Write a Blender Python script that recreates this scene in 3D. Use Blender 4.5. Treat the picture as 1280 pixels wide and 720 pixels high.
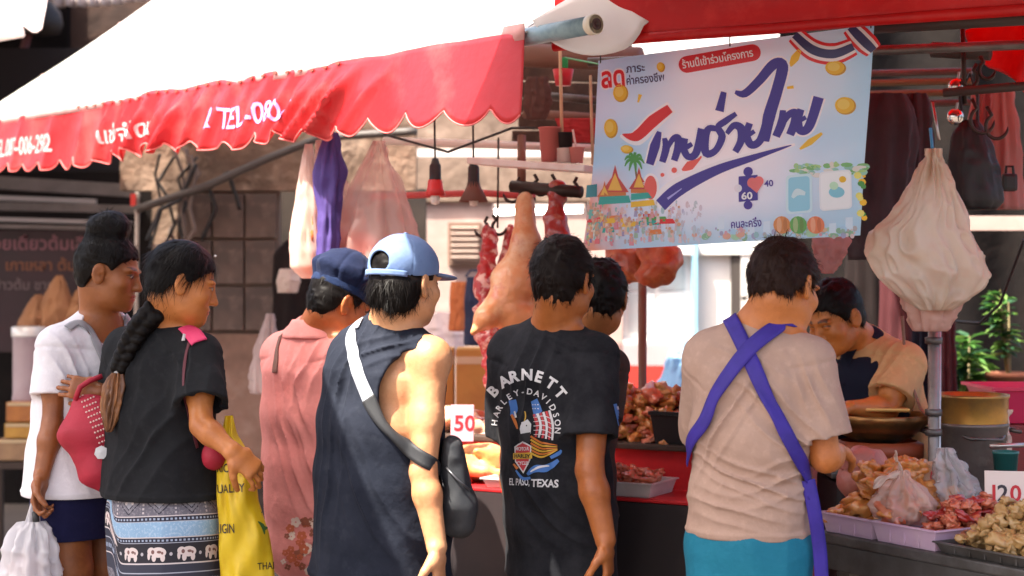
import bpy, bmesh, math, random
import numpy as np
import openvdb
from mathutils import Vector, Matrix
from mathutils.bvhtree import BVHTree
from concurrent.futures import ThreadPoolExecutor

for _o in list(bpy.data.objects):
    bpy.data.objects.remove(_o)
scene = bpy.context.scene
C = scene.collection
random.seed(7)
rng = np.random.default_rng(7)

# ------------------------------------------------------------------ camera, sky, sun, exposure
FPX = 2050.0                       # focal length in photo pixels (1280 wide)
CAMZ = 1.5
cam_d = bpy.data.cameras.new('camera')
cam = bpy.data.objects.new('camera', cam_d)
C.objects.link(cam)
cam.location = (0, 0, CAMZ)
cam.rotation_euler = (math.radians(90), 0, 0)
cam_d.sensor_width = 36.0
cam_d.lens = 36.0 * FPX / 1280.0
cam_d.clip_start = 0.1
cam_d.clip_end = 400.0
cam_d.dof.use_dof = True
cam_d.dof.focus_distance = 4.6
cam_d.dof.aperture_fstop = 2.9
scene.camera = cam

SUN_EL, SUN_AZ = math.radians(61), (-0.80, -0.60)     # direction towards the sun on the ground plane
sun_dir = Vector((SUN_AZ[0]*math.cos(SUN_EL), SUN_AZ[1]*math.cos(SUN_EL), math.sin(SUN_EL)))
world = bpy.data.worlds.new('World')
scene.world = world
world.use_nodes = True
wn = world.node_tree.nodes
sky = wn.new('ShaderNodeTexSky')
sky.sky_type = 'NISHITA'
sky.sun_disc = False
sky.sun_elevation = SUN_EL
sky.sun_rotation = math.atan2(sun_dir.x, sun_dir.y)
sky.dust_density = 7.0
sky.ozone_density = 0.4
sky.air_density = 0.8
wn['Background'].inputs['Strength'].default_value = 0.15
world.node_tree.links.new(sky.outputs[0], wn['Background'].inputs['Color'])
sun_l = bpy.data.lights.new('sun', 'SUN')
sun_l.energy = 4.8
sun_l.angle = math.radians(0.5)
sun_l.color = (1.0, 0.93, 0.81)
sun = bpy.data.objects.new('sun', sun_l)
C.objects.link(sun)
sun.rotation_euler = sun_dir.to_track_quat('Z', 'Y').to_euler()
sun.location = (0, 0, 20)

vs = scene.view_settings
vs.view_transform = 'Standard'
vs.look = 'None'
vs.exposure = 1.85
vs.gamma = 1.0
scene.cycles.max_bounces = 8
scene.cycles.transparent_max_bounces = 12
scene.cycles.use_denoising = True

def J(px, py, Y):
    """a place in the market: pixel of the survey photo and metres from the camera"""
    return np.array(((px-640.0)/FPX*Y, Y, CAMZ+(360.0-py)/FPX*Y))

# ------------------------------------------------------------------ materials
_mats = {}
def M(name, col=(.5, .5, .5), rough=.6, bump=None, var=None, metal=0, transl=0, alpha=1, trans=0, sss=0,
      emit=None, coat=0, sheen=0, spec=.5, wave=None, attr=None, stretch=None, aniso=None):
    if name in _mats:
        return _mats[name]
    m = bpy.data.materials.new(name)
    m.use_nodes = True
    nt = m.node_tree; N = nt.nodes; L = nt.links
    b = N['Principled BSDF']; out = N['Material Output']
    b.inputs['Roughness'].default_value = rough
    b.inputs['Metallic'].default_value = metal
    b.inputs['Specular IOR Level'].default_value = min(spec, .12) if max(col) < .04 and rough > .7 else spec
    if coat: b.inputs['Coat Weight'].default_value = coat; b.inputs['Coat Roughness'].default_value = .12
    if sheen: b.inputs['Sheen Weight'].default_value = sheen; b.inputs['Sheen Roughness'].default_value = .5
    if sss:
        b.inputs['Subsurface Weight'].default_value = sss
        b.inputs['Subsurface Radius'].default_value = (1, .35, .2)
        b.inputs['Subsurface Scale'].default_value = .012
    if trans: b.inputs['Transmission Weight'].default_value = trans
    if emit: b.inputs['Emission Color'].default_value = (*emit[:3], 1); b.inputs['Emission Strength'].default_value = emit[3]
    tc = N.new('ShaderNodeTexCoord'); vec = tc.outputs['Object']
    if stretch:
        mp = N.new('ShaderNodeMapping'); mp.inputs['Scale'].default_value = stretch
        L.new(vec, mp.inputs['Vector']); vec = mp.outputs[0]
    rgb = N.new('ShaderNodeRGB'); rgb.outputs[0].default_value = (*col, 1)
    cs = rgb.outputs[0]
    for v in ([var] if var and not isinstance(var, list) else (var or [])):   # (scale, second colour, amount, low, high)
        sc_, c2, amt, lo, hi = v
        nz = N.new('ShaderNodeTexNoise'); nz.inputs['Scale'].default_value = sc_; nz.inputs['Detail'].default_value = 6
        nz.inputs['Roughness'].default_value = .62
        L.new(vec, nz.inputs['Vector'])
        mr = N.new('ShaderNodeMapRange'); mr.inputs['From Min'].default_value = lo; mr.inputs['From Max'].default_value = hi
        mr.inputs['To Max'].default_value = amt
        L.new(nz.outputs[0], mr.inputs['Value'])
        mx = N.new('ShaderNodeMix'); mx.data_type = 'RGBA'
        L.new(mr.outputs[0], mx.inputs[0]); L.new(cs, mx.inputs[6]); mx.inputs[7].default_value = (*c2, 1)
        cs = mx.outputs[2]
    if attr:                        # painted colour of the thing itself, stored on its vertices
        at = N.new('ShaderNodeAttribute'); at.attribute_name = attr
        mx = N.new('ShaderNodeMix'); mx.data_type = 'RGBA'
        L.new(at.outputs['Alpha'], mx.inputs[0]); L.new(cs, mx.inputs[6]); L.new(at.outputs['Color'], mx.inputs[7])
        cs = mx.outputs[2]
    L.new(cs, b.inputs['Base Color'])
    if wave:                        # woven or corrugated relief (scale, strength)
        wv = N.new('ShaderNodeTexWave'); wv.inputs['Scale'].default_value = wave[0]; wv.inputs['Distortion'].default_value = 1.5
        L.new(vec, wv.inputs['Vector'])
    if bump or wave:
        bp = N.new('ShaderNodeBump')
        if bump:
            nb = N.new('ShaderNodeTexNoise'); nb.inputs['Scale'].default_value = bump[0]; nb.inputs['Detail'].default_value = 5
            L.new(vec, nb.inputs['Vector']); L.new(nb.outputs[0], bp.inputs['Height'])
            bp.inputs['Strength'].default_value = bump[1]; bp.inputs['Distance'].default_value = bump[2] if len(bump) > 2 else .004
        else:
            L.new(wv.outputs[0], bp.inputs['Height']); bp.inputs['Strength'].default_value = wave[1]
        L.new(bp.outputs[0], b.inputs['Normal'])
    sh = b.outputs[0]
    if transl:
        tr = N.new('ShaderNodeBsdfTranslucent'); L.new(cs, tr.inputs[0])
        ms = N.new('ShaderNodeMixShader'); ms.inputs[0].default_value = transl
        L.new(sh, ms.inputs[1]); L.new(tr.outputs[0], ms.inputs[2]); sh = ms.outputs[0]
    if alpha < 1:
        tp = N.new('ShaderNodeBsdfTransparent')
        ms = N.new('ShaderNodeMixShader'); ms.inputs[0].default_value = alpha
        L.new(tp.outputs[0], ms.inputs[1]); L.new(sh, ms.inputs[2]); sh = ms.outputs[0]
    L.new(sh, out.inputs['Surface'])
    _mats[name] = m
    return m

# ------------------------------------------------------------------ objects and tags
def tag(o, label=None, cat=None, group=None, kind=None):
    if label: o['label'] = label
    if cat: o['category'] = cat
    if group: o['group'] = group
    if kind: o['kind'] = kind
    return o

def empty(name, loc, label=None, cat=None, group=None, rz=0):
    o = bpy.data.objects.new(name, None); C.objects.link(o)
    o.location = tuple(float(v) for v in loc); o.rotation_euler.z = rz; o.empty_display_size = .1
    return tag(o, label, cat, group)

def mesh_obj(name, V, F, m, parent=None, smooth=False, world_space=True):
    """V in world space; a parent must be an unrotated Empty or mesh"""
    me = bpy.data.meshes.new(name)
    V = np.asarray(V, dtype=np.float64)
    off = np.zeros(3)
    p = parent
    while p is not None:
        off = off + np.array(p.location); p = p.parent
    org = np.zeros(3)
    if parent is None and world_space and len(V):
        org = np.array(((V[:, 0].min()+V[:, 0].max())/2, (V[:, 1].min()+V[:, 1].max())/2, V[:, 2].min()))
    V = V-off-org if world_space else V
    if isinstance(F, np.ndarray):
        k = F.shape[1]
        me.vertices.add(len(V)); me.vertices.foreach_set('co', V.astype(np.float32).ravel())
        me.loops.add(F.size); me.loops.foreach_set('vertex_index', F.astype(np.int32).ravel())
        me.polygons.add(len(F)); me.polygons.foreach_set('loop_start', np.arange(0, F.size, k, dtype=np.int32))
        me.update(calc_edges=True); me.validate()
    else:
        me.from_pydata([tuple(map(float, v)) for v in V], [], [tuple(map(int, f)) for f in F])
    if smooth:
        me.polygons.foreach_set('use_smooth', np.ones(len(me.polygons), dtype=bool))
    me.materials.append(m)
    o = bpy.data.objects.new(name, me); C.objects.link(o)
    o.location = tuple(org)
    if parent is not None: o.parent = parent
    return o

class MB:
    """collects shapes, then links them as ONE mesh object"""
    def __init__(s): s.V = []; s.F = []
    def add(s, V, F):
        n = len(s.V); s.V += [tuple(map(float, v)) for v in V]; s.F += [tuple(int(i)+n for i in f) for f in F]; return s
    def box(s, c, size, ax=None, bev=0.0):
        """box with centre c, full sizes, ax = 3 unit axes"""
        ax = np.eye(3) if ax is None else np.array(ax, float); c = np.array(c, float); h = np.array(size, float)/2
        if bev <= 0:
            V = [c+ax[0]*h[0]*i+ax[1]*h[1]*j+ax[2]*h[2]*k for i in (-1, 1) for j in (-1, 1) for k in (-1, 1)]
            F = [(0, 1, 3, 2), (4, 6, 7, 5), (0, 4, 5, 1), (2, 3, 7, 6), (0, 2, 6, 4), (1, 5, 7, 3)]
            return s.add(V, F)
        bm = bmesh.new(); bmesh.ops.create_cube(bm, size=1)
        for v in bm.verts: v.co = Vector((v.co.x*size[0], v.co.y*size[1], v.co.z*size[2]))
        bmesh.ops.bevel(bm, geom=bm.edges[:], offset=min(bev, min(size)*.45), segments=2, affect='EDGES', profile=.6)
        bm.verts.ensure_lookup_table(); bm.verts.index_update()
        V = [c+ax[0]*v.co.x+ax[1]*v.co.y+ax[2]*v.co.z for v in bm.verts]; F = [[v.index for v in f.verts] for f in bm.faces]
        bm.free()
        return s.add(V, F)
    def tube(s, pts, r, n=10, caps=True):
        pts = [np.array(p, float) for p in pts]; R = r if isinstance(r, (list, tuple)) else [r]*len(pts)
        up = None; base = len(s.V); V = []; F = []
        for i, p in enumerate(pts):
            t = pts[min(i+1, len(pts)-1)]-pts[max(i-1, 0)]; t = t/(np.linalg.norm(t)+1e-9)
            if up is None:
                a = np.array((0, 0, 1.)) if abs(t[2]) < .9 else np.array((1., 0, 0)); up = np.cross(t, a)
            up = up-t*np.dot(up, t); up = up/(np.linalg.norm(up)+1e-9); w = np.cross(t, up)
            for k in range(n):
                a = 2*math.pi*k/n; V.append(p+(up*math.cos(a)+w*math.sin(a))*R[i])
        for i in range(len(pts)-1):
            for k in range(n):
                F.append((i*n+k, i*n+(k+1) % n, (i+1)*n+(k+1) % n, (i+1)*n+k))
        if caps:
            F.append(tuple(range(n))[::-1]); F.append(tuple((len(pts)-1)*n+k for k in range(n)))
        return s.add(V, F)
    def lathe(s, c, prof, n=28, ax=(0, 0, 1), caps=False):
        """prof: (radius, height along ax)"""
        ax = np.array(ax, float); ax /= np.linalg.norm(ax); a = np.array((1., 0, 0)) if abs(ax[0]) < .9 else np.array((0, 1., 0))
        u = np.cross(ax, a); u /= np.linalg.norm(u); w = np.cross(ax, u); c = np.array(c, float); V = []; F = []
        for r, h in prof:
            for k in range(n):
                t = 2*math.pi*k/n; V.append(c+ax*h+(u*math.cos(t)+w*math.sin(t))*r)
        for i in range(len(prof)-1):
            for k in range(n): F.append((i*n+k, i*n+(k+1) % n, (i+1)*n+(k+1) % n, (i+1)*n+k))
        if caps: F.append(tuple(range(n))[::-1]); F.append(tuple((len(prof)-1)*n+k for k in range(n)))
        return s.add(V, F)
    def grid(s, fn, nu, nv, closed_u=False):
        V = [fn(i/nu, j/nv) for j in range(nv+1) for i in range(nu+(0 if closed_u else 1))]
        w = nu if closed_u else nu+1
        F = [(j*w+i, j*w+(i+1) % w, (j+1)*w+(i+1) % w, (j+1)*w+i) for j in range(nv) for i in range(nu)]
        return s.add(V, F)
    def build(s, name, m, parent=None, smooth=False):
        return mesh_obj(name, s.V, s.F, m, parent, smooth)

def fix_normals(o):
    bm = bmesh.new(); bm.from_mesh(o.data); bmesh.ops.recalc_face_normals(bm, faces=bm.faces[:]); bm.to_mesh(o.data); bm.free()
    return o

def solid(o, t):
    """give a sheet its real thickness"""
    md = o.modifiers.new('thickness', 'SOLIDIFY'); md.thickness = t; md.offset = 0
    return o

def copy_tree(o, parent=None):
    c = o.copy(); C.objects.link(c)
    if parent is not None: c.parent = parent
    for ch in list(o.children): copy_tree(ch, c)
    return c

# ------------------------------------------------------------------ noise
_lat = np.random.default_rng(3).random((33, 33, 33)).astype(np.float32)
_lat[32] = _lat[0]; _lat[:, 32] = _lat[:, 0]; _lat[:, :, 32] = _lat[:, :, 0]
def vnoise(P):
    P = np.asarray(P, np.float32); f = np.floor(P); w = P-f; w = w*w*(3-2*w); i = f.astype(np.int32) % 32
    x, y, z = i[:, 0], i[:, 1], i[:, 2]; a, b, c = w[:, 0], w[:, 1], w[:, 2]
    g = _lat
    l0 = (g[x, y, z]*(1-a)+g[x+1, y, z]*a)*(1-b)+(g[x, y+1, z]*(1-a)+g[x+1, y+1, z]*a)*b
    l1 = (g[x, y, z+1]*(1-a)+g[x+1, y, z+1]*a)*(1-b)+(g[x, y+1, z+1]*(1-a)+g[x+1, y+1, z+1]*a)*b
    return l0*(1-c)+l1*c
def ridge(P):
    return 1-np.abs(2*vnoise(P)-1)
def n1(x, y=0.0, z=0.0):
    return float(vnoise(np.array([[x, y, z]]))[0])

# ------------------------------------------------------------------ signed distance modelling: one continuous surface per body or garment
def unit(v):
    v = np.asarray(v, float); return v/(np.linalg.norm(v)+1e-12)
def lerp(a, b, t): return np.asarray(a, float)*(1-t)+np.asarray(b, float)*t

def conef(A, B, ra, rb=None, ex=None):
    A = np.asarray(A, float); B = np.asarray(B, float); rb = ra if rb is None else rb
    ra = (ra, ra) if np.isscalar(ra) else ra; rb = (rb, rb) if np.isscalar(rb) else rb
    AB = B-A; Ln = np.linalg.norm(AB)+1e-9; ez = AB/Ln
    if ex is None: ex = np.array((1., 0, 0)) if abs(ez[0]) < .8 else np.array((0, 1., 0))
    ex = np.asarray(ex, float); ex = unit(ex-ez*np.dot(ex, ez)); ey = np.cross(ez, ex)
    mr = max(max(ra), max(rb)); lo = np.minimum(A, B)-mr; hi = np.maximum(A, B)+mr
    def fn(x, y, z):
        x = x-A[0]; y = y-A[1]; z = z-A[2]
        h = x*ez[0]+y*ez[1]+z*ez[2]
        t = np.clip(h/Ln, 0, 1)
        a = ra[0]+(rb[0]-ra[0])*t; b = ra[1]+(rb[1]-ra[1])*t; m = np.minimum(a, b)
        dz = h-t*Ln; dx = x*ex[0]+y*ex[1]+z*ex[2]; dy = x*ey[0]+y*ey[1]+z*ey[2]
        return (np.sqrt((dx/a)**2+(dy/b)**2+(dz/m)**2)-1)*m
    return lo, hi, fn

class S:
    def __init__(s, h=.005, zseg=None): s.ops = []; s.h = h; s.zseg = zseg; s.blo = None
    def _add(s, op, lo, hi, fn, k):
        if op == 'u':
            if s.blo is None: s.blo, s.bhi = lo, hi
            else: s.blo, s.bhi = np.minimum(s.blo, lo), np.maximum(s.bhi, hi)
        s.ops.append((op, lo, hi, fn, k)); return s
    def cone(s, A, B, ra, rb=None, ex=None, k=.02, op='u'):
        lo, hi, fn = conef(A, B, ra, rb, ex)
        return s._add(op, lo, hi, fn, k)
    def ell(s, c, r, R=None, k=.02, op='u'):
        c = np.asarray(c, float); r = np.asarray((r, r, r) if np.isscalar(r) else r, float); R = np.eye(3) if R is None else R
        mr = r.max(); m = r.min()
        def fn(x, y, z):
            x = x-c[0]; y = y-c[1]; z = z-c[2]
            a = (x*R[0, 0]+y*R[1, 0]+z*R[2, 0])/r[0]; b = (x*R[0, 1]+y*R[1, 1]+z*R[2, 1])/r[1]; d = (x*R[0, 2]+y*R[1, 2]+z*R[2, 2])/r[2]
            return (np.sqrt(a*a+b*b+d*d)-1)*m
        return s._add(op, c-mr, c+mr, fn, k)
    def cut(s, c, n, k=.004):
        """keep the side the normal points away from"""
        c = np.asarray(c, float); n = unit(n)
        return s._add('i', None, None, lambda x, y, z: (x-c[0])*n[0]+(y-c[1])*n[1]+(z-c[2])*n[2], k)
    def keep(s, fn, k=.004): return s._add('i', None, None, fn, k)
    def disp(s, fn): return s._add('d', None, None, fn, 0)
    def mesh(s):
        h = s.h; pad = .03; lo, hi = s.blo-pad, s.bhi+pad
        ax = [np.arange(lo[i], hi[i]+h, h) for i in range(3)]
        if s.zseg:                                  # finer or coarser layers where given: (z0, z1, step)
            z = []; c = lo[2]
            while c < hi[2]:
                z.append(c); st = h
                for z0, z1, q in s.zseg:
                    if z0 <= c < z1: st = q
                c += st
            ax[2] = np.array(z+[c])
        X, Y, Z = [a.astype(np.float32) for a in ax]
        D = np.full((len(X), len(Y), len(Z)), .3, np.float32)
        for op, l, u, fn, k in s.ops:
            if op == 'd':
                I = np.nonzero(np.abs(D) < .035)
                P = np.stack((X[I[0]], Y[I[1]], Z[I[2]]), 1)
                D[I] -= fn(P).astype(np.float32); continue
            sl = [slice(None)]*3
            if l is not None:
                m = max(.03, k*1.5)
                sl = [slice(max(0, int(np.searchsorted(A, l[i]-m))-1), int(np.searchsorted(A, u[i]+m))+1) for i, A in enumerate((X, Y, Z))]
            sub = D[sl[0], sl[1], sl[2]]
            if sub.size == 0: continue
            d = fn(X[sl[0]][:, None, None], Y[sl[1]][None, :, None], Z[sl[2]][None, None, :]).astype(np.float32)
            if op == 'u':
                hh = np.clip(.5+.5*(d-sub)/k, 0, 1); r = d*(1-hh)+sub*hh-k*hh*(1-hh)
            elif op == 's':
                d = -d; hh = np.clip(.5-.5*(d-sub)/k, 0, 1); r = d*(1-hh)+sub*hh+k*hh*(1-hh)
            else:
                hh = np.clip(.5-.5*(d-sub)/k, 0, 1); r = d*(1-hh)+sub*hh+k*hh*(1-hh)
            D[sl[0], sl[1], sl[2]] = r
        D[0], D[-1] = .3, .3; D[:, 0], D[:, -1] = .3, .3; D[:, :, 0], D[:, :, -1] = .3, .3
        g = openvdb.FloatGrid(.3); g.copyFromArray(np.ascontiguousarray(D))
        p, q = g.convertToQuads()
        V = np.stack([np.interp(p[:, i], np.arange(len(A)), A) for i, A in enumerate((X, Y, Z))], 1)
        F = np.asarray(q)
        a, b, c = V[F[:, 0]], V[F[:, 1]], V[F[:, 2]]; d = V[F[:, 3]]; m = V.mean(0)
        if np.einsum('ij,ij->i', np.cross(c-a, d-b), a-m).sum() < 0: F = F[:, ::-1]      # outward faces
        return V, np.ascontiguousarray(F)

JOBS = []
def later(sdf, cb): JOBS.append((sdf, cb))
def run_jobs():
    with ThreadPoolExecutor(4) as ex:
        for (sdf, cb), (V, F) in zip(JOBS, ex.map(lambda j: j[0].mesh(), JOBS)):
            cb(V, F)
    JOBS.clear()

# ------------------------------------------------------------------ lettering: flat print as thin meshes mapped onto a surface
def text_mesh(body, size=1.0, bold=0.0, shear=0.0, align='LEFT', spacing=1.0):
    cu = bpy.data.curves.new('lettering', 'FONT'); cu.body = body; cu.size = size; cu.offset = bold; cu.shear = shear
    cu.align_x = align; cu.align_y = 'BOTTOM_BASELINE'; cu.space_character = spacing; cu.resolution_u = 3
    o = bpy.data.objects.new('lettering', cu); C.objects.link(o)
    dg = bpy.context.evaluated_depsgraph_get()
    me = bpy.data.meshes.new_from_object(o.evaluated_get(dg))
    V = np.array([v.co[:2] for v in me.vertices]).reshape(-1, 2); F = [tuple(p.vertices) for p in me.polygons]
    bpy.data.objects.remove(o); bpy.data.curves.remove(cu); bpy.data.meshes.remove(me)
    return V, F
def fine(V, F, step):
    """split long edges so that flat print can follow a curved surface"""
    bm = bmesh.new(); vs_ = [bm.verts.new((v[0], v[1], 0)) for v in V]
    for f in F:
        try: bm.faces.new([vs_[i] for i in f])
        except ValueError: pass
    for _ in range(5):
        e = [e for e in bm.edges if e.calc_length() > step]
        if not e: break
        bmesh.ops.subdivide_edges(bm, edges=e, cuts=1, use_grid_fill=True)
        bmesh.ops.triangulate(bm, faces=[f for f in bm.faces if len(f.verts) > 4])
    bm.verts.index_update()
    V2 = np.array([v.co[:2] for v in bm.verts]); F2 = [[v.index for v in f.verts] for f in bm.faces]; bm.free()
    return V2, F2
def stroke(pts, w, n=40):
    """brush stroke: a smooth polyline of varying width -> (V, F)"""
    pts = np.array(pts, float); t = np.linspace(0, len(pts)-1, n); Q = np.zeros((n, 2))
    for q, tt in enumerate(t):
        i = min(int(tt), len(pts)-2); u = tt-i
        p0, p1, p2, p3 = pts[max(i-1, 0)], pts[i], pts[i+1], pts[min(i+2, len(pts)-1)]
        Q[q] = .5*((2*p1)+(-p0+p2)*u+(2*p0-5*p1+4*p2-p3)*u*u+(-p0+3*p1-3*p2+p3)*u**3)
    T = np.gradient(Q, axis=0); T /= np.linalg.norm(T, axis=1)[:, None]+1e-9; Nn = np.stack((-T[:, 1], T[:, 0]), 1)
    W = np.interp(np.linspace(0, 1, n), np.linspace(0, 1, len(w)), w)[:, None]/2
    V = np.concatenate((Q+Nn*W, Q-Nn*W)); F = [(i, i+1, n+i+1, n+i) for i in range(n-1)]
    return V, F
def disc(c, r, n=24, ry=None, a0=0, a1=2*math.pi):
    ry = r if ry is None else ry
    V = [(c[0], c[1])]+[(c[0]+r*math.cos(a0+(a1-a0)*k/n), c[1]+ry*math.sin(a0+(a1-a0)*k/n)) for k in range(n+1)]
    return np.array(V), [(0, k+1, k+2) for k in range(n)]
def poly(*pts): return np.array(pts, float), [tuple(range(len(pts)))]
# ================================================================== SETTING
SKINC = (.36, .17, .085)
def rgb(r, g, b):
    f = lambda c: ((c/255+.055)/1.055)**2.4 if c > 10 else c/255/12.92
    return (f(r), f(g), f(b))

g = MB(); g.grid(lambda u, v: (-60+120*u, -40+140*v, 0), 24, 24)
tag(g.build('ground', M('asphalt', (.10, .075, .06), .85, bump=(60, .5), var=[(2, (.05, .036, .03), .8, .4, .65), (40, (.13, .12, .11), .5, .5, .7)])), kind='structure')

# ---- back wall of the lane, with its tiled panel
Yw = 9.2
wall = empty('back_wall', J(300, 360, Yw)*(1, 1, 0)+(0, .1, 0), 'stained brown concrete wall with a tiled panel behind the woman with the braid', 'wall')
pl = M('old_plaster', (.22, .135, .09), .9, bump=(14, .7, .03), var=[(2.2, (.085, .055, .038), .9, .40, .60), (6, (.42, .30, .22), .6, .5, .7)])
plp = M('pink_plaster', (.27, .16, .115), .9, bump=(14, .5, .02), var=[(1.6, (.12, .07, .05), .8, .45, .62), (7, (.38, .27, .21), .5, .5, .7)])
def wpan(name, px0, px1, py0, py1, m, Y=Yw, d=.12, parent=wall):
    a, b = J(px0, py1, Y), J(px1, py0, Y)
    return MB().box(((a[0]+b[0])/2, Y+d/2, (a[2]+b[2])/2), (abs(b[0]-a[0]), d, abs(b[2]-a[2]))).build(name, m, parent)
wpan('upper_wall', 150, 520, 60, 238, pl)
wpan('tile_backing', 222, 348, 238.5, 417, M('grout', (.16, .11, .085), .9), Y=Yw+.03)
wpan('lower_wall', 150, 348, 417.5, 585, plp, Y=Yw-.02)
wpan('wall_base', 150, 348, 585.5, 701, M('wall_base', (.06, .042, .034), .9, bump=(14, .5, .02), var=(3, (.03, .022, .018), .8, .4, .6)), Y=Yw-.05)
wpan('wall_edge', 190, 221.5, 238.5, 417, pl)
tm = M('wall_tile', (.125, .078, .058), .55, bump=(9, .25, .02), var=[(3, (.055, .036, .03), .8, .4, .62), (11, (.23, .155, .12), .5, .52, .7)])
tb = None
for r in range(3):
    for c in range(3):
        x0, x1 = 226+c*40.5, 226+c*40.5+38; y0, y1 = 243+r*58, 243+r*58+54
        a, b = J(x0, y1, Yw), J(x1, y0, Yw)
        cc = np.array(((a[0]+b[0])/2, Yw+.012+.004*random.random(), (a[2]+b[2])/2))
        if tb is None:
            tb = MB().box(cc, (b[0]-a[0], .04, b[2]-a[2]), bev=.006).build('tile', tm, wall)
            tb0 = cc
        else:
            t = tb.copy(); C.objects.link(t); t.location = tuple(np.array(tb.location)+cc-tb0)
wpan('back_panel', 340, 532, 236, 700, M('dark_recess', (.05, .035, .028), .9, var=(3, (.02, .014, .012), .8, .4, .6)), Y=Yw+.55)

# ---- cables and pipes across the wall
def cable(name, pts, r, m, label, cat='cable', sag=0):
    P = [J(*p) for p in pts]; Q = []
    for i in range(len(P)-1):
        for k in range(8):
            t = k/8; q = lerp(P[i], P[i+1], t); q[2] -= sag*math.sin(math.pi*t)*4*(.25); Q.append(q)
    Q.append(P[-1])
    o = MB().tube(Q, r, 8).build(name, m, smooth=True)
    return tag(o, label, cat)
blk = M('black_plastic', (.012, .012, .013), .45)
stl = M('brushed_steel', (.52, .50, .48), .32, metal=.9, bump=(90, .1, .002), var=(8, (.3, .27, .24), .6, .45, .65))
dst = M('dull_steel', (.16, .15, .145), .45, metal=.7, bump=(60, .15, .002), var=(10, (.08, .07, .06), .7, .4, .6))
cable('drain_pipe', [(170, 262, 9.0), (260, 232, 9.0), (330, 200, 9.0), (400, 172, 9.0), (520, 164, 8.8)], .022, M('pipe_grey', (.07, .06, .055), .6), 'dark pipe climbing across the brown wall above the tiled panel', 'pipe')
cable('wall_cable', [(252, 300, 9.1), (270, 262, 9.1), (262, 236, 9.08), (285, 215, 9.05), (300, 262, 9.1)], .012, blk, 'black cable looped on the wall edge beside the tiled panel')
cable('wall_cable', [(184, 300, 8.9), (200, 262, 8.95), (225, 250, 9.0), (245, 205, 9.0)], .012, blk, 'black cable bundle hanging over the dark shop corner')

# ---- dark shop far left
Ys = 10.2
shop = empty('corner_shop', J(90, 360, Ys)*(1, 1, 0), 'dark open shopfront with grey shutter rails at the left end of the lane', 'shop')
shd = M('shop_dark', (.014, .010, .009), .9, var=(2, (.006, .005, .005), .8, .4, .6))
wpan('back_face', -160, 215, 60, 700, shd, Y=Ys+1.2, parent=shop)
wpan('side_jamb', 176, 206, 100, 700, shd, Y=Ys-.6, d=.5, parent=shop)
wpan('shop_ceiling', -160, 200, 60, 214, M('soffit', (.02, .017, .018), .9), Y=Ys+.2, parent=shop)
fr = M('shutter_grey', (.13, .10, .09), .6, bump=(30, .2), var=(5, (.075, .058, .05), .7, .4, .6))
for i, (x0, y0, x1, y1, h) in enumerate([(-40, 226, 190, 240, 16), (-40, 246, 120, 252, 6), (-40, 257, 176, 262, 10), (-40, 273, 165, 279, 5), (-40, 282, 150, 286, 5)]):
    a, b = J(x0, y0, Ys-.1*i), J(x1, y1, Ys-.1*i); dlt = b-a
    MB().box((a+b)/2, (np.linalg.norm(dlt), .05, h/FPX*Ys), [unit(dlt), (0, 1, 0), np.cross(unit(dlt), (0, 1, 0))]).build('shutter_rail', fr if i != 1 and i != 3 else M('rail_light', (.32, .27, .25), .5), shop)
board = empty('menu_board', J(60, 440, 9.9), 'dark maroon menu board with faded Thai lettering behind the woman with the bun', 'sign')
wpan('board', -60, 140, 288, 440, M('maroon_board', (.034, .008, .011), .6, var=(3, (.018, .006, .007), .7, .4, .6)), Y=9.9, d=.03, parent=board)
def flat_text(body, px, py, Y, size, m, parent, bold=0., rot=0., name='lettering', shear=0., dy=.006):
    V, F = text_mesh(body, size/FPX*Y, bold/FPX*Y, shear)
    o = J(px, py, Y-dy); c, s_ = math.cos(rot), math.sin(rot)
    W = [(o[0]+v[0]*c-v[1]*s_, o[1], o[2]+v[0]*s_+v[1]*c) for v in V]
    return mesh_obj(name, W, F, m, parent)
flat_text('ก๋วยเตี๋ยวต้มเลือดหมู', -22, 312, 9.9, 22, M('board_pink', (.22, .085, .10), .7), board, .35)
flat_text('เกาเหลา ต้มเลือด', 6, 338, 9.9, 19, M('board_orange', (.20, .07, .03), .7), board, .35)
flat_text('ข้าวต้ม ชามละ', -8, 362, 9.9, 17, M('board_white', (.15, .10, .10), .7), board, .3)

for k in range(7):
    r_ = random.Random(k+20); x = 186+r_.random()*52; pts = [(x+r_.uniform(-14, 14), 190+q*32+r_.uniform(-8, 8), 9.02+.02*k) for q in range(5)]
    cable('loose_wire', pts, .006+.005*r_.random(), blk if k % 2 else M('wire_grey', (.16, .12, .10), .6), ['thin black wire hanging highest in the tangle left of the tiled panel', 'grey brown wire in the tangle behind the braided woman', 'black wire crossing the tangle near the dark shop corner', 'short grey wire beside the tiled panel edge', 'black wire looping low behind the braid', 'grey wire drooping from the valance shadow', 'last black wire at the right of the tangle'][k], 'wire')
o = MB().tube([J(172, 236, 9.6), J(170, 420, 9.6)], .014, 8).build('shop_post', M('post_pale', (.52, .44, .38), .5)); tag(o, 'thin pale post between the two women behind the bun', 'post')
o = MB().box(J(167, 250, 9.55), (.03, .03, .07)).build('red_box', M('red_gloss', (.62, .045, .035), .35)); tag(o, 'tiny red box fixed on the pale post behind the bun', 'box')
bagm = M('kraft_paper', (.34, .15, .06), .8, bump=(25, .4), var=(4, (.20, .08, .035), .7, .4, .62))
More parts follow.
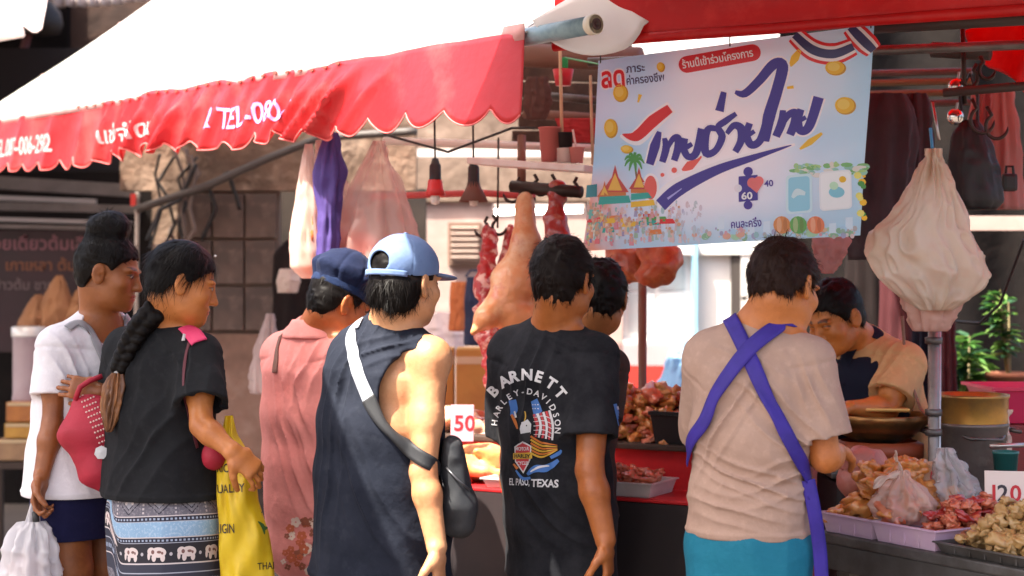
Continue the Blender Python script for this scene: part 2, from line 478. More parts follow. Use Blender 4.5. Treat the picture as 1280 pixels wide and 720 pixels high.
def loft(name, top, bot, prof, m, label=None, cat=None, group=None, pleat=.12, np_=9, n=40, nv=26, seed=0., crumple=.006, parent=None, ex=(1, 0, 0), thick=None, tw=0.):
    """soft hanging shape: prof = (v, half width, half depth, lateral shift)"""
    top = np.array(top, float); bot = np.array(bot, float); ex = unit(ex); ey = np.cross((0, 0, 1), ex); pv = [p[0] for p in prof]
    U, Vv = np.meshgrid(np.arange(n)/n, np.arange(nv+1)/nv)
    th = 2*np.pi*U.ravel(); v = Vv.ravel()
    a = np.interp(v, pv, [p[1] for p in prof]); b = np.interp(v, pv, [p[2] for p in prof]); sx = np.interp(v, pv, [p[3] if len(p) > 3 else 0 for p in prof])
    q = np.stack((np.cos(th)*2+seed, np.sin(th)*2+seed*1.7, v*3+seed), 1)
    pl_ = 1+pleat*(1-.55*v)*np.sin(np_*th+4*vnoise(q*.7)+tw*v)*(.5+vnoise(q+9))
    P = top[None]*(1-v)[:, None]+bot[None]*v[:, None]
    P = P+ex[None]*(np.cos(th)*a*pl_+sx)[:, None]+ey[None]*(np.sin(th)*b*pl_)[:, None]
    P[:, :3] += (ridge(np.stack((q[:, 0]*2.2, q[:, 1]*2.2, v*7), 1))[:, None]-.5)*crumple*2*np.stack((np.cos(th), np.sin(th), 0*th), 1)
    F = [(j*n+i, j*n+(i+1) % n, (j+1)*n+(i+1) % n, (j+1)*n+i) for j in range(nv) for i in range(n)]
    F.append(tuple(nv*n+i for i in range(n)))
    o = mesh_obj(name, P, F, m, parent, smooth=True)
    if label: tag(o, label, cat, group)
    return o
for i, (x, y0, y1, w, l) in enumerate([(48, 368, 428, 24, 'leftmost brown paper bag hanging under the menu board, partly hidden'), (74, 344, 426, 27, 'tall brown paper bag hanging in the middle under the menu board'), (100, 362, 424, 21, 'small brown paper bag hanging right under the menu board')]):
    w_ = w/FPX*9.5
    loft('paper_bag', J(x, y0, 9.5), J(x-4, y1, 9.5), [(0, .008, .008), (.1, w_*.25, .03), (.5, w_*.75, .09), (1, w_, .1)], bagm, l, 'bag', 'paper bags under the menu board', seed=i*3., crumple=.012)
t = empty('water_drum', J(36, 503, 9.3), 'pale pink metal drum with a bright rim at the left edge', 'drum')
c0 = J(36, 503, 9.3)
MB().lathe(c0, [(.0, 0), (.088, 0), (.092, .02), (.088, .05), (.088, .36), (.092, .375), (0, .375)]).build('drum', M('drum_paint', (.40, .30, .31), .5, var=(5, (.28, .19, .2), .6, .4, .6)), t, True)
MB().lathe(c0+(0, 0, .376), [(.095, 0), (.096, .05), (.085, .055), (0, .05)]).build('rim', M('rim_bright', (.7, .64, .58), .35, metal=.3), t, True)
for (x0, x1, y0, y1, m, lb) in [(14, 52, 501, 526, M('box_orange', (.42, .15, .03), .6, var=(9, (.25, .08, .02), .5, .4, .6)), 'orange carton on top of the stack below the pink drum'),
                            (12, 46, 527, 546, M('box_yellow', (.50, .26, .04), .6, var=(9, (.3, .14, .02), .5, .4, .6)), 'yellow carton in the middle of the stack below the pink drum'),
                            (1, 47, 547, 574, M('box_beige', (.34, .20, .10), .7, var=(9, (.2, .11, .06), .5, .4, .6)), 'wide beige carton at the bottom of the stack below the pink drum')]:
    a, b = J(x0, y1, 9.25), J(x1, y0, 9.25)
    o = empty('carton', ((a[0]+b[0])/2, 9.25, a[2]), lb, 'carton', 'cartons stacked under the drum')
    MB().box(((a[0]+b[0])/2, 9.25, (a[2]+b[2])/2), (b[0]-a[0], .2, b[2]-a[2]-.002), bev=.008).build('body', m, o)
    MB().box(((a[0]+b[0])/2, 9.25-.102, b[2]-.012), (b[0]-a[0]-.02, .004, .018)).build('tape', M('tape', (.5, .36, .2), .3), o)
p0 = J(25, 576, 9.2); cr = empty('stand_crate', (p0[0], 9.3, 0), 'dark wooden stand under the stacked cartons', 'stand')
MB().box((p0[0], 9.3, p0[2]-.02), (.42, .36, .035)).build('top', M('dark_wood', (.045, .025, .016), .7, bump=(40, .3)), cr)
for sx in (-1, 1):
    for sy in (-1, 1): MB().box((p0[0]+sx*.19, 9.3+sy*.16, (p0[2]-.04)/2), (.03, .03, p0[2]-.04)).build('leg', M('dark_wood'), cr)

# ---- upper left building with sheet eaves
ub = empty('upper_building', J(120, 300, 12.5)*(1, 1, 0), 'dark brown upper storey above the red and white awning', 'building')
wpan('wall', -320, 84, -160, 330, M('dark_wall', (.009, .006, .006), .9, var=(1.5, (.005, .004, .004), .8, .4, .6)), Y=12.5, parent=ub, d=.3)  # left part of the wall in a near-black tone
wpan('side_wall', 84.3, 360, -160, 330, M('brown_wall', (.060, .028, .018), .9, bump=(8, .5, .03), var=[(1.2, (.018, .010, .008), .8, .42, .6), (5, (.10, .05, .032), .5, .55, .7)]), Y=12.6, parent=ub, d=.3)
def sheet(name, pts, n, amp, m, label):
    A, B, D_, E = [J(*p) for p in pts]           # top-left, top-right, bottom-left, bottom-right
    def fn(u, v):
        p = lerp(lerp(A, B, u), lerp(D_, E, u), v); p[1] += amp*math.sin(u*n*2*math.pi); p[2] += .02*math.sin(u*n*2*math.pi)*(amp == 0); p[2] += .03*(n1(u*9, 3.3)-.5)*v; return p
    o = solid(MB().grid(fn, n*6, 6).build(name, m, smooth=True), .004)
    return tag(o, label, 'roof sheet')
zinc = M('pale_sheet', (.62, .52, .50), .5, var=[(4, (.42, .28, .26), .7, .45, .62), (9, (.7, .66, .64), .5, .5, .7)])
sheet('roof_sheet', [(-420, -60, 12.4), (70, -60, 12.4), (-420, 60, 8.7), (52, 36, 8.7)], 14, .0, zinc, 'faded corrugated sheet in the top left corner')
sheet('roof_sheet', [(20, -60, 11.6), (210, -60, 11.6), (30, 12, 11.6), (205, 2, 11.6)], 12, .03, zinc, 'ragged pale roof sheet edge above the dark upper wall')
o = MB().tube([J(-160, 72, 8.65), J(28, 38, 8.65)], .035, 8).build('eave_gutter', M('gutter', (.6, .5, .48), .5)); tag(o, 'pale gutter under the corrugated sheet in the top left corner', 'gutter')
lp = empty('flood_lamp', J(52, 60, 10.9), 'round dark lamp hanging below the pale roof sheet', 'lamp')
MB().lathe(J(52, 26, 10.9), [(.0, .13), (.07, .125), (.125, .06), (.14, -.02), (.12, -.08), (0, -.1)], 20).build('housing', M('lamp_black', (.015, .011, .012), .6), lp, True)
MB().tube([J(36, 40, 10.9), J(30, 62, 10.9), J(40, 66, 10.9)], .03, 8).build('bracket', M('lamp_bracket', (.16, .05, .05), .6), lp, True)

# ---- white building behind the stall
Yb = 11.0
fac = empty('white_building', J(740, 360, Yb)*(1, 1, 0), 'white shop building with barred windows and a door behind the meat stall', 'building')
wht = M('white_paint', (.46, .33, .29), .7, bump=(20, .3), var=[(1.5, (.34, .22, .18), .7, .45, .65), (9, (.56, .46, .42), .5, .5, .7)])
wht3 = M('white_gloss', (.78, .76, .72), .5, bump=(20, .15), var=(2, (.66, .60, .56), .6, .45, .65))
wht2 = M('white_tile', (.82, .80, .78), .35, var=(2, (.74, .68, .66), .6, .45, .65))
wpan('wall', 505, 778, 252, 700, wht, Y=Yb, d=.25, parent=fac)
wpan('fascia_wall', 505, 778, -60, 251.5, M('beige_fascia', (.22, .15, .11), .8, bump=(12, .5, .02), var=[(2.4, (.10, .065, .045), .9, .40, .60), (7, (.36, .26, .20), .5, .5, .7)]), Y=Yb-.04, d=.25, parent=fac)
wpan('upper_wall', 778.5, 980, -60, 318, wht3, Y=Yb, d=.25, parent=fac)
wpan('sill_wall', 778.5, 866, 425, 700, wht2, Y=Yb, d=.25, parent=fac)
wpan('red_skirting', 735, 862, 457, 500, M('red_gloss', (.62, .045, .035), .35), Y=Yb-.32, d=.04, parent=fac)
wpan('door_panel', 872, 980, 318.5, 700, M('door_white', (.80, .78, .74), .4), Y=Yb+.06, d=.06, parent=fac)
wpan('door_strip', 914, 926, 318, 700, M('dark_gap', (.05, .04, .035), .8), Y=Yb+.02, d=.04, parent=fac)  # dark strip stands for the shade in the door gap
wpan('door_strip', 866.5, 872, 300, 700, M('blue_post', (.25, .50, .68), .5), Y=Yb-.05, d=.12, parent=fac)
wpan('door_leaf', 926.5, 946, 318, 700, wht3, Y=Yb+.01, d=.05, parent=fac)
wpan('door_strip', 947, 953, 318, 700, M('dark_gap'), Y=Yb, d=.06, parent=fac)  # second dark strip coloured as the shaded gap beside the leaf
wpan('door_strip', 953.5, 963, 318, 700, wht3, Y=Yb-.03, d=.09, parent=fac)
MB().lathe(J(929, 373, Yb-.02), [(0, -.05), (.018, -.05), (.018, -.03), (.008, -.03), (.008, .0)], 12, (0, 1, 0)).build('door_handle', dst, fac)
win = wpan('window', 779, 866, 318.5, 424.5, M('window_frame', (.74, .72, .70), .5), Y=Yb+.10, d=.05, parent=fac)
for (x0, x1, y0, y1) in [(786, 818, 328, 362), (823, 856, 328, 362), (786, 818, 367, 416), (823, 856, 367, 416)]:
    a, b = J(x0, y1, Yb+.09), J(x1, y0, Yb+.09)
    MB().box(((a[0]+b[0])/2, Yb+.094, (a[2]+b[2])/2), (b[0]-a[0], .01, b[2]-a[2])).build('pane', M('pane_grey', (.42, .45, .46), .12, var=(2, (.55, .56, .55), .7, .4, .6)), win)
lw = wpan('louvre_window', 560, 602, 278, 331, M('louvre_frame', (.20, .12, .085), .6), Y=Yb-.05, d=.05, parent=fac)
for k in range(6):
    a, b = J(564, 290+k*7.4, Yb-.06), J(598, 283+k*7.4, Yb-.06)
    MB().box(((a[0]+b[0])/2, Yb-.065, (a[2]+b[2])/2), (b[0]-a[0], .012, .034), [(1, 0, 0), (0, .8, .6), (0, -.6, .8)]).build('slat', M('louvre_slat', (.40, .30, .25), .5), lw)
wpan('awning_beam', 505, 760, 186, 196, M('beam_white', (.68, .60, .56), .5), Y=Yb-.5, d=.08, parent=fac)
tl = empty('tube_lamp', J(672, 266, 8.2), 'white fluorescent tube glowing behind the hanging pork', 'lamp')
MB().tube([J(618, 265, 8.2), J(728, 262, 8.2)], .017, 10).build('tube', M('tube_glow', (.9, .9, .88), .3, emit=(1, .95, .86, 5)), tl, True)
MB().box(J(673, 258, 8.2), (.46, .05, .025)).build('batten', M('beam_white'), tl)

# ---- dark interior of the right stall
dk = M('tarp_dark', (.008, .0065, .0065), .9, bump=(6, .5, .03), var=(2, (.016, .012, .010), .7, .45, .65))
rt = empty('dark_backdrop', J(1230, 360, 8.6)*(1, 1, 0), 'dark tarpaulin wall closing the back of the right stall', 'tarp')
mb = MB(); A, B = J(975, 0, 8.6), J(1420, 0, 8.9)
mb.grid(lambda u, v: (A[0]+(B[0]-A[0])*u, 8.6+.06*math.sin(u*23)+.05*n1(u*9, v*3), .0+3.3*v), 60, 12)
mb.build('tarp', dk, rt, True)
o = MB().box(J(1262, 279, 7.9), (.42, .03, .07)).build('bright_gap_board', M('white_paint')); tag(o, 'bright gap behind the hanging pink cloths at the right, stood in for by a white board', 'board')  # white board stands in for a bright gap
for k, (y, m) in enumerate([(92, fr), (104, M('olive_slat', (.17, .12, .06), .7)), (118, M('olive_slat')), (131, fr)]):
    a, b = J(1075, y, 6.6), J(1215, y-3, 6.4)
    o = MB().tube([a, b], .014, 8).build('roof_batten', m); tag(o, ['topmost', 'second', 'third', 'lowest'][k]+' of the dull roof battens right of the printed banner', 'batten', 'battens under the right roof')
# ================================================================== AWNINGS
AR = np.array((.067, 4.9, 2.266)); AD = unit((-.6286, .7778, 0.)); AB = unit((.7778, .6286, 0.)); AZ = np.array((0, 0, 1.))
AL = 4.55                                                  # length along the lane
redv = M('red_vinyl', (.72, .032, .042), .28, transl=.42, coat=.3, bump=(16, .4, .008), var=[(4.5, (.80, .15, .14), .6, .50, .70), (1.3, (.55, .016, .022), .4, .45, .6)])
whv = M('white_vinyl', (.86, .82, .80), .42, transl=.3, bump=(10, .15, .006), var=[(1.4, (.86, .66, .64), .5, .5, .72)])
aw = empty('awning', AR*(1, 1, 0), 'long white awning with a red scalloped valance over the left stall', 'awning')
def val_p(u, v):
    """u metres along from the near end, v metres down"""
    out = .004; k_ = min(1, v/.10)*(.35+.65*min(1, v/.22))
    for u0, sl, am, wd in PLEATS:                          # gathered pleats slanting down along the lane
        x = u-u0-sl*v; out += 1.35*am*k_*math.exp(-(math.sqrt(x*x+.00006)-.0077)/(wd*(1 if x > 0 else .55)))
    out += .014*math.sin(u*3.3+v*3)*v/.27+(.030*(n1(u*2.1, v*2, 5)-.5)+.020*(n1(u*6, v*3, 2)-.5))*v/.27
    if u < 1.05: out += .03*v/.27*math.sin(u*2.6)           # plain near panel swings out a little
    top = .018*math.exp(-((u-1.75)/1.05)**2)*(n1(u*7, 1.5)-.5)*2+.065*u/4.24
    return AR+AD*u-AB*(.035+out)+AZ*(top-v)
PLEATS = [(.62, 1.5, .016, .06), (.84, 1.35, .060, .055), (1.00, 1.1, .050, .045), (1.13, .9, .060, .05), (1.30, .75, .030, .05), (1.46, .7, .034, .07), (1.60, .6, .022, .05), (1.75, .55, .036, .06), (1.93, .5, .045, .045),
          (2.10, .5, .080, .05), (2.26, .45, .045, .05), (2.44, .5, .055, .04), (2.62, .4, .030, .05), (2.80, .4, .040, .05), (3.05, .35, .020, .06), (3.40, .3, .022, .05), (3.75, .3, .018, .06), (4.1, .3, .02, .06)]
def val_h(u):
    q = u+.035*math.sin(u*5.3)+.02*math.sin(u*11.7)
    return .283-.008*min(1, u)-(.040+.018*n1(u*4, 2))*(1-abs(math.sin(math.pi*(q+.03)/.199))**.75)-.020*(n1(u*2.3, 8)-.3)
mb = MB(); nu = 460
mb.grid(lambda a, b: val_p(a*AL, b*val_h(a*AL)), nu, 14)
valance = solid(mb.build('valance', redv, aw, True), .0025)
hem = MB(); hem.tube([val_p(u, val_h(u))-AB*.001 for u in np.linspace(0.001, AL, 420)], .0028, 5)
hem.build('valance_hem', M('hem_red', (.78, .16, .15), .5), aw, True)
SL = .72
def top_p(u, w):
    sag = -.05*math.sin(math.pi*min(1, w/1.25))*(.6+.4*math.cos(u*2*math.pi/1.05))
    z = .065*u/4.24+w*SL+sag+.012*(n1(u*3, w*3)-.5)
    return AR+AD*u+AB*(w-.03)+AZ*z
mb = MB(); mb.grid(lambda a, b: top_p(a*AL, b*1.25), 90, 24)
solid(mb.build('canopy', whv, aw, True), .003)
for k, w_ in enumerate((.42, .86)):                         # welded seams on the cloth
    MB().tube([top_p(u, w_)+AZ*.004 for u in np.linspace(0, AL, 60)], .005, 6).build('seam', M('seam_pink', (.80, .50, .48), .5), aw, True)
mb = MB(); mb.grid(lambda a, b: AR+AD*(AL*a)-AB*(.038+.002*b)+AZ*(.065*AL*a/4.24+.022-.05*b), 120, 2)
solid(mb.build('valance_band', M('pink_band', (.83, .42, .40), .5, transl=.3, var=(9, (.86, .62, .60), .6, .4, .6)), aw, True), .003)
for k in range(26):
    u = 1.0+k*.085
    MB().box(val_p(u, .01)-AB*.006, (.022, .006, .008), [AD, AB, AZ]).build('lacing', M('lace_brown', (.22, .06, .04), .7), aw)
tube_m = M('tube_blue', (.18, .28, .33), .35, var=(20, (.30, .42, .46), .6, .4, .6), bump=(60, .2, .002))
e0, e1 = AR-AD*.02+AB*.0, AR-AD*.245
ro = MB().tube([AR+AD*.10-AZ*.012, e1-AZ*.012], .027, 20).build('roller_tube', tube_m, aw, True)
MB().lathe(e1-AD*0-AZ*.012, [(0, 0), (.012, 0), (.012, .0), (.026, .001), (.030, .006), (.030, .03), (.027, .031)], 20, -AD).build('end_cap', M('cap_cream', (.74, .66, .52), .4), ro, True)
MB().lathe(e1-AD*.031-AZ*.012, [(.017, 0), (.017, .004), (.008, .005), (.008, .001), (0, .001)], 16, -AD).build('cap_socket', M('socket_brown', (.06, .03, .025), .5), ro, True)
for q in (.0, 4.2):
    MB().tube([AR+AD*(q+.03)+AB*.0-AZ*.0, AR+AD*(q+.03)+AB*1.2+AZ*(.84)], .014, 8).build('side_arm', dst, aw)
# side flap of white cloth at the near end
fp = [(0, .03), (.0, -.10), (.06, -.135), (.13, -.13), (.19, -.09), (.24, -.03), (.30, .03), (.5, .18), (.8, .40), (.8, .55), (.3, .22), (.05, .08)]
V = [AR-AD*(.02+.235*min(1, w/.12))*1.0+AB*(w*1.0)+AZ*(z+.02) for w, z in fp]
def flap_fn(u, v):
    w = u*.62; bot = -.085*math.sin(math.pi*min(1, w/.20))**.8 if w < .20 else (w-.20)*.66
    top = w*SL+.03; z = lerp(top, min(bot, top-.01), v)
    return AR-AD*(.27*min(1, .15+w*6))*(.35+.65*v)+AB*(w-.02)+AZ*float(z)+AD*.012*math.sin(w*22)*v
solid(MB().grid(flap_fn, 40, 10).build('side_flap', whv, aw, True), .003)

def on_valance(body, u_left, u_right, v_base, size_h, m):
    V, F = text_mesh(body, 1.0, .012); w = V[:, 0].max()-V[:, 0].min(); x0 = V[:, 0].min(); hgt = V[:, 1].max()
    V2, F2 = fine(V, F, .07)
    W = []
    for x, y in V2:
        u = u_left+(u_right-u_left)*(x-x0)/w
        v = v_base-y/hgt*size_h; p = val_p(u, v); n_ = unit(np.cross(val_p(u+.004, v)-p, val_p(u, v+.004)-p)); n_ = n_ if np.dot(n_, AB) < 0 else -n_
        W.append(p+n_*.0045)
    return mesh_obj('lettering', W, F2, m, aw)
tx = M('print_grey', (.74, .46, .46), .5, transl=.2)
on_valance('TEL.087-006-2902', 4.10, 3.42, .19, .085, tx)
on_valance('แช่มจำกัดนา', 2.86, 2.33, .185, .085, tx)
on_valance('A TEL.-080-6', 1.92, 1.28, .185, .080, M('print_blue', (.50, .40, .80), .5, transl=.2))

# ---- red roof tarp of the right stall with its rolled front edge
RE = unit((.875, -.484, 0)); RN = unit((-.484, -.875, 0)); R0 = np.array((.20, 4.93, 2.235))
ra = empty('red_tarp_roof', R0*(1, 1, 0), 'bright red tarpaulin roof along the top right above the printed banner', 'tarp')
tarp = M('red_tarp', (.72, .012, .012), .42, transl=.5, bump=(12, .4, .01), var=[(2.5, (.55, .008, .01), .6, .4, .6), (14, (.82, .06, .05), .4, .5, .7)])
def fas(u, v):
    return R0+RE*(u*2.6-.08)+RN*(.012*math.sin(u*19)+.02*(n1(u*8, v*2)-.5))*v+AZ*(.19-.20*v+.012*(n1(u*6, 4)-.5)*v+.004*math.sin(u*55)*v)+RE*0
solid(MB().grid(fas, 120, 8).build('fascia', tarp, ra, True), .004)
MB().tube([R0+RE*(u*2.6-.08)+AZ*(-.004+.008*(n1(u*6, 4)-.5))+RN*(.006+.008*math.sin(u*19)) for u in np.linspace(0, 1, 50)], .016, 8).build('rolled_edge', tarp, ra, True)
def roof(u, v):
    return R0+RE*(u*2.6-.1)-RN*(v*2.2)+AZ*(.19+.50*v-.07*math.sin(math.pi*v)*(1+.5*math.cos(u*14)))
solid(MB().grid(roof, 40, 20).build('roof_sheet', tarp, ra, True), .003)
def fold(u, v):                                            # torn corner sagging at the back right
    a = lerp(J(1205, 38, 5.6), J(1330, -10, 5.4), u); b = lerp(J(1236, 84, 5.5), J(1330, 150, 5.3), u); p = lerp(a, b, v)
    p[1] += .05*math.sin(u*7+v*3); return p
solid(MB().grid(fold, 20, 10).build('sagging_corner', tarp, ra, True), .003)
bl = MB().tube([R0+RE*.0+AZ*.1+RN*-.03, R0+RE*2.5+AZ*.08+RN*-.03], .018, 10).build('front_rail', dst, ra, True)
MB().tube([J(1092, 34, 4.9), J(1300, 22, 4.7)], .02, 8).build('inner_rail', M('rail_dark', (.05, .035, .03), .6), ra, True)
MB().tube([J(735, 78, 5.6), J(1300, 55, 5.2)], .016, 8).build('inner_rail', dst, ra, True)

lb = empty('stall_loft', J(705, 160, 7.2), 'brown cluttered loft boards behind the awning end and the banner', 'boards')
lm = M('loft_brown', (.075, .038, .024), .85, bump=(10, .5, .02), var=[(3, (.03, .016, .011), .8, .42, .6), (9, (.16, .09, .06), .5, .54, .7)])
for k in range(7):
    a = J(640+(k % 3)*4, 52+k*20, 7.2-.03*k); b = J(790, 58+k*19, 7.1-.03*k); dv = unit(b-a)
    MB().box((a+b)/2, (np.linalg.norm(b-a), .03, .058+.010*(k % 2)), [dv, (0, 1, 0), np.cross(dv, (0, 1, 0))], .004).build('board', lm, lb)
# ---- unseen covers added over the lane to shade the customers, gap left for sun
cv = M('grey_shade_cloth', (.30, .28, .26), .8, bump=(12, .3), var=(3, (.2, .18, .17), .6, .4, .6))
def cover(pts, z, label):
    A = [np.array((x, y, z)) for x, y in pts]
    def fn(u, v):
        p = lerp(lerp(A[0], A[1], u), lerp(A[3], A[2], u), v); p[2] -= .08*math.sin(math.pi*u)*math.sin(math.pi*v); return p
    o = solid(MB().grid(fn, 16, 16).build('added_shade_cover', cv, None, True), .004)
    return tag(o, label, 'tarp')
cover([(-3.1, 2.2), (-1.22, 2.2), (-1.22, 4.9), (-3.1, 4.9)], 2.85, "added grey shade cover out of view over the left of the lane")
cover([(-5.4, 5.5), (-3.2, 5.5), (-3.3, 9.6), (-5.4, 9.6)], 2.9, 'added grey shade cover out of view at the far left end of the lane')  # added to darken the ground before the corner shop
cover([(-.80, 2.0), (1.8, 2.0), (1.8, 4.9), (-.80, 4.75)], 2.8, "added grey shade cover out of view over the right of the lane")

# ================================================================== PRINTED BANNER
bTL, bTR, bBL, bBR = J(748, 76, 5.10), J(1093, 31, 4.68), J(730, 314, 5.12), J(1074, 294, 4.70)
bN = unit(np.cross(bTR-bTL, bBL-bTL)); bN = bN if bN[1] < 0 else -bN
def ban(s, t, off=0.):
    p = lerp(lerp(bTL, bTR, s), lerp(bBL, bBR, s), t)
    w = .010*math.sin(s*9+t*2)*(.3+t)+.006*math.sin(t*7+s*3)
    bulge = .012*math.sin(math.pi*t)*(1-s)
    return p+bN*(w*.7+off)+(bTR-bTL)*(bulge)
_bc = np.array([[748, 76], [1093, 31], [730, 314], [1074, 294]], float)
def ban_px(px, py, off=0.):
    s, t = .5, .5
    for _ in range(6):                                     # the print's own coordinates from the survey
        q = (1-t)*((1-s)*_bc[0]+s*_bc[1])+t*((1-s)*_bc[2]+s*_bc[3])+np.array((math.sin(math.pi*t)*(1-s)*.012*345, 0))
        ds = (1-t)*(_bc[1]-_bc[0])+t*(_bc[3]-_bc[2]); dt = (1-s)*(_bc[2]-_bc[0])+s*(_bc[3]-_bc[1])
        A_ = np.array([ds, dt]).T; d = np.linalg.solve(A_, np.array((px, py))-q); s += d[0]; t += d[1]
    return ban(s, t, off)
bn = empty('printed_banner', (float((bTL[0]+bTR[0])/2), float((bTL[1]+bTR[1])/2), float(bBR[2])), 'pale blue printed vinyl banner with big purple Thai lettering hung under the red tarp', 'banner')
mb = MB(); NU, NV = 84, 60
mb.grid(lambda s, t: ban(s, t), NU, NV)
vin = M('banner_vinyl', (.8, .8, .9), .33, transl=.38, attr='print')
sheet_o = mb.build('sheet', vin, bn, True)
cols = []
def mixc(a, b, t): return tuple(a[i]*(1-t)+b[i]*t for i in range(3))
for j in range(NV+1):
    for i in range(NU+1):
        s, t = i/NU, j/NV
        c = mixc(rgb(216, 226, 255), rgb(176, 226, 252), s)
        c = mixc(c, rgb(248, 248, 255), min(1, math.exp(-((s-.45)/.35)**2-((t-.5)/.5)**2)*1.1))
        c = mixc(c, rgb(140, 208, 246), .8*max(0, n1(s*5, t*4, 2)-.5)*2*(.3+.7*min(1, max(0, abs(s-.5)-.15)*5)))
        if t > .8: c = mixc(c, rgb(168, 214, 238), (t-.8)/.2*.8)
        if s < .17 and t > .55: c = mixc(c, rgb(226, 150, 120), min(1, (t-.55)*5)*min(1, (.17-s)*9)*(.5+.5*n1(s*30, t*30)))
        cols += [*c, 1.0]
at = sheet_o.data.color_attributes.new('print', 'FLOAT_COLOR', 'POINT'); at.data.foreach_set('color', cols)
_bl = [0]
def bprint(V, F, col, lev=1, name='print', step=13):
    if np.ptp(np.array(V), axis=0).max() > 12: V, F = fine(V, F, step)
    W = [ban_px(x, y, .0006*lev) for x, y in V]
    key = 'ink_%d_%d_%d' % tuple(int(255*c) for c in rgb_back(col))
    return mesh_obj(name, W, F, M(key, col, .35, transl=.25), bn)
def rgb_back(c): return c
def btext(body, x, y, h, col, lev=2, rot=0., bold=.01, shear=0., w=None, outline=None, step=14):
    V, F = text_mesh(body, 1.0, bold, shear)
    k = h/.72; x0 = V[:, 0].min(); sx = k if w is None else w/(V[:, 0].max()-x0)
    V = np.stack(((V[:, 0]-x0)*sx, -V[:, 1]*k), 1); c, s_ = math.cos(rot), math.sin(rot)
    Q = np.stack((x+V[:, 0]*c+V[:, 1]*s_, y-V[:, 0]*s_+V[:, 1]*c), 1)
    if outline:
        Vo, Fo = text_mesh(body, 1.0, bold+outline[0]/k, shear); Vo = np.stack(((Vo[:, 0]-x0)*sx, -Vo[:, 1]*k), 1)
        bprint(np.stack((x+Vo[:, 0]*c+Vo[:, 1]*s_, y-Vo[:, 0]*s_+Vo[:, 1]*c), 1), Fo, outline[1], lev-1, 'lettering', step)
    return bprint(Q, F, col, lev, 'lettering', step)
PUR, RED_, WHT_, NAV = (.055, .03, .30), (.72, .02, .03), (.86, .85, .90), (.04, .03, .13)
YEL, GRN, TEA, ORA, SKY_ = (.82, .50, .03), (.08, .34, .08), (.03, .38, .34), (.72, .22, .06), (.30, .58, .82)
btext('ลด', 754, 110, 25, RED_, 3, .10, .03, w=32, outline=(2.0, WHT_))
btext('ภาระ', 787, 91, 10, NAV, 2, .09, .02, w=25)
btext('ค่าครองชีพ', 788, 106, 10, NAV, 2, .11, .02, w=50)
# red pill
def pill(x0, y0, x1, y1, r, col, lev):
    d = unit((x1-x0, y1-y0)); n_ = np.array((-d[1], d[0])); P = []
    for k in range(13): a = math.pi/2+math.pi*k/12; P.append(np.array((x0, y0))+r*(d*math.cos(a)+n_*math.sin(a)))
    for k in range(13): a = -math.pi/2+math.pi*k/12; P.append(np.array((x1, y1))+r*(d*math.cos(a)+n_*math.sin(a)))
    return bprint(np.array(P), [tuple(range(26))], col, lev, 'print')
pill(866, 80, 948, 65, 10.5, (.66, .02, .035), 2)
btext('ร้านนี้เข้าร่วมโครงการ', 861, 85, 9.5, WHT_, 4, .175, .02, w=90)
# red ribbon, main words, underline
for (pts, w, c, l) in [([(779, 170), (800, 172), (822, 152), (846, 133)], [2, 20, 21, 16], WHT_, 2), ([(782, 168), (800, 170), (822, 151), (844, 135)], [1, 13, 15, 11], RED_, 3),
                       ([(826, 257), (852, 234), (900, 211), (950, 195), (1000, 180)], [26, 24, 17, 12, 3], WHT_, 2), ([(831, 256), (854, 236), (902, 212), (950, 196), (996, 181)], [17, 17, 12, 8, 1], PUR, 3),
                       ([(840, 248), (858, 235)], [3, 1], (.45, .42, .85), 5)]:
    bprint(*stroke(pts, w), c, l)
words = [  # brush strokes of the big words: (points, widths)
    ([(830, 164), (824, 182), (817, 205)], [4, 9, 7]),
    ([(836, 172), (838, 184), (833, 202)], [4, 7, 6]), ([(837, 190), (846, 174), (853, 172), (853, 184), (848, 200)], [3, 5, 7, 7, 6]),
    ([(862, 172), (860, 184), (866, 195), (876, 190), (884, 160)], [6, 7, 6, 7, 8]), ([(864, 183), (871, 179)], [5, 4]),
    ([(902, 160), (892, 160), (887, 174), (889, 191), (901, 187), (909, 170), (904, 158), (914, 150), (927, 141)], [5, 6, 8, 7, 6, 7, 6, 6, 4]),
    ([(912, 114), (906, 138)], [5, 8]),
    ([(915, 166), (924, 156), (933, 160), (933, 175), (926, 189)], [4, 6, 8, 7, 6]),
    ([(944, 153), (940, 167), (946, 180), (957, 175), (966, 150)], [6, 7, 7, 7, 8]), ([(943, 168), (950, 163)], [4, 4]),
    ([(926, 114), (938, 116), (956, 100), (974, 80), (985, 82), (978, 112), (968, 145), (963, 176)], [3, 7, 8, 9, 10, 10, 11, 8]),
    ([(985, 137), (984, 152), (977, 170)], [5, 8, 7]), ([(982, 160), (991, 144), (1000, 141), (1000, 152), (994, 168)], [4, 6, 8, 8, 7]),
    ([(1007, 136), (1003, 150), (1007, 163), (1017, 157), (1028, 121)], [6, 8, 7, 8, 9]), ([(1006, 150), (1013, 146)], [4, 4])]
for p, w in words: bprint(*stroke(p, [q*1.35+5 for q in w], 36), WHT_, 3, 'lettering')
for p, w in words: bprint(*stroke(p, [q*1.4 for q in w], 36), PUR, 4, 'lettering')
for (c, rx, ry, a) in [((818, 234), 8, 15, .3)]:
    bprint(*disc(c, rx+3, 24, ry+3), WHT_, 2); bprint(*disc(c, rx, 24, ry), (.78, .12, .10), 3)
bprint(*disc((833, 218), 2.5), (.78, .12, .10), 3); bprint(*disc((848, 212), 3.5), (.78, .12, .10), 3)
bprint(*stroke([(858, 212), (868, 206), (883, 194)], [2, 12, 2]), (.78, .12, .10), 3)
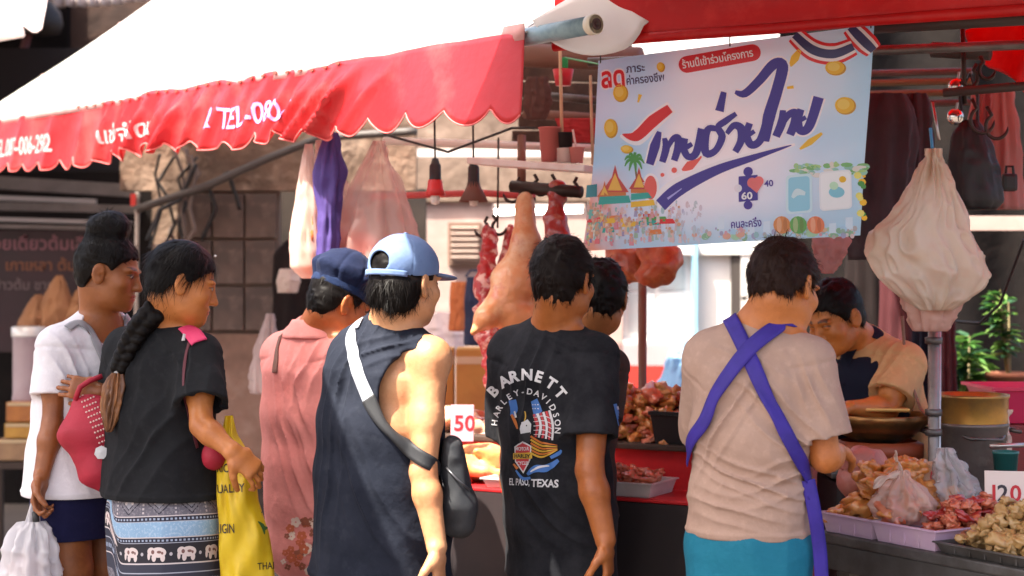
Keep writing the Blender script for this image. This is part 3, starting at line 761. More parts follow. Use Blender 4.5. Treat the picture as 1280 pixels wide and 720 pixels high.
# puzzle piece with heart and figures
P = PUR
bprint(*poly((931, 220), (955, 218), (956, 250), (932, 252)), P, 3); bprint(*disc((943, 214), 6), P, 4); bprint(*disc((944, 256), 5.5), P, 5); bprint(*disc((931, 235), 5), (.80, .79, .88), 6)
bprint(*disc((941, 259), .1), P, 3)
for (c, r) in [((949, 228), 6.5), ((957, 226), 6)]: bprint(*disc(c, r), (.80, .18, .18), 7)
bprint(*poly((943, 231), (963, 228), (955, 241)), (.80, .18, .18), 8)
btext('60', 936, 249, 9, WHT_, 9, .05, .03, w=14); btext('40', 964, 233, 8, PUR, 4, .08, .02, w=11)
btext('คนละครึ่ง', 923, 285, 10, PUR, 4, .07, .015, w=38)
# coins
def coin(x, y, r, ry, c=YEL):
    bprint(*disc((x+1.2, y+1), r, 20, ry), (.60, .30, .02), 2); bprint(*disc((x, y), r*.93, 20, ry*.93), c, 3); bprint(*disc((x-r*.1, y-ry*.1), r*.6, 18, ry*.6), (.86, .62, .12), 4)
for q in [(779, 116, 10, 11), (832, 83, 5, 6), (766, 160, 9, 12), (787, 186, 8, 5), (1058, 131, 12, 11), (1047, 84, 12, 9)]: coin(*q)
for p, w in [([(994, 82), (1006, 62)], [3, 10, 4]), ([(1006, 186), (1018, 177), (1032, 166)], [2, 8, 3]), ([(803, 128), (806, 118)], [2, 5]), ([(990, 109), (998, 108)], [3, 4])]: bprint(*stroke(p, w), YEL, 2)
# flag ribbons
for pts in ([(1000, 43), (1022, 62), (1046, 67), (1069, 58)], [(1066, 34), (1080, 50), (1092, 63)]):
    for off, w, c, l in [(0, 27, RED_, 2), (0, 19, WHT_, 3), (0, 11, (.05, .05, .16), 4)]:
        bprint(*stroke(pts, [w*.8, w, w, w*.8]), c, l)
# temple roofs, awning, palms, little people
for (x, y, w, h, c) in [(772, 240, 36, 34, (.55, .06, .05)), (803, 236, 26, 28, (.50, .05, .05)), (758, 246, 20, 20, (.60, .15, .05))]:
    bprint(*poly((x-w/2, y), (x-w*.12, y-h*.55), (x, y-h), (x+w*.12, y-h*.55), (x+w/2, y)), c, 2); bprint(*poly((x-w*.26, y-2), (x, y-h*.7), (x+w*.26, y-2)), (.84, .50, .08), 3)
    bprint(*poly((x-w*.4, y), (x+w*.4, y), (x+w*.4, y+5), (x-w*.4, y+5)), (.60, .18, .04), 3)
bprint(*poly((752, 246), (790, 244), (793, 253), (750, 256)), TEA, 4); bprint(*poly((793, 242), (815, 240), (820, 247), (793, 250)), TEA, 4); bprint(*poly((793, 252), (822, 249), (824, 256), (793, 259)), YEL, 4)
bprint(*poly((734, 232), (748, 230), (748, 246), (733, 247)), (.03, .22, .27), 3)
for k in range(9):
    a = k*2*math.pi/9; bprint(*stroke([(797, 200), (797+8*math.cos(a), 200+7*math.sin(a)-2), (797+13*math.cos(a), 204+11*math.sin(a))], [3, 4, 1], 10), GRN, 3+k % 2)
bprint(*stroke([(797, 200), (800, 222)], [2, 2.5], 6), (.2, .12, .05), 2)
pr = random.Random(4); pal = [ORA, RED_, YEL, GRN, TEA, (.16, .12, .40), (.80, .60, .46), (.75, .40, .30), (.55, .75, .85), (.35, .20, .10)]
for k in range(210):
    q = pr.random()**1.5; x = 736+q*150; y = 254+pr.random()*50-(.02*(x-738)); r = 1.0+pr.random()*2.8; pale = .25+.6*q
    bprint(*disc((x, y), r*.7, 7, r*1.35, a0=pr.random()), mixc(pal[pr.randrange(len(pal))], (.62, .66, .80), pale), 2+k % 4)
for k in range(70):                                        # market crowd: roofs, stalls and figures
    q = pr.random()**1.3; x = 738+q*120; y = 262+pr.random()*38-.02*(x-738); h = 5+pr.random()*7; c_ = mixc(pal[pr.randrange(len(pal))], (.70, .70, .80), .15+.5*q)
    bprint(*poly((x-h*.30, y+h), (x-h*.22, y), (x+h*.22, y), (x+h*.30, y+h)), c_, 3+k % 3); bprint(*disc((x, y-h*.2), h*.22, 8), (.62, .34, .22), 5+k % 2)
for k in range(14):
    x = 742+pr.random()*95; y = 262+pr.random()*28; w = 8+pr.random()*9; bprint(*poly((x-w, y+4), (x-w*.8, y-2), (x+w*.8, y-3), (x+w, y+3)), [RED_, TEA, ORA, YEL, GRN][k % 5], 3+k % 3)
for k in range(26):
    x = 862+pr.random()*215; y = 290+pr.random()*8-(x-862)*.02; bprint(*disc((x, y), 3+pr.random()*4, 9, 2.5+pr.random()*3), mixc([GRN, (.25, .55, .25), ORA, SKY_][k % 4], (.75, .85, .92), .3), 2+k % 3)
for k in range(9):
    x = 905+k*19; y = 268+pr.random()*14; bprint(*poly((x, y+16), (x+1, y), (x+9, y-1), (x+9, y+15)), (.66, .80, .92), 2)
for k in range(60):
    x = 880+pr.random()*195; y = 285+pr.random()*11; r = 1.2+pr.random()*3
    bprint(*disc((x, y), r*.8, 7, r), mixc(pal[pr.randrange(len(pal))], (.62, .70, .82), .5), 2+k % 4)
for k in range(40):
    x = 995+pr.random()*88; y = 205+pr.random()*14; bprint(*disc((x, y), 2+pr.random()*6, 8, 1.5+pr.random()*3), [(.20, .48, .18), (.40, .62, .25), (.75, .72, .68), (.30, .58, .50)][k % 4], 2+k % 3)
for k in range(12): bprint(*disc((1080-pr.random()*8, 215+pr.random()*65), 2+pr.random()*3, 8), [YEL, GRN, (.80, .75, .2)][k % 3], 2+k % 3)
def rrect(x0, y0, x1, y1, r, col, lev, lean=0):
    P_ = []
    for cx, cy, a in ((x1-r, y0+r, -90), (x1-r, y1-r, 0), (x0+r, y1-r, 90), (x0+r, y0+r, 180)):
        for k in range(5): t = math.radians(a+22.5*k); P_.append((cx+r*math.cos(t), cy+r*math.sin(t)-lean*(cx-x0)))
    return bprint(np.array(P_), [tuple(range(20))], col, lev, 'print')
rrect(990, 219, 1021, 268, 5, (.62, .82, .90), 5, .1); rrect(993, 222, 1018, 265, 4, (.33, .66, .82), 6, .1); rrect(1029, 215, 1066, 264, 5, (.82, .84, .88), 6, .1); rrect(1031, 217, 1064, 262, 4, (.88, .90, .93), 7, .1)
bprint(*stroke([(998, 247), (1004, 240), (1013, 242)], [3, 9, 4]), (.70, .86, .92), 8); bprint(*disc((1049, 240), 9, 16, 7), (.25, .60, .75), 8); bprint(*disc((1056, 224), 4), YEL, 8); bprint(*disc((1046, 232), 5), (.55, .80, .60), 9)
for x, c in ((1024, (.80, .25, .12)), (1004, (.15, .42, .12)), (985, (.70, .28, .10))):
    bprint(*disc((x, 281), 10, 16, 11), c, 6); bprint(*disc((x-3, 281), 3, 10, 10), mixc(c, (1, .8, .6), .3), 7); bprint(*disc((x+4, 281), 2.5, 10, 9), mixc(c, (.2, .05, .02), .3), 7)
for s in (0.01, .5, .99):
    p = ban(s, .015, .002)
    MB().tube([p, p+AZ*.05+RN*.0, p+AZ*.12-RN*.03], .0022, 6).build('tie', blk, bn)
# ================================================================== LEFT COUNTER (two steps)
K0 = np.array((.287, 5.6, 0)); KE = RE; KN = RN
def K(u, o, z): return K0+KE*u+KN*o+AZ*z
kax = [KE, KN, AZ]
ct = empty('meat_counter', K(-.2, -.1, 0), 'stepped red meat counter with a black front behind the customers', 'counter')
rcl = M('red_cloth', (.56, .012, .016), .5, bump=(30, .3), var=(5, (.36, .008, .012), .6, .42, .6))
bct = M('black_front', (.020, .014, .016), .6, bump=(10, .3), var=(3, (.04, .025, .025), .6, .45, .6))
def kbox(u0, u1, o0, o1, z0, z1, bev=0): return MB().box(K((u0+u1)/2, (o0+o1)/2, (z0+z1)/2), (u1-u0, o1-o0, z1-z0), kax, bev)
kbox(-1.1, .62, .0, .27, .03, .815).build('lower_step', bct, ct)
kbox(-1.1, .62, -.55, -.003, .03, .955).build('upper_step', rcl, ct)
kbox(-1.1, .62, .0, .268, .8165, .829, .004).build('lower_top', rcl, ct)
kbox(-1.1, .62, -.56, .02, .957, .978, .005).build('upper_board', M('dark_wood', (.045, .025, .016), .7, bump=(40, .3)), ct)

# ================================================================== RIGHT TABLE
T1, T2 = J(1024, 662, 4.72), J(1290, 715, 4.05); TE = unit((T2-T1)*(1, 1, 0)); TB = np.array((-TE[1], TE[0], 0)); TB = TB if TB[1] > 0 else -TB
TZ = .80; T0 = T1*(1, 1, 0)
def T(u, w, z): return T0+TE*u+TB*w+AZ*z
tax = [TE, TB, AZ]
tbl = empty('steel_table', T(.5, .35, 0), 'dull steel table heaped with trays of chicken and chopped meat', 'table')
def tbox(u0, u1, w0, w1, z0, z1, bev=0): return MB().box(T((u0+u1)/2, (w0+w1)/2, (z0+z1)/2), (u1-u0, w1-w0, z1-z0), tax, bev)
tbox(-.02, 1.15, 0, .85, TZ-.03, TZ, .006).build('table_top', dst, tbl)
tbox(-.01, 1.14, .006, .03, TZ-.105, TZ-.0305, .004).build('apron', M('apron_steel', (.10, .095, .09), .5, metal=.5, bump=(40, .2), var=(8, (.06, .05, .045), .6, .4, .6)), tbl)
for u, w in ((.06, .06), (1.08, .06), (.06, .78), (1.08, .78)): tbox(u-.02, u+.02, w-.02, w+.02, 0, TZ-.031).build('leg', dst, tbl)
tbox(.02, 1.10, .1, .75, .24, .262).build('lower_shelf', dst, tbl)
o = empty('storage_tub', T(.3, .42, .263), 'dark storage tub under the steel table', 'tub')
mb = MB(); mb.box(T(.42, .40, .40), (.46, .36, .27), tax, .03); mb.build('tub', M('tub_dark', (.035, .024, .022), .5), o)
o = empty('red_basin', T(.13, .2, .263), 'small red basin glimpsed under the steel table', 'basin')
MB().lathe(T(.13, .2, .263), [(0, 0), (.07, 0), (.10, .12), (.108, .125), (.10, .13), (.068, .01), (0, .01)], 24).build('basin', M('red_plastic', (.55, .02, .04), .35), o, True)

def tray(name, u0, u1, w0, w1, h, m, label, T_=T, ax=tax, z=TZ+.001, flare=.012):
    o = empty(name, T_((u0+u1)/2, (w0+w1)/2, z), label, 'tray')
    mb = MB(); t = .004
    def ring(f, zz): return [T_(u0-f, w0-f, zz), T_(u1+f, w0-f, zz), T_(u1+f, w1+f, zz), T_(u0-f, w1+f, zz)]
    V = ring(0, z)+ring(flare, z+h)+ring(flare+.007, z+h+.001)+ring(flare+.006, z+h+.005)+ring(flare-t, z+h+.005)+ring(-t, z+t)
    F = [(3, 2, 1, 0)]
    for r in range(5):
        for k in range(4): F.append((r*4+k, r*4+(k+1) % 4, r*4+4+(k+1) % 4, r*4+4+k))
    F.append((20, 21, 22, 23)); mb.add(V, F); mb.build('tray', m, o)
    mb = MB(); n_ = max(3, int((u1-u0)/.05))
    for k in range(1, n_): mb.box(T_(u0+(u1-u0)*k/n_, w0-flare*.5-.001, z+h*.5), (.004, .004, h*.8), ax)
    mb.build('ribs', m, o)['kind'] = 'stuff'
    return o
lil = M('lilac_plastic', (.62, .44, .60), .35, transl=.25, var=(7, (.70, .55, .62), .6, .4, .6))
tray('plastic_tray', .015, .20, .015, .34, .052, lil, 'lilac plastic tray of orange chicken at the left end of the steel table')
tray('plastic_tray', .225, .44, .015, .34, .052, lil, 'lilac plastic tray holding the tied bag and red meat scraps')
tray('metal_tray', .46, .98, .02, .42, .025, dst, 'dark metal tray of beige chopped offal at the right end of the steel table')

# ---- meat pieces: a few shapes, copied
def blob(seed, sx, sy, sz, m, name, sub=3, amp=.62, fr_=2.3):
    bm = bmesh.new(); bmesh.ops.create_icosphere(bm, subdivisions=sub, radius=1)
    P = np.array([v.co[:] for v in bm.verts]); N_ = P/np.linalg.norm(P, axis=1)[:, None]
    q = P*fr_+seed*7.3; d = 1+amp*(vnoise(q)-.5)*2+amp*.5*(ridge(q*2.1)-.5)
    P = N_*d[:, None]*np.array((sx, sy, sz)); P[:, 0] += .3*sx*(vnoise(P/sx*.6+seed*3)-.5)
    F = np.array([[v.index for v in f.verts] for f in bm.faces]); bm.free()
    me = bpy.data.meshes.new(name); me.from_pydata(P.tolist(), [], F.tolist()); me.polygons.foreach_set('use_smooth', np.ones(len(F), dtype=bool))
    me.materials.append(m); return me
chick = M('chicken_skin', (.58, .20, .035), .38, sss=.15, bump=(70, .5, .004), var=[(14, (.68, .34, .10), .8, .45, .62), (30, (.42, .07, .02), .7, .55, .7)], coat=.7)
redm = M('red_meat', (.36, .022, .015), .33, sss=.1, bump=(50, .5, .004), var=[(22, (.58, .22, .13), .9, .54, .66), (6, (.28, .015, .012), .6, .45, .6)], coat=.7)
pinkm = M('pink_meat', (.56, .125, .055), .36, sss=.12, bump=(50, .4, .004), var=[(16, (.60, .24, .13), .8, .45, .62), (40, (.42, .06, .04), .6, .55, .7)], coat=.7)
offal = M('beige_offal', (.40, .23, .08), .42, sss=.1, bump=(80, .5, .004), var=[(25, (.54, .36, .16), .8, .45, .6), (12, (.28, .14, .05), .7, .52, .68)], coat=.2)
pale = M('pale_pork', (.72, .40, .25), .42, sss=.15, bump=(60, .3, .004), var=[(9, (.80, .55, .42), .7, .45, .62), (22, (.62, .18, .12), .6, .56, .7)], coat=.2)
def pile(name, mats, size, pts, label, cat, group, seed=1, flat=.6, shapes=5):
    r = random.Random(seed); ms = [blob(seed*10+k, size*(1.1+.5*r.random()), size*(.75+.3*r.random()), size*flat*(.8+.5*r.random()), mats[k % len(mats)], name) for k in range(shapes)]
    for i, p in enumerate(pts):
        o = bpy.data.objects.new(name, ms[i % shapes]); C.objects.link(o); o.location = tuple(p)
        o.rotation_euler = (r.uniform(-.6, .6), r.uniform(-.6, .6), r.uniform(0, 6.28)); s_ = r.uniform(.75, 1.25); o.scale = (s_, s_, s_)
        tag(o, label, cat, group)
def heap(fn, u0, u1, w0, w1, z, h, n, seed, lay=3):
    r = random.Random(seed); out = []
    for k in range(n):
        L_ = r.random()**1.5; s_ = 1-.55*L_
        u = (u0+u1)/2+(r.random()-.5)*(u1-u0)*s_; w = (w0+w1)/2+(r.random()-.5)*(w1-w0)*s_
        out.append(fn(u, w, z+h*L_*(.75+.25*r.random())))
    return out
pile('chicken_piece', [chick], .029, heap(T, .0, .22, .03, .36, TZ+.04, .17, 110, 2), 'orange chicken piece heaped at the left end of the steel table', 'chicken piece', 'chicken heaped on the steel table', 2)
pile('meat_scrap', [pinkm, redm, pinkm], .016, heap(T, .31, .47, .06, .38, TZ+.03, .10, 170, 3), 'red meat scrap piled behind the tied plastic bag', 'meat piece', 'red scraps on the steel table', 3)
pile('offal_chunk', [offal], .0185, heap(T, .46, .90, .03, .36, TZ+.03, .12, 290, 4), 'beige offal chunk in the dark metal tray before the 120 price card', 'offal chunk', 'beige chunks in the metal tray', 4, .75)
pile('meat_piece', [chick, pinkm], .027, heap(K, -.16, .34, -.33, .0, .985, .18, 190, 5), 'orange meat piece heaped on the upper counter beside the black tub', 'meat piece', 'meat heaped on the upper counter', 5)
pile('meat_piece', [redm, pinkm, redm], .026, heap(K, .24, .60, -.30, -.04, 1.06, .19, 110, 6), 'red chopped meat piled in the black tub', 'meat piece', 'red meat in the black tub', 6)
pile('pork_cut', [pale, pinkm], .055, heap(K, -.78, -.38, -.30, -.02, .985, .06, 16, 7), 'pale pork cut lying on the upper counter behind the pink price card', 'pork cut', 'pale pork on the upper counter', 7)
pile('meat_strip', [redm, chick], .028, heap(K, -.70, -.34, .05, .22, .835, .03, 26, 8), 'small red meat strip on the lower step beside the whole chicken', 'meat piece', 'strips on the lower step', 8)
pile('mince_lump', [pinkm], .020, heap(K, .04, .30, .08, .24, .872, .045, 50, 9), 'pink mince lump in the white tray on the lower step', 'mince', 'mince in the white tray', 9)
wtr = M('white_plastic', (.72, .68, .66), .4, transl=.2, var=(6, (.55, .48, .46), .5, .45, .6))
tray('white_tray', .03, .31, .07, .25, .042, wtr, 'white plastic tray of pink mince on the lower step', K, kax, .83)
tray('white_tray', -.285, -.18, .12, .25, .028, wtr, 'small white tray at the lower step left of the black shirt', K, kax, .83)
o = empty('black_tub', K(.43, -.16, .979), 'black plastic tub of red chopped meat on the upper counter', 'tub')
mb = MB()
def rr(f, zz): return [K(.22-f, -.32-f, zz), K(.64+f, -.32-f, zz), K(.64+f, .0+f, zz), K(.22-f, .0+f, zz)]
V = rr(0, .98)+rr(.012, 1.075)+rr(.018, 1.076)+rr(.018, 1.088)+rr(.006, 1.088)+rr(-.005, .985); F = [(3, 2, 1, 0)]+[(r*4+k, r*4+(k+1) % 4, r*4+4+(k+1) % 4, r*4+4+k) for r in range(5) for k in range(4)]+[(20, 21, 22, 23)]
mb.add(V, F); mb.build('tub', blk, o)
# whole chicken on the lower step
def chicken_at(p, s_):
    o = empty('whole_chicken', p, 'plump whole chicken lying on the lower step under the pink price card', 'chicken')
    sd = S(.006); p = np.array(p)
    sd.ell(p+(0, 0, .055*s_), (.085*s_, .06*s_, .055*s_)).ell(p+(.05*s_, -.01, .06*s_), (.05*s_, .052*s_, .05*s_), k=.03)
    sd.cone(p+(-.05*s_, -.05*s_, .05*s_), p+(.03*s_, -.075*s_, .035*s_), .032*s_, .018*s_, k=.02).cone(p+(.03*s_, -.075*s_, .035*s_), p+(.085*s_, -.07*s_, .03*s_), .014*s_, .011*s_, k=.01)
    sd.cone(p+(.06*s_, -.04*s_, .08*s_), p+(.01*s_, -.06*s_, .095*s_), .018*s_, .012*s_, k=.015).cone(p+(.09*s_, 0, .06*s_), p+(.135*s_, .0, .035*s_), .026*s_, .014*s_, k=.02)
    sd.disp(lambda P: .006*(vnoise(P*35)-.5))
    later(sd, lambda V, F: mesh_obj('body', V, F, M('whole_chicken_skin', (.70, .33, .10), .36, sss=.15, bump=(90, .4, .003), var=[(10, (.80, .52, .22), .8, .42, .62)], coat=.3), o, True))
chicken_at(K(-.41, .12, .832), 1.15)

def card(name, px0, px1, py0, py1, Y, m, body, tcol, label, size, lean=.12, yaw=-.2, dx=0, cols=None):
    a = J((px0+px1)/2, py1, Y); w = (px1-px0)/FPX*Y; h = (py1-py0)/FPX*Y
    r = np.array((math.cos(yaw), math.sin(yaw), 0)); n_ = np.array((math.sin(yaw), -math.cos(yaw), 0)); up = unit(AZ*math.cos(lean)-n_*math.sin(lean)); nn = np.cross(r, up)
    o = empty(name, a, label, 'price card')
    MB().box(a+up*h/2, (w, h, .004), [r, up, nn], .0015).build('card', m, o)
    x = -w*.42+dx
    for k, ch in enumerate(body):
        if ch == ' ': x += .012; continue
        V, F = text_mesh(ch, size/FPX*Y, .02*size/FPX*Y); ad = V[:, 0].max()
        W = [a+up*(h*.30+v[1])+r*(x+v[0])+nn*(.0032 if nn[1] < 0 else -.0032) for v in V]; x += ad+.004
        mesh_obj('figure', W, F, (cols or [tcol]*9)[k], o)
    return o
inkr, inkk = M('ink_red', (.55, .01, .02), .5), M('ink_black', (.03, .02, .03), .5)
card('price_card', 563, 592, 506, 552, 5.62, M('card_pink', (.80, .42, .50), .5, transl=.2), '50', inkr, 'pink price card marked 50 beside the sleeveless man', 27, dx=.004, yaw=-.1)
card('price_card', 1141, 1181, 577, 619, 4.72, M('card_orange', (.74, .42, .26), .5, transl=.2), ' 0', inkr, 'orange price card with a red nought behind the tied bag', 30, dx=.03, yaw=-.15)
card('price_card', 1232, 1283, 589, 642, 4.50, M('card_white', (.78, .66, .60), .5), '120', inkr, 'white price card marked 120 above the beige offal', 28, cols=[inkr, inkk, inkr], yaw=-.2)

# ---- things on the steel table
# tied plastic bag
clear = M('clear_plastic', (.80, .66, .60), .18, alpha=.62, transl=.3, spec=.6)
bgc = J(1128, 655, 4.58)
tb_ = loft('tied_bag', bgc+(0, 0, .150), bgc, [(0, .010, .010), (.12, .018, .018), (.32, .050, .04), (.62, .082, .065), (.88, .078, .062), (1, .05, .04)], M('milky_plastic', (.80, .56, .46), .16, alpha=.55, transl=.30, spec=.9),
           pleat=.22, np_=9, n=96, nv=40, crumple=.008, seed=2.)
tag(tb_, 'tied milky plastic bag of meat sitting on the lilac tray', 'bag')
for sgn, e in ((-1, J(1092, 606, 4.55)), (1, J(1118, 568, 4.6))):
    a = bgc+(sgn*.0, 0, .132)
    solid(MB().grid(lambda u, v: lerp(a, e, u)+np.array((0, 0, (v-.5)*(.02+.012*math.sin(u*9))))+np.array((0, (.01*math.sin(u*7+v*5)), .01*math.sin(math.pi*u))), 12, 4).build('tied_handle', M('white_film', (.82, .66, .56), .3, transl=.4), tb_, True), .002)
pile('meat_in_bag', [pinkm, chick], .030, [bgc+(random.uniform(-.045, .045), random.uniform(-.03, .03), .03+.02*random.random()) for _ in range(12)], 'chunk of meat inside the tied milky bag', 'meat piece', 'meat inside the tied bag', 13)
sd = S(.006); c = J(1079, 612, 4.92)
sd.ell(c+(0, 0, .06), (.075, .055, .075)).ell(c+(.03, -.02, .035), (.05, .045, .05), k=.03).ell(c+(-.03, -.02, .02), (.05, .045, .04), k=.03)
sd.disp(lambda P: .016*(vnoise(P*26)-.5)-.006*np.maximum(0, ridge(P*11+3)-.82)*8)
later(sd, lambda V, F: tag(mesh_obj('pork_joint', V, F, M('joint_pink', (.42, .15, .12), .42, sss=.1, bump=(40, .5, .006), var=[(9, (.56, .30, .23), .8, .45, .6), (14, (.30, .04, .035), .8, .55, .68)]), None, True), 'round pink pork joint standing behind the heaped chicken', 'pork joint'))
solid_c = J(1200, 628, 4.66)
o = loft('plastic_wrap', solid_c+(-.03, .05, .15), solid_c, [(0, .010, .010), (.3, .03, .025), (.7, .052, .045), (1, .045, .04)], M('crinkled_film', (.60, .58, .58), .08, alpha=.42, spec=.8), 'crumpled clear plastic wrap behind the orange price card', 'plastic wrap', pleat=.35, np_=7, crumple=.016, n=60)
# big aluminium pot with a lid leaning on it
pc = J(1212, 612, 5.15); alu = M('worn_aluminium', (.20, .17, .15), .45, metal=.6, bump=(30, .25, .004), var=[(5, (.10, .08, .07), .7, .42, .6), (16, (.3, .26, .22), .5, .55, .7)])
o = empty('cooking_pot', pc, 'big dull aluminium pot with a brassy upper rim beside the steel post', 'pot'); R_ = .118
MB().lathe(pc, [(0, 0), (R_*.96, 0), (R_, .012), (R_, .20), (R_*1.02, .202), (R_*1.02, .212), (R_*.98, .213), (R_*.97, .05), (0, .05)], 40).build('body', alu, o, True)
MB().lathe(pc+(0, 0, .213), [(R_*1.0, 0), (R_*1.0, .075), (R_*1.03, .078), (R_*1.03, .088), (R_*.97, .088), (R_*.96, .01)], 40).build('upper_ring', M('brassy', (.46, .26, .06), .35, metal=.7, var=[(6, (.20, .13, .07), .8, .42, .6)], bump=(30, .2, .003)), o, True)
for s_ in (-1, 1): MB().tube([pc+(s_*R_*1.0, -.03, .19), pc+(s_*(R_+.03), -.035, .185), pc+(s_*(R_+.03), .035, .185), pc+(s_*R_, .03, .19)], .007, 8).build('handle', alu, o, True)
MB().tube([pc+(-R_*.98, -R_*.25, .20), pc+(-.03, -R_*1.04, .17), pc+(R_*.6, -R_*.86, .165), pc+(R_*.98, -.02, .195)], .006, 8).build('bail', dst, o, True)
o = empty('dark_burner', J(1150, 640, 5.2)*(1, 1, 0)+(0, 0, 0), 'black stove box under the wok beside the steel post', 'stove')
a = J(1090, 592, 5.35); MB().box((a[0], a[1], a[2]/2), (.30, .34, a[2]-.02), None, .01).build('stove_box', bct, o); MB().box((a[0], a[1], a[2]+.015), (.34, .38, .02), None, .006).build('stove_top', dst, o)
MB().box((J(1180, 600, 5.2)[0]+.06, 5.3, J(0, 617, 5.2)[2]/2), (.36, .42, J(0, 617, 5.2)[2]-.005), None, .01).build('pot_stand', bct, o)
wk = J(1098, 556, 5.2); o = empty('wok', wk, 'wide wok coloured golden for warm lamp light on the stove in front of the vendor', 'wok')
MB().lathe(wk, [(0, 0), (.05, .004), (.11, .03), (.155, .075), (.168, .10), (.172, .10), (.160, .075), (.115, .035), (.05, .010), (0, .007)], 44).build('bowl', M('wok_warm_lit', (.34, .16, .05), .3, metal=.75, bump=(25, .2, .004), var=[(5, (.12, .06, .03), .8, .42, .62)]), o, True)  # golden colour carries the warm lamp light on the wok
MB().lathe(wk+(0, 0, -.005), [(.10, -.03), (.14, -.03), (.14, .01), (.12, .02)], 32).build('stove_ring', M('ember_red', (.30, .06, .02), .5), o, True)
MB().tube([wk+(.165, -.02, .10), wk+(.20, -.03, .115), wk+(.20, .03, .115), wk+(.165, .02, .10)], .007, 8).build('handle', dst, o, True)
o = empty('cooking_board', wk+(-.02, .06, .115), 'flat tray laid across the wok in front of the vendor', 'tray')
MB().box(wk+(-.02, .04, .112), (.24, .14, .012), [unit((1, -.12, 0)), unit((.12, 1, 0)), AZ], .004).build('plate', M('plate_gold', (.60, .34, .10), .3, metal=.6), o)
o = empty('steel_post', J(1167, 600, 5.0)*(1, 1, 0), 'shiny steel post holding up the right stall roof behind the hanging bag', 'post')
MB().tube([J(1167, 0, 5.0)*(1, 1, 0), J(1167, 340, 5.0)], .017, 18).build('pole', M('post_steel', (.30, .27, .25), .48, metal=.7, bump=(60, .2, .002), var=(9, (.16, .13, .12), .6, .42, .62)), o, True)
MB().tube([J(1174, 0, 5.03)*(1, 1, 0), J(1174, 345, 5.03)], .006, 10).build('side_rod', stl, o, True)
for y in (430, 545, 520): MB().lathe(J(1167, y, 5.0), [(.020, 0), (.026, .002), (.026, .02), (.020, .022)], 18).build('collar', dst, o, True)
o = empty('brown_post', J(803, 500, 6.15)*(1, 1, 0), 'thin brown post under the hanging meat lumps', 'post')
MB().tube([J(803, 0, 6.15)*(1, 1, 0), J(803, 300, 6.15)], .0165, 14).build('pole', M('rust_brown', (.19, .075, .045), .5, bump=(40, .3)), o, True)
MB().box(J(803, 500, 6.15), (.06, .06, .02)).build('foot_plate', M('rust_brown'), o)
o = empty('teal_cup', J(1255, 588, 4.72), 'dark teal plastic cup standing behind the 120 price card', 'cup')
MB().lathe(J(1257, 610, 4.75), [(0, 0), (.028, 0), (.036, .10), (.038, .10), (.038, .107), (.034, .107), (.026, .006), (0, .006)], 24).build('cup', M('teal_plastic', (.02, .14, .13), .4), o, True)
o = empty('pink_tub', J(1290, 560, 5.9), 'bright pink plastic tub on a red crate at the right edge', 'tub')
mb = MB(); c = J(1300, 525, 5.9)
def pr_(f, zz): return [c+(-.17-f, -.14-f, zz), c+(.24+f, -.14-f, zz), c+(.24+f, .14+f, zz), c+(-.17-f, .14+f, zz)]
V = pr_(0, 0)+pr_(.045, .115)+pr_(.060, .117)+pr_(.060, .127)+pr_(.045, .127)+pr_(.0, .01); F = [(3, 2, 1, 0)]+[(r*4+k, r*4+(k+1) % 4, r*4+4+(k+1) % 4, r*4+4+k) for r in range(5) for k in range(4)]+[(20, 21, 22, 23)]
mb.add(V, F); mb.build('tub', M('hot_pink', (.75, .05, .15), .35, transl=.2), o)
o = empty('red_crate', c*(1, 1, 0)+(.03, 0, 0), 'dark red crate under the bright pink tub', 'crate'); mb = MB(); hh = c[2]-.004
MB().box(c*(1, 1, 0)+(.03, 0, hh/2), (.40, .30, hh), None, .01).build('box', M('crate_red', (.20, .02, .02), .5), o)
for k in range(5): MB().box(c*(1, 1, 0)+(.03, -.153, .12+k*.17), (.36, .012, .09)).build('slat', M('crate_slat', (.26, .025, .028), .5), o)
o = loft('twisted_bag', J(1250, 512, 5.1), J(1257, 575, 5.1), [(0, .03, .012), (.3, .014, .012), (.6, .018, .014), (1, .012, .012)], M('white_film'), 'twisted pinkish plastic bag hanging before the red crate', 'bag', pleat=.3, np_=5)
o = MB().tube([J(1237, 558, 4.9), J(1285, 556, 4.9)], .007, 10).build('steel_bar', stl, smooth=True); tag(o, 'thin bright bar behind the 120 price card', 'bar')

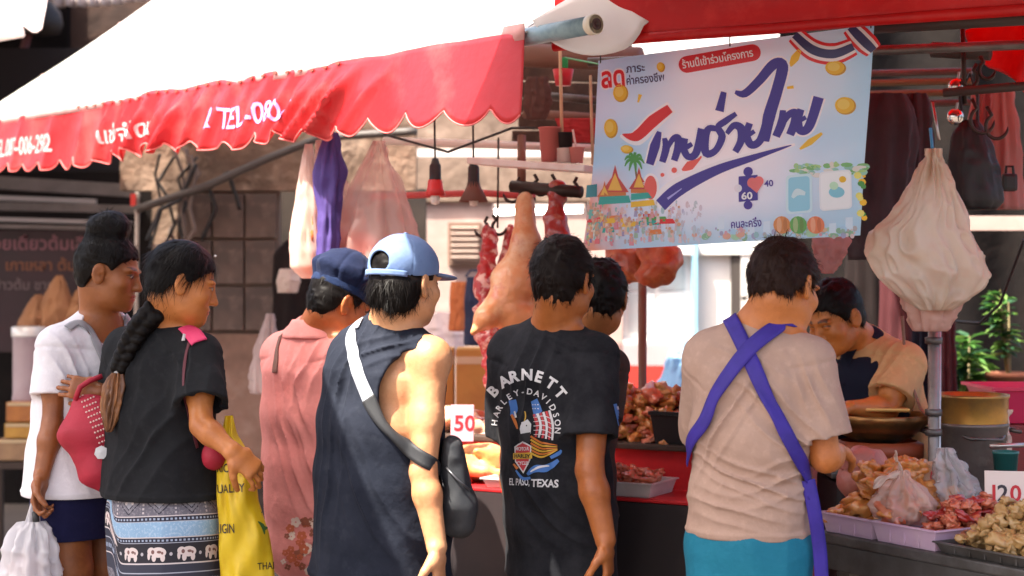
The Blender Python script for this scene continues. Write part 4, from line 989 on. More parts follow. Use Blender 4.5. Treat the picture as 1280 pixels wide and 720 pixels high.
# ---- plants at the back right
leafm = [M('leaf_green', (.05, .16, .03), .45, transl=.3, var=(6, (.10, .24, .04), .7, .4, .6)), M('leaf_dark', (.02, .075, .03), .45, transl=.25), M('leaf_light', (.14, .26, .05), .45, transl=.3)]
def leaf(p, d, up, L_, W_):
    d = unit(d); r = unit(np.cross(d, up)); n_ = np.cross(r, d)
    V = [p, p+d*L_*.3+r*W_*.5+n_*.02*L_, p+d*L_*.35-n_*.08*L_, p+d*L_*.3-r*W_*.5+n_*.02*L_, p+d*L_*.7+r*W_*.4-n_*.08*L_, p+d*L_*.72-n_*.18*L_, p+d*L_*.7-r*W_*.4-n_*.08*L_, p+d*L_-n_*.34*L_]
    return V, [(0, 1, 2), (0, 2, 3), (1, 4, 5, 2), (2, 5, 6, 3), (4, 7, 5), (5, 7, 6)]
def plant(base, h, spread, n, L_, W_, mi, label, pot=None, stem=True, seed=1):
    o = empty('potted_plant', base, label, 'plant'); r = random.Random(seed); base = np.array(base); mbs = [MB(), MB(), MB()]
    if pot:
        MB().lathe(base, [(0, 0), (pot*.75, 0), (pot*.95, pot*1.0), (pot*1.08, pot*1.02), (pot*1.08, pot*1.25), (pot*.95, pot*1.25), (pot*.9, pot*1.1), (0, pot*1.1)], 28).build('pot', M('terracotta', (.32, .12, .06), .8, bump=(30, .3), var=(6, (.2, .08, .05), .6, .4, .6)), o, True)
        base = base+(0, 0, pot*1.1)
    for k in range(7):
        a = r.uniform(0, 6.28); tip = base+(math.cos(a)*spread*.6, math.sin(a)*spread*.6, h*r.uniform(.7, 1)); mid = lerp(base, tip, .5)+(0, 0, h*.12)
        MB().tube([base+(math.cos(a)*.01, math.sin(a)*.01, 0), mid, tip], [.008, .006, .003], 6).build('stem', M('stem', (.14, .11, .04), .7), o)
        for q in range(n//7):
            t = r.uniform(.2, 1.0); p = lerp(lerp(base, mid, t), lerp(mid, tip, t), t); b = a+r.uniform(-1.6, 1.6)
            V, F = leaf(p, (math.cos(b), math.sin(b), r.uniform(-.2, .7)), (0, 0, 1), L_*r.uniform(.6, 1.2), W_*r.uniform(.7, 1.2)); mbs[r.choice(mi)].add(V, F)
    for k, m_ in enumerate(mbs):
        if m_.V: m_.build('foliage', leafm[k], o)['kind'] = 'stuff'
plant(J(1210, 520, 7.6), .38, .22, 210, .15, .045, [0, 0, 1, 2], 'bushy green plant with long leaves behind the big pot', seed=3)
plant(J(1262, 500, 7.4), .42, .14, 150, .07, .04, [1, 0, 2], 'small leafed shrub in a terracotta pot behind the pink tub', pot=.10, seed=5)
plant(J(1185, 500, 7.9), .30, .16, 110, .10, .05, [1, 1, 0], 'dark low plant beside the maroon curtain', seed=8)
a = J(1235, 520, 7.5); o = empty('plant_shelf', (a[0], 7.6, 0), 'dark ledge carrying the green plants at the right', 'ledge'); MB().box((a[0], 7.65, a[2]/2-.002), (.75, .6, a[2]-.01), None, .01).build('ledge', dk, o)

# ================================================================== HANGING THINGS
# rails, hooks and lamps over the left counter
hk = M('hook_iron', (.05, .035, .03), .45, metal=.6)
def rail(name, pts, r, m, label):
    return tag(MB().tube([J(*p) for p in pts], r, 10).build(name, m, smooth=True), label, 'rail')
rail('red_rail', [(462, 246, 6.3), (600, 241, 6.1), (668, 246, 6.0)], .013, M('rail_red', (.50, .06, .06), .5), 'thin red rail behind the two hanging lamps')
rail('dark_rail', [(640, 233, 5.75), (726, 240, 5.6)], .022, hk, 'dark iron rail that carries the pork leg hooks')
rail('roof_rail', [(480, 176, 6.6), (760, 186, 6.3)], .016, M('beam_white'), 'pale roof rail behind the red valance end')
rail('roof_rail', [(660, 118, 6.2), (750, 126, 6.1)], .016, dst, 'grey roof rail left of the banner top')
rail('roof_rail', [(655, 142, 6.5), (750, 148, 6.4)], .020, M('rail_brown', (.16, .07, .045), .6), 'brown roof rail left of the banner')
rail('iron_hanger', [(652, 170, 5.8), (652, 236, 5.75)], .016, M('rust_brown'), 'brown iron hanger above the pork leg')
rail('iron_hanger', [(700, 60, 5.6), (703, 200, 5.45)], .006, M('cord_beige', (.5, .36, .22), .7), 'beige cord tied down to the hanging white shelf')
rail('iron_hanger', [(738, 95, 5.6), (741, 205, 5.4)], .005, M('cord_beige'), 'beige cord beside the left edge of the banner')
rail('roof_cable', [(480, 168, 6.0), (560, 190, 5.9), (640, 160, 5.8), (668, 160, 5.7)], .005, blk, 'thin black cable strung above the hanging lamps')
ub2 = rail('roof_beam', [(560, 66, 7.0), (800, 74, 6.6)], .05, M('rail_brown'), 'brown roof beam high behind the banner')
for i, (x, y0, y1, Y, cap, lb) in enumerate([(544, 160, 206, 5.7, M('lamp_red', (.62, .03, .03), .35), 'hanging lamp with a black socket and a small red shade'), (592, 178, 208, 5.8, M('lamp_bronze', (.16, .06, .04), .5), 'hanging lamp with a wide bronze shade')]):
    o = empty('hanging_lamp', J(x, 245, Y), lb, 'lamp', None); s_ = Y/FPX
    MB().tube([J(x-1, 140, Y), J(x, y1, Y)], .004, 6).build('cord', blk, o)
    MB().lathe(J(x, y1+26, Y), [(0, .095), (.010, .095), (.016, .075), (.020, .07), (.021, .02), (.026, .0), (.0, 0)], 16).build('socket', blk, o, True)
    pf = [(.024, .02), (.028, -.01), (.036, -.035), (.03, -.036), (.02, -.01)] if i == 0 else [(.018, .03), (.026, .0), (.052, -.05), (.05, -.051), (.02, .0)]
    MB().lathe(J(x, y1+26, Y), pf, 24).build('shade', cap, o, True)
    MB().lathe(J(x, y1+38, Y), [(0, -.035), (.014, -.03), (.018, -.01), (.012, .015), (0, .02)], 14).build('bulb', M('bulb_glass', (.7, .66, .6), .15), o, True)
def hook(x, y, Y, s_, label, flip=1, m=hk, ex=0):
    P = []
    for k in range(15):
        a = math.pi*(-.35+1.35*k/14); P.append(J(x, y, Y)+np.array((flip*(.5-.5*math.cos(a))*s_*1.0-(s_*.5)*flip, ex*.0, -math.sin(a)*s_*.55)))
    P = [J(x, y, Y)+(-flip*s_*.45, 0, s_*.9)]+P
    R = [.006]*(len(P)-3)+[.005, .004, .001]
    return tag(MB().tube(P, R, 8).build('meat_hook', m, smooth=True), label, 'hook')
for (x, y, Y, s_, f, lb) in [(660, 246, 5.72, .05, 1, 'iron hook at the top of the pale pork leg'), (640, 241, 5.75, .06, -1, 'iron hook pointing left beside the pale pork leg'), (676, 234, 5.7, .05, 1, 'iron hook between the pork leg and the red strip'), (698, 234, 5.65, .05, 1, 'iron hook in the red meat strip left of the banner'), (714, 236, 5.65, .045, -1, 'empty iron hook nearest the banner'),
                             (602, 286, 6.0, .05, -1, 'iron hook over the marbled red strip'), (624, 284, 6.0, .05, 1, 'iron hook over the small red strip')]:
    hook(x, y, Y, s_, lb, f)
rail('hook_wire', [(623, 172, 6.0), (622, 285, 6.0)], .004, hk, 'black wire dropping to the hooks over the marbled strips')
# pork leg and strips
def meat_sdf(name, segs, m, label, disp=.006, fr_=30, h=.006, cat='meat', k=.03, yd=0, cuts=None):
    sd = S(h)
    for a, b, ra, rb in segs: sd.cone(J(*a), J(*b), ra, rb, (1, 0, 0), k)
    if cuts: cuts(sd)
    sd.disp(lambda P: disp*(vnoise(P*fr_)-.5)*2+disp*.7*(ridge(P*fr_*.45+5)-.5))
    later(sd, lambda V, F: tag(mesh_obj(name, V, F, m, None, True), label, cat))
skinp = M('pork_skin', (.74, .30, .12), .36, sss=.10, bump=(26, .6, .012), var=[(6, (.82, .56, .34), .9, .46, .6), (9, (.56, .09, .035), .85, .55, .66)], coat=.3)
meat_sdf('hung_pork', [((657, 250, 5.7), (656, 300, 5.68), (.030, .03), (.044, .04)), ((656, 300, 5.68), (644, 350, 5.66), (.042, .04), (.070, .058)), ((644, 350, 5.66), (640, 392, 5.64), (.072, .06), (.062, .05)), ((632, 366, 5.64), (606, 398, 5.6), (.052, .045), (.032, .028)), ((606, 398, 5.6), (591, 416, 5.58), (.032, .028), (.013, .012)), ((650, 400, 5.64), (640, 432, 5.62), (.07, .055), (.035, .03)), ((668, 330, 5.68), (690, 370, 5.66), (.05, .04), (.04, .04))],
         skinp, 'whole pale pork leg hanging from an iron hook behind the black shirted man', .007, 18, cat='pork leg')
rib = M('marbled_meat', (.46, .02, .02), .33, bump=(40, .5, .005), var=[(26, (.80, .50, .42), 1, .50, .58), (9, (.30, .01, .01), .6, .5, .62)], coat=.4)
meat_sdf('meat_strip', [((612, 288, 6.0), (606, 360, 5.95), (.022, .02), (.036, .025)), ((606, 360, 5.95), (614, 420, 5.9), (.036, .025), (.045, .03)), ((614, 420, 5.9), (622, 470, 5.86), (.045, .03), (.04, .025)), ((622, 470, 5.86), (616, 498, 5.8), (.04, .03), (.02, .02))], rib, 'long marbled red strip of ribs hanging left of the pork leg', .01, 40)
meat_sdf('meat_strip', [((638, 284, 6.02), (634, 330, 6.0), (.016, .015), (.028, .02)), ((634, 330, 6.0), (628, 370, 5.98), (.028, .02), (.02, .02))], rib, 'short dark red strip half hidden behind the pork leg', .006, 40)
meat_sdf('meat_strip', [((697, 232, 5.66), (695, 270, 5.64), (.030, .02), (.030, .022)), ((695, 270, 5.64), (700, 310, 5.62), (.030, .022), (.052, .035)), ((700, 310, 5.62), (702, 340, 5.62), (.05, .035), (.04, .03))], redm, 'deep red meat strip hanging above the black haired man', .007, 30)
lump = M('hung_lump', (.50, .10, .035), .35, sss=.12, bump=(40, .5, .005), var=[(9, (.62, .26, .09), .8, .47, .62), (20, (.32, .03, .015), .7, .5, .66)], coat=.35)
meat_sdf('meat_lump', [((774, 312, 5.9), (776, 336, 5.88), (.055, .045), (.06, .05)), ((790, 322, 5.86), (800, 342, 5.86), (.03, .03), (.03, .03))], lump, 'left red brown meat lump hanging under the banner', .012, 24)
meat_sdf('meat_lump', [((815, 312, 5.8), (822, 334, 5.78), (.055, .045), (.062, .05)), ((836, 318, 5.8), (842, 328, 5.8), (.035, .03), (.03, .03)), ((806, 345, 5.78), (832, 350, 5.8), (.03, .03), (.025, .025))], lump, 'right red brown meat lump hanging under the banner', .012, 24)
rail('lump_cord', [(776, 240, 5.9), (776, 314, 5.9)], .004, blk, 'cord carrying the left meat lump'); rail('lump_cord', [(818, 240, 5.8), (818, 314, 5.8)], .004, blk, 'cord carrying the right meat lump')
# hanging white shelf with cups
sh = empty('hanging_shelf', J(675, 216, 5.45), 'white shelf with cups hung left of the printed banner', 'shelf')
a, b = J(606, 203, 5.6), J(752, 213, 5.35); dx_ = unit((b-a)*(1, 1, 0)); MB().box((a+b)/2, (np.linalg.norm(b-a), .22, .022), [unit(b-a), unit(np.cross((0, 0, 1), dx_)), unit(np.cross(unit(b-a), unit(np.cross((0, 0, 1), dx_))))], .004).build('board', M('shelf_white', (.74, .66, .62), .5, var=(9, (.6, .45, .40), .6, .45, .6)), sh)
def cup(x, yb, Y, r0, r1, h, m, name, label, parts=None):
    o = empty(name, J(x, yb, Y), label, name.replace('_', ' ').split()[-1]); MB().lathe(J(x, yb, Y), [(0, 0), (r0, 0), (r1, h), (r1*1.06, h), (r1*1.06, h*1.04), (r1*.92, h*1.04), (r0*.9, .006), (0, .006)], 22).build('body', m, o, True); return o
cup(687, 202, 5.48, .028, .036, .11, M('dusty_pink', (.55, .16, .14), .5), 'pink_cup', 'dusty pink cup on the hanging white shelf')
cup(706, 203, 5.44, .026, .026, .045, M('card_cream', (.74, .66, .6), .5), 'white_tub', 'small white tub under the black jar on the hanging shelf')
cup(707, 190, 5.44, .022, .024, .062, blk, 'black_jar', 'black jar stacked on the white tub on the hanging shelf')
o = cup(721, 204, 5.42, .020, .026, .05, M('glass_pink', (.62, .25, .22), .2), 'brush_cup', 'small pink cup with a white stick on the hanging shelf')
MB().tube([J(722, 196, 5.42), J(716, 162, 5.42)], .004, 6).build('stick', M('shelf_white'), o)
o = empty('toy_bucket', J(704, 106, 5.6), 'small red plastic bucket with a green clip hung left of the banner', 'bucket')
MB().lathe(J(704, 107, 5.6), [(0, 0), (.026, 0), (.036, .055), (.032, .055), (.024, .004), (0, .004)], 20).build('bucket', M('red_plastic', (.55, .02, .04), .35), o, True)
MB().box(J(706, 79, 5.6), (.022, .016, .04), None, .004).build('clip', M('green_plastic', (.02, .40, .12), .4), o); MB().tube([J(706, 72, 5.6), J(748, 80, 5.2)], .003, 6).build('string', M('green_plastic'), o)
o = loft('red_rag', J(720, 148, 5.9), J(724, 178, 5.9), [(0, .06, .012), (.6, .055, .014), (1, .04, .01)], M('rag_red', (.42, .03, .035), .8), 'dark red rag lying over the brown rail left of the banner', 'rag', pleat=.3, np_=7)
o = loft('grey_rag', J(672, 96, 6.1), J(670, 150, 6.1), [(0, .03, .012), (.6, .05, .014), (1, .03, .01)], M('rag_brown', (.10, .05, .04), .8), 'brown rag bunched under the awning end', 'rag', pleat=.3, np_=7)
# hanging bags at the left valance
pinkf = M('pink_film', (.80, .50, .44), .3, alpha=.55, transl=.5)
o = loft('hanging_bag', J(386, 180, 5.9), J(386, 348, 5.9), [(0, .008, .008), (.12, .02, .02), (.4, .042, .035, -.002), (.7, .06, .05, -.008), (.92, .06, .05, -.004), (1, .03, .03, .01)], M('white_bag', (.84, .66, .58), .25, transl=.45, alpha=.82, var=[(3, (.80, .30, .18), .55, .47, .62)]), 'full white and orange plastic bag hanging from the valance left of the purple cloth', 'bag', pleat=.08, np_=7, nv=36, crumple=.007)
mt = loft('orange_load', J(390, 262, 5.9), J(388, 343, 5.9), [(0, .02, .02), (.4, .042, .04), (1, .02, .02)], M('orange_goods', (.80, .20, .05), .5), 'orange goods showing through the white hanging bag', 'goods', crumple=.01)
o = loft('purple_cloth', J(414, 166, 5.85), J(410, 332, 5.85), [(0, .018, .012), (.12, .03, .02), (.3, .048, .03), (.6, .034, .025), (1, .032, .02)], M('purple_cloth', (.055, .03, .17), .75, bump=(40, .3), var=(5, (.10, .06, .26), .6, .4, .6)), 'twisted purple cloth hanging from the red valance', 'cloth', pleat=.3, np_=6, nv=34, crumple=.008)
o = loft('clear_bag', J(474, 176, 5.95), J(466, 340, 5.95), [(0, .01, .01), (.15, .035, .03), (.4, .09, .06), (.75, .15, .09), (1, .15, .09)], M('smoky_film', (.80, .56, .50), .22, alpha=.45, transl=.4, spec=.6), 'large clear pinkish plastic bag hanging behind the blue cap', 'bag', pleat=.25, np_=9, n=72, nv=36, crumple=.012)
sd = S(.008); sd.ell(J(440, 305, 6.0), (.10, .08, .05)).ell(J(452, 318, 5.95), (.075, .07, .05), k=.02).ell(J(490, 322, 6.0), (.08, .07, .05), k=.03); sd.disp(lambda P: .01*(vnoise(P*25)-.5))
later(sd, lambda V, F: tag(mesh_obj('packed_meat', V, F, M('packed_red', (.78, .13, .09), .4, sss=.1, var=(7, (.80, .32, .22), .8, .45, .6)), None, True), 'pinkish red meat packed inside the large clear bag', 'meat'))
tag(loft('clear_bag', J(402, 175, 6.0), J(432, 340, 6.0), [(0, .01, .01), (.25, .04, .03), (.6, .10, .06), (1, .11, .07)], M('smoky_film'), None, pleat=.2, np_=8, crumple=.012, n=60), 'smaller clear bag hanging close behind the purple cloth', 'bag')
o = loft('dark_jacket', J(372, 300, 8.6), J(366, 470, 8.6), [(0, .05, .03), (.1, .11, .06), (.6, .12, .07), (1, .10, .06)], M('cloth_black', (.018, .013, .013), .85), 'black jacket hanging in the shade left of the navy cap', 'jacket', pleat=.15, np_=7)
o = loft('white_pouch', J(361, 336, 8.3), J(359, 366, 8.3), [(0, .04, .02), (.5, .06, .03), (1, .045, .02)], M('pouch_white', (.60, .50, .44), .6), 'small pale pouch hanging against the black jacket', 'pouch', pleat=.15, np_=5)
o = loft('limp_bag', J(338, 392, 7.6), J(332, 492, 7.6), [(0, .008, .008), (.3, .035, .02), (.7, .07, .04), (1, .06, .04)], M('grey_film', (.62, .50, .48), .3, alpha=.5, transl=.35), 'limp grey plastic bag hanging beside the pink shirt', 'bag', pleat=.3, np_=8, n=60, crumple=.012)
# cloths, cartons behind the blue cap
o = loft('orange_apron', J(574, 352, 8.4), J(572, 414, 8.4), [(0, .035, .02), (1, .04, .03)], M('cloth_orange', (.55, .16, .05), .8), 'orange brown cloth hanging behind the blue cap brim', 'cloth', pleat=.2, np_=6)
o = loft('blue_apron', J(593, 346, 8.2), J(593, 432, 8.2), [(0, .03, .02), (.3, .04, .03), (1, .045, .03)], M('cloth_navy', (.02, .03, .08), .8), 'dark blue cloth hanging beside the marbled strip', 'cloth', pleat=.2, np_=6)
MB().tube([J(582, 346, 8.2), J(588, 338, 8.2), J(600, 338, 8.2), J(604, 346, 8.2)], .006, 6).build('handle', M('cloth_navy'), o)
o = loft('white_sheet', J(552, 390, 8.8), J(548, 446, 8.8), [(0, .10, .05), (.5, .13, .07), (1, .13, .08)], M('sheet_pale', (.72, .58, .56), .8), 'pale bundled sheet on the cartons behind the sleeveless man', 'bundle', pleat=.12, np_=7)
ck = M('cardboard', (.50, .21, .045), .75, bump=(30, .25), var=[(4, (.36, .13, .03), .6, .42, .6)])
for x0, x1, y0, y1, Y, lb in [(520, 568, 436, 520, 8.0, 'left orange brown carton behind the sleeveless man'), (571, 613, 436, 520, 7.9, 'right orange brown carton beside the marbled strip')]:
    a, b = J(x0, y1, Y), J(x1, y0, Y); o = empty('carton', ((a[0]+b[0])/2, Y, a[2]), lb, 'carton', 'cartons behind the counter')
    MB().box((a+b)/2, (b[0]-a[0], .25, b[2]-a[2]), None, .004).build('body', ck, o); MB().box(((a[0]+b[0])/2, Y-.1265, b[2]-.05), (b[0]-a[0]-.002, .002, .035)).build('printed_band', M('band_pale', (.62, .40, .25), .6), o)
    MB().box(((a[0]+b[0])/2, Y, b[2]+.003), ((b[0]-a[0])*.98, .24, .005)).build('flap', M('card_light', (.58, .30, .09), .8), o)
tt = empty('carton_table', (J(566, 520, 8.0)[0], 8.0, 0), 'low red bench under the orange brown cartons', 'bench'); zt = J(566, 522, 8.0)[2]
MB().box((J(566, 0, 8)[0], 8.0, zt-.015), (.55, .4, .03)).build('top', rcl, tt)
for sx in (-1, 1): MB().box((J(566, 0, 8)[0]+sx*.24, 8.0, (zt-.03)/2), (.04, .36, zt-.032)).build('leg', rcl, tt)
o = loft('blue_bag', J(856, 425, 7.8), J(850, 490, 7.8), [(0, .03, .02), (.3, .06, .05), (1, .11, .07)], M('blue_film', (.34, .58, .80), .35, transl=.4), 'pale blue plastic bag standing behind the red meat tub', 'bag', pleat=.2, np_=8, crumple=.012)
bb = empty('back_bench', (J(820, 0, 7.8)[0], 7.8, 0), 'white bench under the pale blue bag behind the counter', 'bench'); MB().box((J(820, 0, 7.8)[0], 7.8, J(0, 492, 7.8)[2]/2), (.5, .35, J(0, 492, 7.8)[2]-.004), None, .01).build('bench', wht2, bb)

# right stall: big bag, black bag, cloths, hooks
cream = M('cream_bag', (.86, .78, .66), .24, alpha=.93, transl=.45, bump=(20, .4, .008), var=[(4, (.74, .54, .34), .6, .42, .62)])
o = empty('bag_bundle', J(1165, 420, 4.9), 'large cream plastic bag hanging in front of the steel post', 'bag')
loft('outer_bag', J(1166, 186, 4.85), J(1160, 388, 4.85), [(0, .008, .008), (.06, .012, .012), (.15, .031, .03), (.32, .067, .045), (.42, .096, .055, -.010), (.52, .130, .06, -.030), (.62, .146, .065, -.020), (.74, .147, .065, .004), (.80, .142, .06, .016), (.87, .115, .055, .022), (.94, .070, .045, .024), (1, .030, .025, .02)], cream, pleat=.09, np_=4, n=130, nv=80, crumple=.022, seed=4., parent=o)
loft('inner_bag', J(1168, 340, 4.9), J(1163, 414, 4.9), [(0, .10, .07), (.45, .085, .06), (.8, .062, .04), (1, .045, .03)], M('pinkish_bag', (.70, .44, .36), .42, transl=.35), pleat=.2, np_=9, n=60, crumple=.010, parent=o)
MB().tube([J(1163, 160, 4.86), J(1166, 192, 4.85)], .005, 6).build('blue_tie', M('tie_blue', (.04, .22, .42), .5), o)
mbk = MB(); o = loft('black_bag', J(1212, 150, 5.3), J(1220, 262, 5.3), [(0, .02, .015), (.15, .05, .03), (.5, .075, .05), (.9, .085, .05), (1, .06, .04)], M('bag_black', (.012, .012, .014), .55), 'black shoulder bag hanging right of the cream bag', 'bag', pleat=.12, np_=6)
MB().tube([J(1205, 160, 5.3), J(1200, 120, 5.3), J(1212, 92, 5.3), J(1222, 120, 5.3), J(1222, 160, 5.3)], .006, 6).build('strap', blk, o)
for x, x1, Y, w_, lb in [(1229, 1226, 6.0, .05, 'left faded pink cloth hanging behind the black bag'), (1253, 1258, 5.9, .05, 'right faded pink cloth hanging at the right edge')]:
    loft('pink_cloth', J(x, 108, Y), J(x1, 262, Y), [(0, w_*.6, .03), (.5, w_, .04), (1, w_*1.1, .035)], M('cloth_pink', (.42, .22, .20), .8, transl=.2, bump=(40, .3)), lb, 'cloth', 'pink cloths at the right', pleat=.3, np_=7)
for x, x1, w_, Y, lb in [(1105, 1096, .11, 5.7, 'dark purple grey garment hanging right behind the banner edge'), (1143, 1138, .06, 5.9, 'brown garment hanging behind the cream bag neck')]:
    loft('dark_garment', J(x, 118, Y), J(x1, 325, Y), [(0, w_*.6, .05), (.15, w_, .07), (.7, w_*.95, .07), (1, w_*.8, .06)], M('cloth_mauve', (.045, .036, .046), .85, bump=(30, .3), var=(4, (.02, .016, .02), .6, .4, .6)), lb, 'garment', 'garments behind the banner', pleat=.14, np_=8, nv=34, crumple=.01)
for x, w_, m, y0, y1, Y, lb in [(1130, .10, M('cloth_maroon', (.065, .008, .012), .85), 290, 560, 7.2, 'dark maroon curtain behind the vendor'), (1163, .07, M('cloth_navy2', (.012, .014, .026), .85), 330, 580, 6.9, 'navy apron hanging behind the steel post'), (1183, .035, M('cloth_maroon'), 400, 560, 6.8, 'narrow maroon cloth beside the green plants'), (1090, .12, M('cloth_black', (.018, .013, .013), .85), 300, 560, 7.4, 'black curtain directly behind the vendor')]:
    loft('curtain', J(x, y0, Y), J(x, y1, Y), [(0, w_*.8, .04), (.5, w_, .06), (1, w_, .05)], m, lb, 'curtain', 'dark curtains behind the vendor', pleat=.2, np_=8)
o = loft('pink_pouch', J(1040, 285, 5.2), J(1034, 342, 5.2), [(0, .045, .02), (.4, .05, .03), (.8, .03, .02), (1, .012, .01)], M('pouch_film', (.66, .36, .34), .3, alpha=.7, transl=.4), 'small translucent pink bag hanging between the two vendors heads', 'bag', pleat=.25, np_=7, crumple=.01)
rail('hook_rail', [(1180, 116, 5.1), (1300, 106, 4.95)], .014, M('rail_dark', (.05, .035, .03), .6), 'dark rail carrying hooks at the upper right')
rail('short_rail', [(1165, 62, 5.4), (1238, 66, 5.3)], .026, M('rail_dark'), 'thick dark rail stub under the red tarp')
rail('hanging_rod', [(1203, 30, 5.3), (1206, 130, 5.3)], .008, hk, 'dark rod hanging under the red tarp')
rail('hanging_wire', [(1166, 128, 4.95), (1174, 175, 4.9)], .004, stl, 'bright wire dropping to the cream bag')
for (x, y, s_, f, lb) in [(1234, 88, .05, 1, 'iron hook nearest the sagging red tarp'), (1228, 150, .075, 1, 'large iron hook over the black bag'), (1246, 158, .07, 1, 'second large iron hook right of the black bag'), (1212, 98, .05, -1, 'small iron hook left of the hanging rod')]: hook(x, y, 5.15, s_, lb, f)
for (x, y, lb) in [(1196, 108, 'upper bright chrome scale dial among the hooks'), (1194, 146, 'lower bright chrome clip among the hooks')]:
    o = empty('chrome_clip', J(x, y, 5.2), lb, 'clip'); MB().lathe(J(x, y, 5.2), [(0, -.012), (.022, -.012), (.026, -.004), (.026, .004), (.018, .012), (0, .013)], 20, (0, -1, 0)).build('disc', M('chrome', (.8, .76, .72), .12, metal=1), o, True); MB().tube([J(x, y, 5.2), J(x+3, y-18, 5.2)], .004, 6).build('shank', stl, o)
o = empty('small_padlock', J(1262, 236, 5.4), 'small black padlock shaped weight hanging at the right edge', 'weight'); MB().box(J(1262, 228, 5.4), (.05, .03, .06), None, .012).build('body', blk, o); MB().tube([J(1257, 218, 5.4), J(1258, 208, 5.4), J(1266, 208, 5.4), J(1267, 218, 5.4)], .005, 6).build('shackle', blk, o)
cable('stall_cable', [(1128, 395, 5.3), (1132, 460, 5.3), (1150, 510, 5.2), (1160, 522, 5.1)], .005, M('cord_brown', (.22, .12, .08), .6), 'brown cable trailing down to the steel post')
cable('stall_cable', [(1280, 300, 6.0), (1250, 380, 6.2), (1225, 404, 6.3), (1195, 402, 6.4)], .006, blk, 'black cable looping before the green plants')
# ================================================================== PEOPLE
POST = []
def Rm(f2, pitch=0., roll=0.):
    """columns: right, forward, up"""
    f2 = unit((f2[0], f2[1], 0)); p = math.radians(pitch); q = math.radians(roll)
    f = np.array((f2[0]*math.cos(p), f2[1]*math.cos(p), -math.sin(p))); r = np.array((f2[1], -f2[0], 0.)); u = np.cross(r, f)
    r2 = r*math.cos(q)+u*math.sin(q); u2 = np.cross(r2, f)
    return np.stack((r2, f, u2), 1)

def head_ops(sd, H, R, s, fem=False, jaw=1.0):
    H = np.asarray(H, float)
    def L(*p): return H+R@(np.array(p)*s)
    def E(p, r, k=.02, op='u'): sd.ell(L(*p), np.array(r)*s, R, k*s, op)
    def Cn(a, b, ra, rb, k=.012, op='u'): sd.cone(L(*a), L(*b), np.array(ra)*s if not np.isscalar(ra) else ra*s, np.array(rb)*s if not np.isscalar(rb) else rb*s, R[:, 0], k*s, op)
    E((0, -.012, .032), (.076, .096, .086))
    E((0, .034, -.03), (.063, .060, .078), .03)
    E((0, .020, -.070), (.056*jaw, .052, .038), .03)
    E((0, .052, -.080), (.040*jaw, .040, .030), .03)
    E((0, .080, -.100), (.019, .017, .016), .02)
    for q in (-1, 1):
        E((q*.030, .082, .020), (.028, .014, .009), .012)
        E((q*.043, .062, -.028), (.024, .024, .022), .022)
        E((q*.032, .098, .002), (.016, .012, .0105), .010, 's')
        E((q*.0315, .081, .001), (.0135, .0125, .0115), .003)
    Cn((0, .092, .004), (0, .110, -.034), (.008, .008), (.012, .012))
    for q in (-1, 1): E((q*.012, .099, -.038), (.008, .011, .007), .006)
    E((0, .092, -.061), (.024, .011, .006), .007); E((0, .0905, -.071), (.020, .012, .007), .006)
    E((0, .104, -.066), (.020, .010, .0016), .003, 's')
    for q in (-1, 1):
        M3 = R@np.array(((math.cos(.35*q), 0, 0), (0, 1, 0), (0, 0, 1))) if False else R
        a = q*.33; Rz = np.array(((math.cos(a), -math.sin(a), 0), (math.sin(a), math.cos(a), 0), (0, 0, 1)))
        Re = R@Rz
        sd.ell(L(q*.082, -.008, -.008), np.array((.0085, .021, .033))*s, Re, .006*s)
        sd.ell(L(q*.078, -.002, -.033), np.array((.008, .012, .012))*s, Re, .006*s)
        sd.ell(L(q*.091, -.004, -.006), np.array((.006, .012, .021))*s, Re, .004*s, 's')
        sd.ell(L(q*.084, .004, -.014), np.array((.006, .006, .008))*s, Re, .004*s, 's')
    return L

def hand_ops(sd, W, d, pn, thumb, s=1., curl=.6, spread=.1, fan=None):
    """W wrist, d towards the fingers, pn palm normal, thumb = +1/-1 side along cross(d, pn)"""
    W = np.asarray(W, float); d = unit(d); pn = unit(np.asarray(pn, float)-d*np.dot(pn, d)); a = np.cross(d, pn)*thumb
    sd.cone(W, W+d*.035*s, (.030*s, .020*s), (.038*s, .017*s), a, .012)
    sd.cone(W+d*.035*s, W+d*.088*s, (.040*s, .016*s), (.040*s, .0125*s), a, .012)
    for i, (o, ln, r) in enumerate(((.031, .070, .0082), (.0105, .080, .0086), (-.0105, .074, .0082), (-.030, .058, .0072))):
        p = W+d*(.086-.004*abs(i-1))*s+a*o*s; ang = .15+.25*curl; dd = d+a*spread*(1.5-i)*.5
        for k, (f, c) in enumerate(((.44, .35), (.32, .75), (.26, .60))):
            dirv = unit(dd*math.cos(ang)+pn*math.sin(ang)); q = p+dirv*ln*f*s*1.05
            sd.cone(p, q, r*s*(1-.08*k), r*s*(1-.08*(k+1)), None, .004); p = q; ang += c*curl*1.25+.05*i*curl
    p = W+d*.026*s+a*.030*s+pn*.006; q = p+unit(d*.75+a*.62+pn*.45)*.040*s; r = q+unit(d*.9+a*.15+pn*(.30+.5*curl))*.030*s; e = r+unit(d*.8-a*.1+pn*(.3+.6*curl))*.024*s
    sd.cone(p, q, .015*s, .0115*s, None, .010).cone(q, r, .0112*s, .0098*s, None, .004).cone(r, e, .0098*s, .0082*s, None, .004)

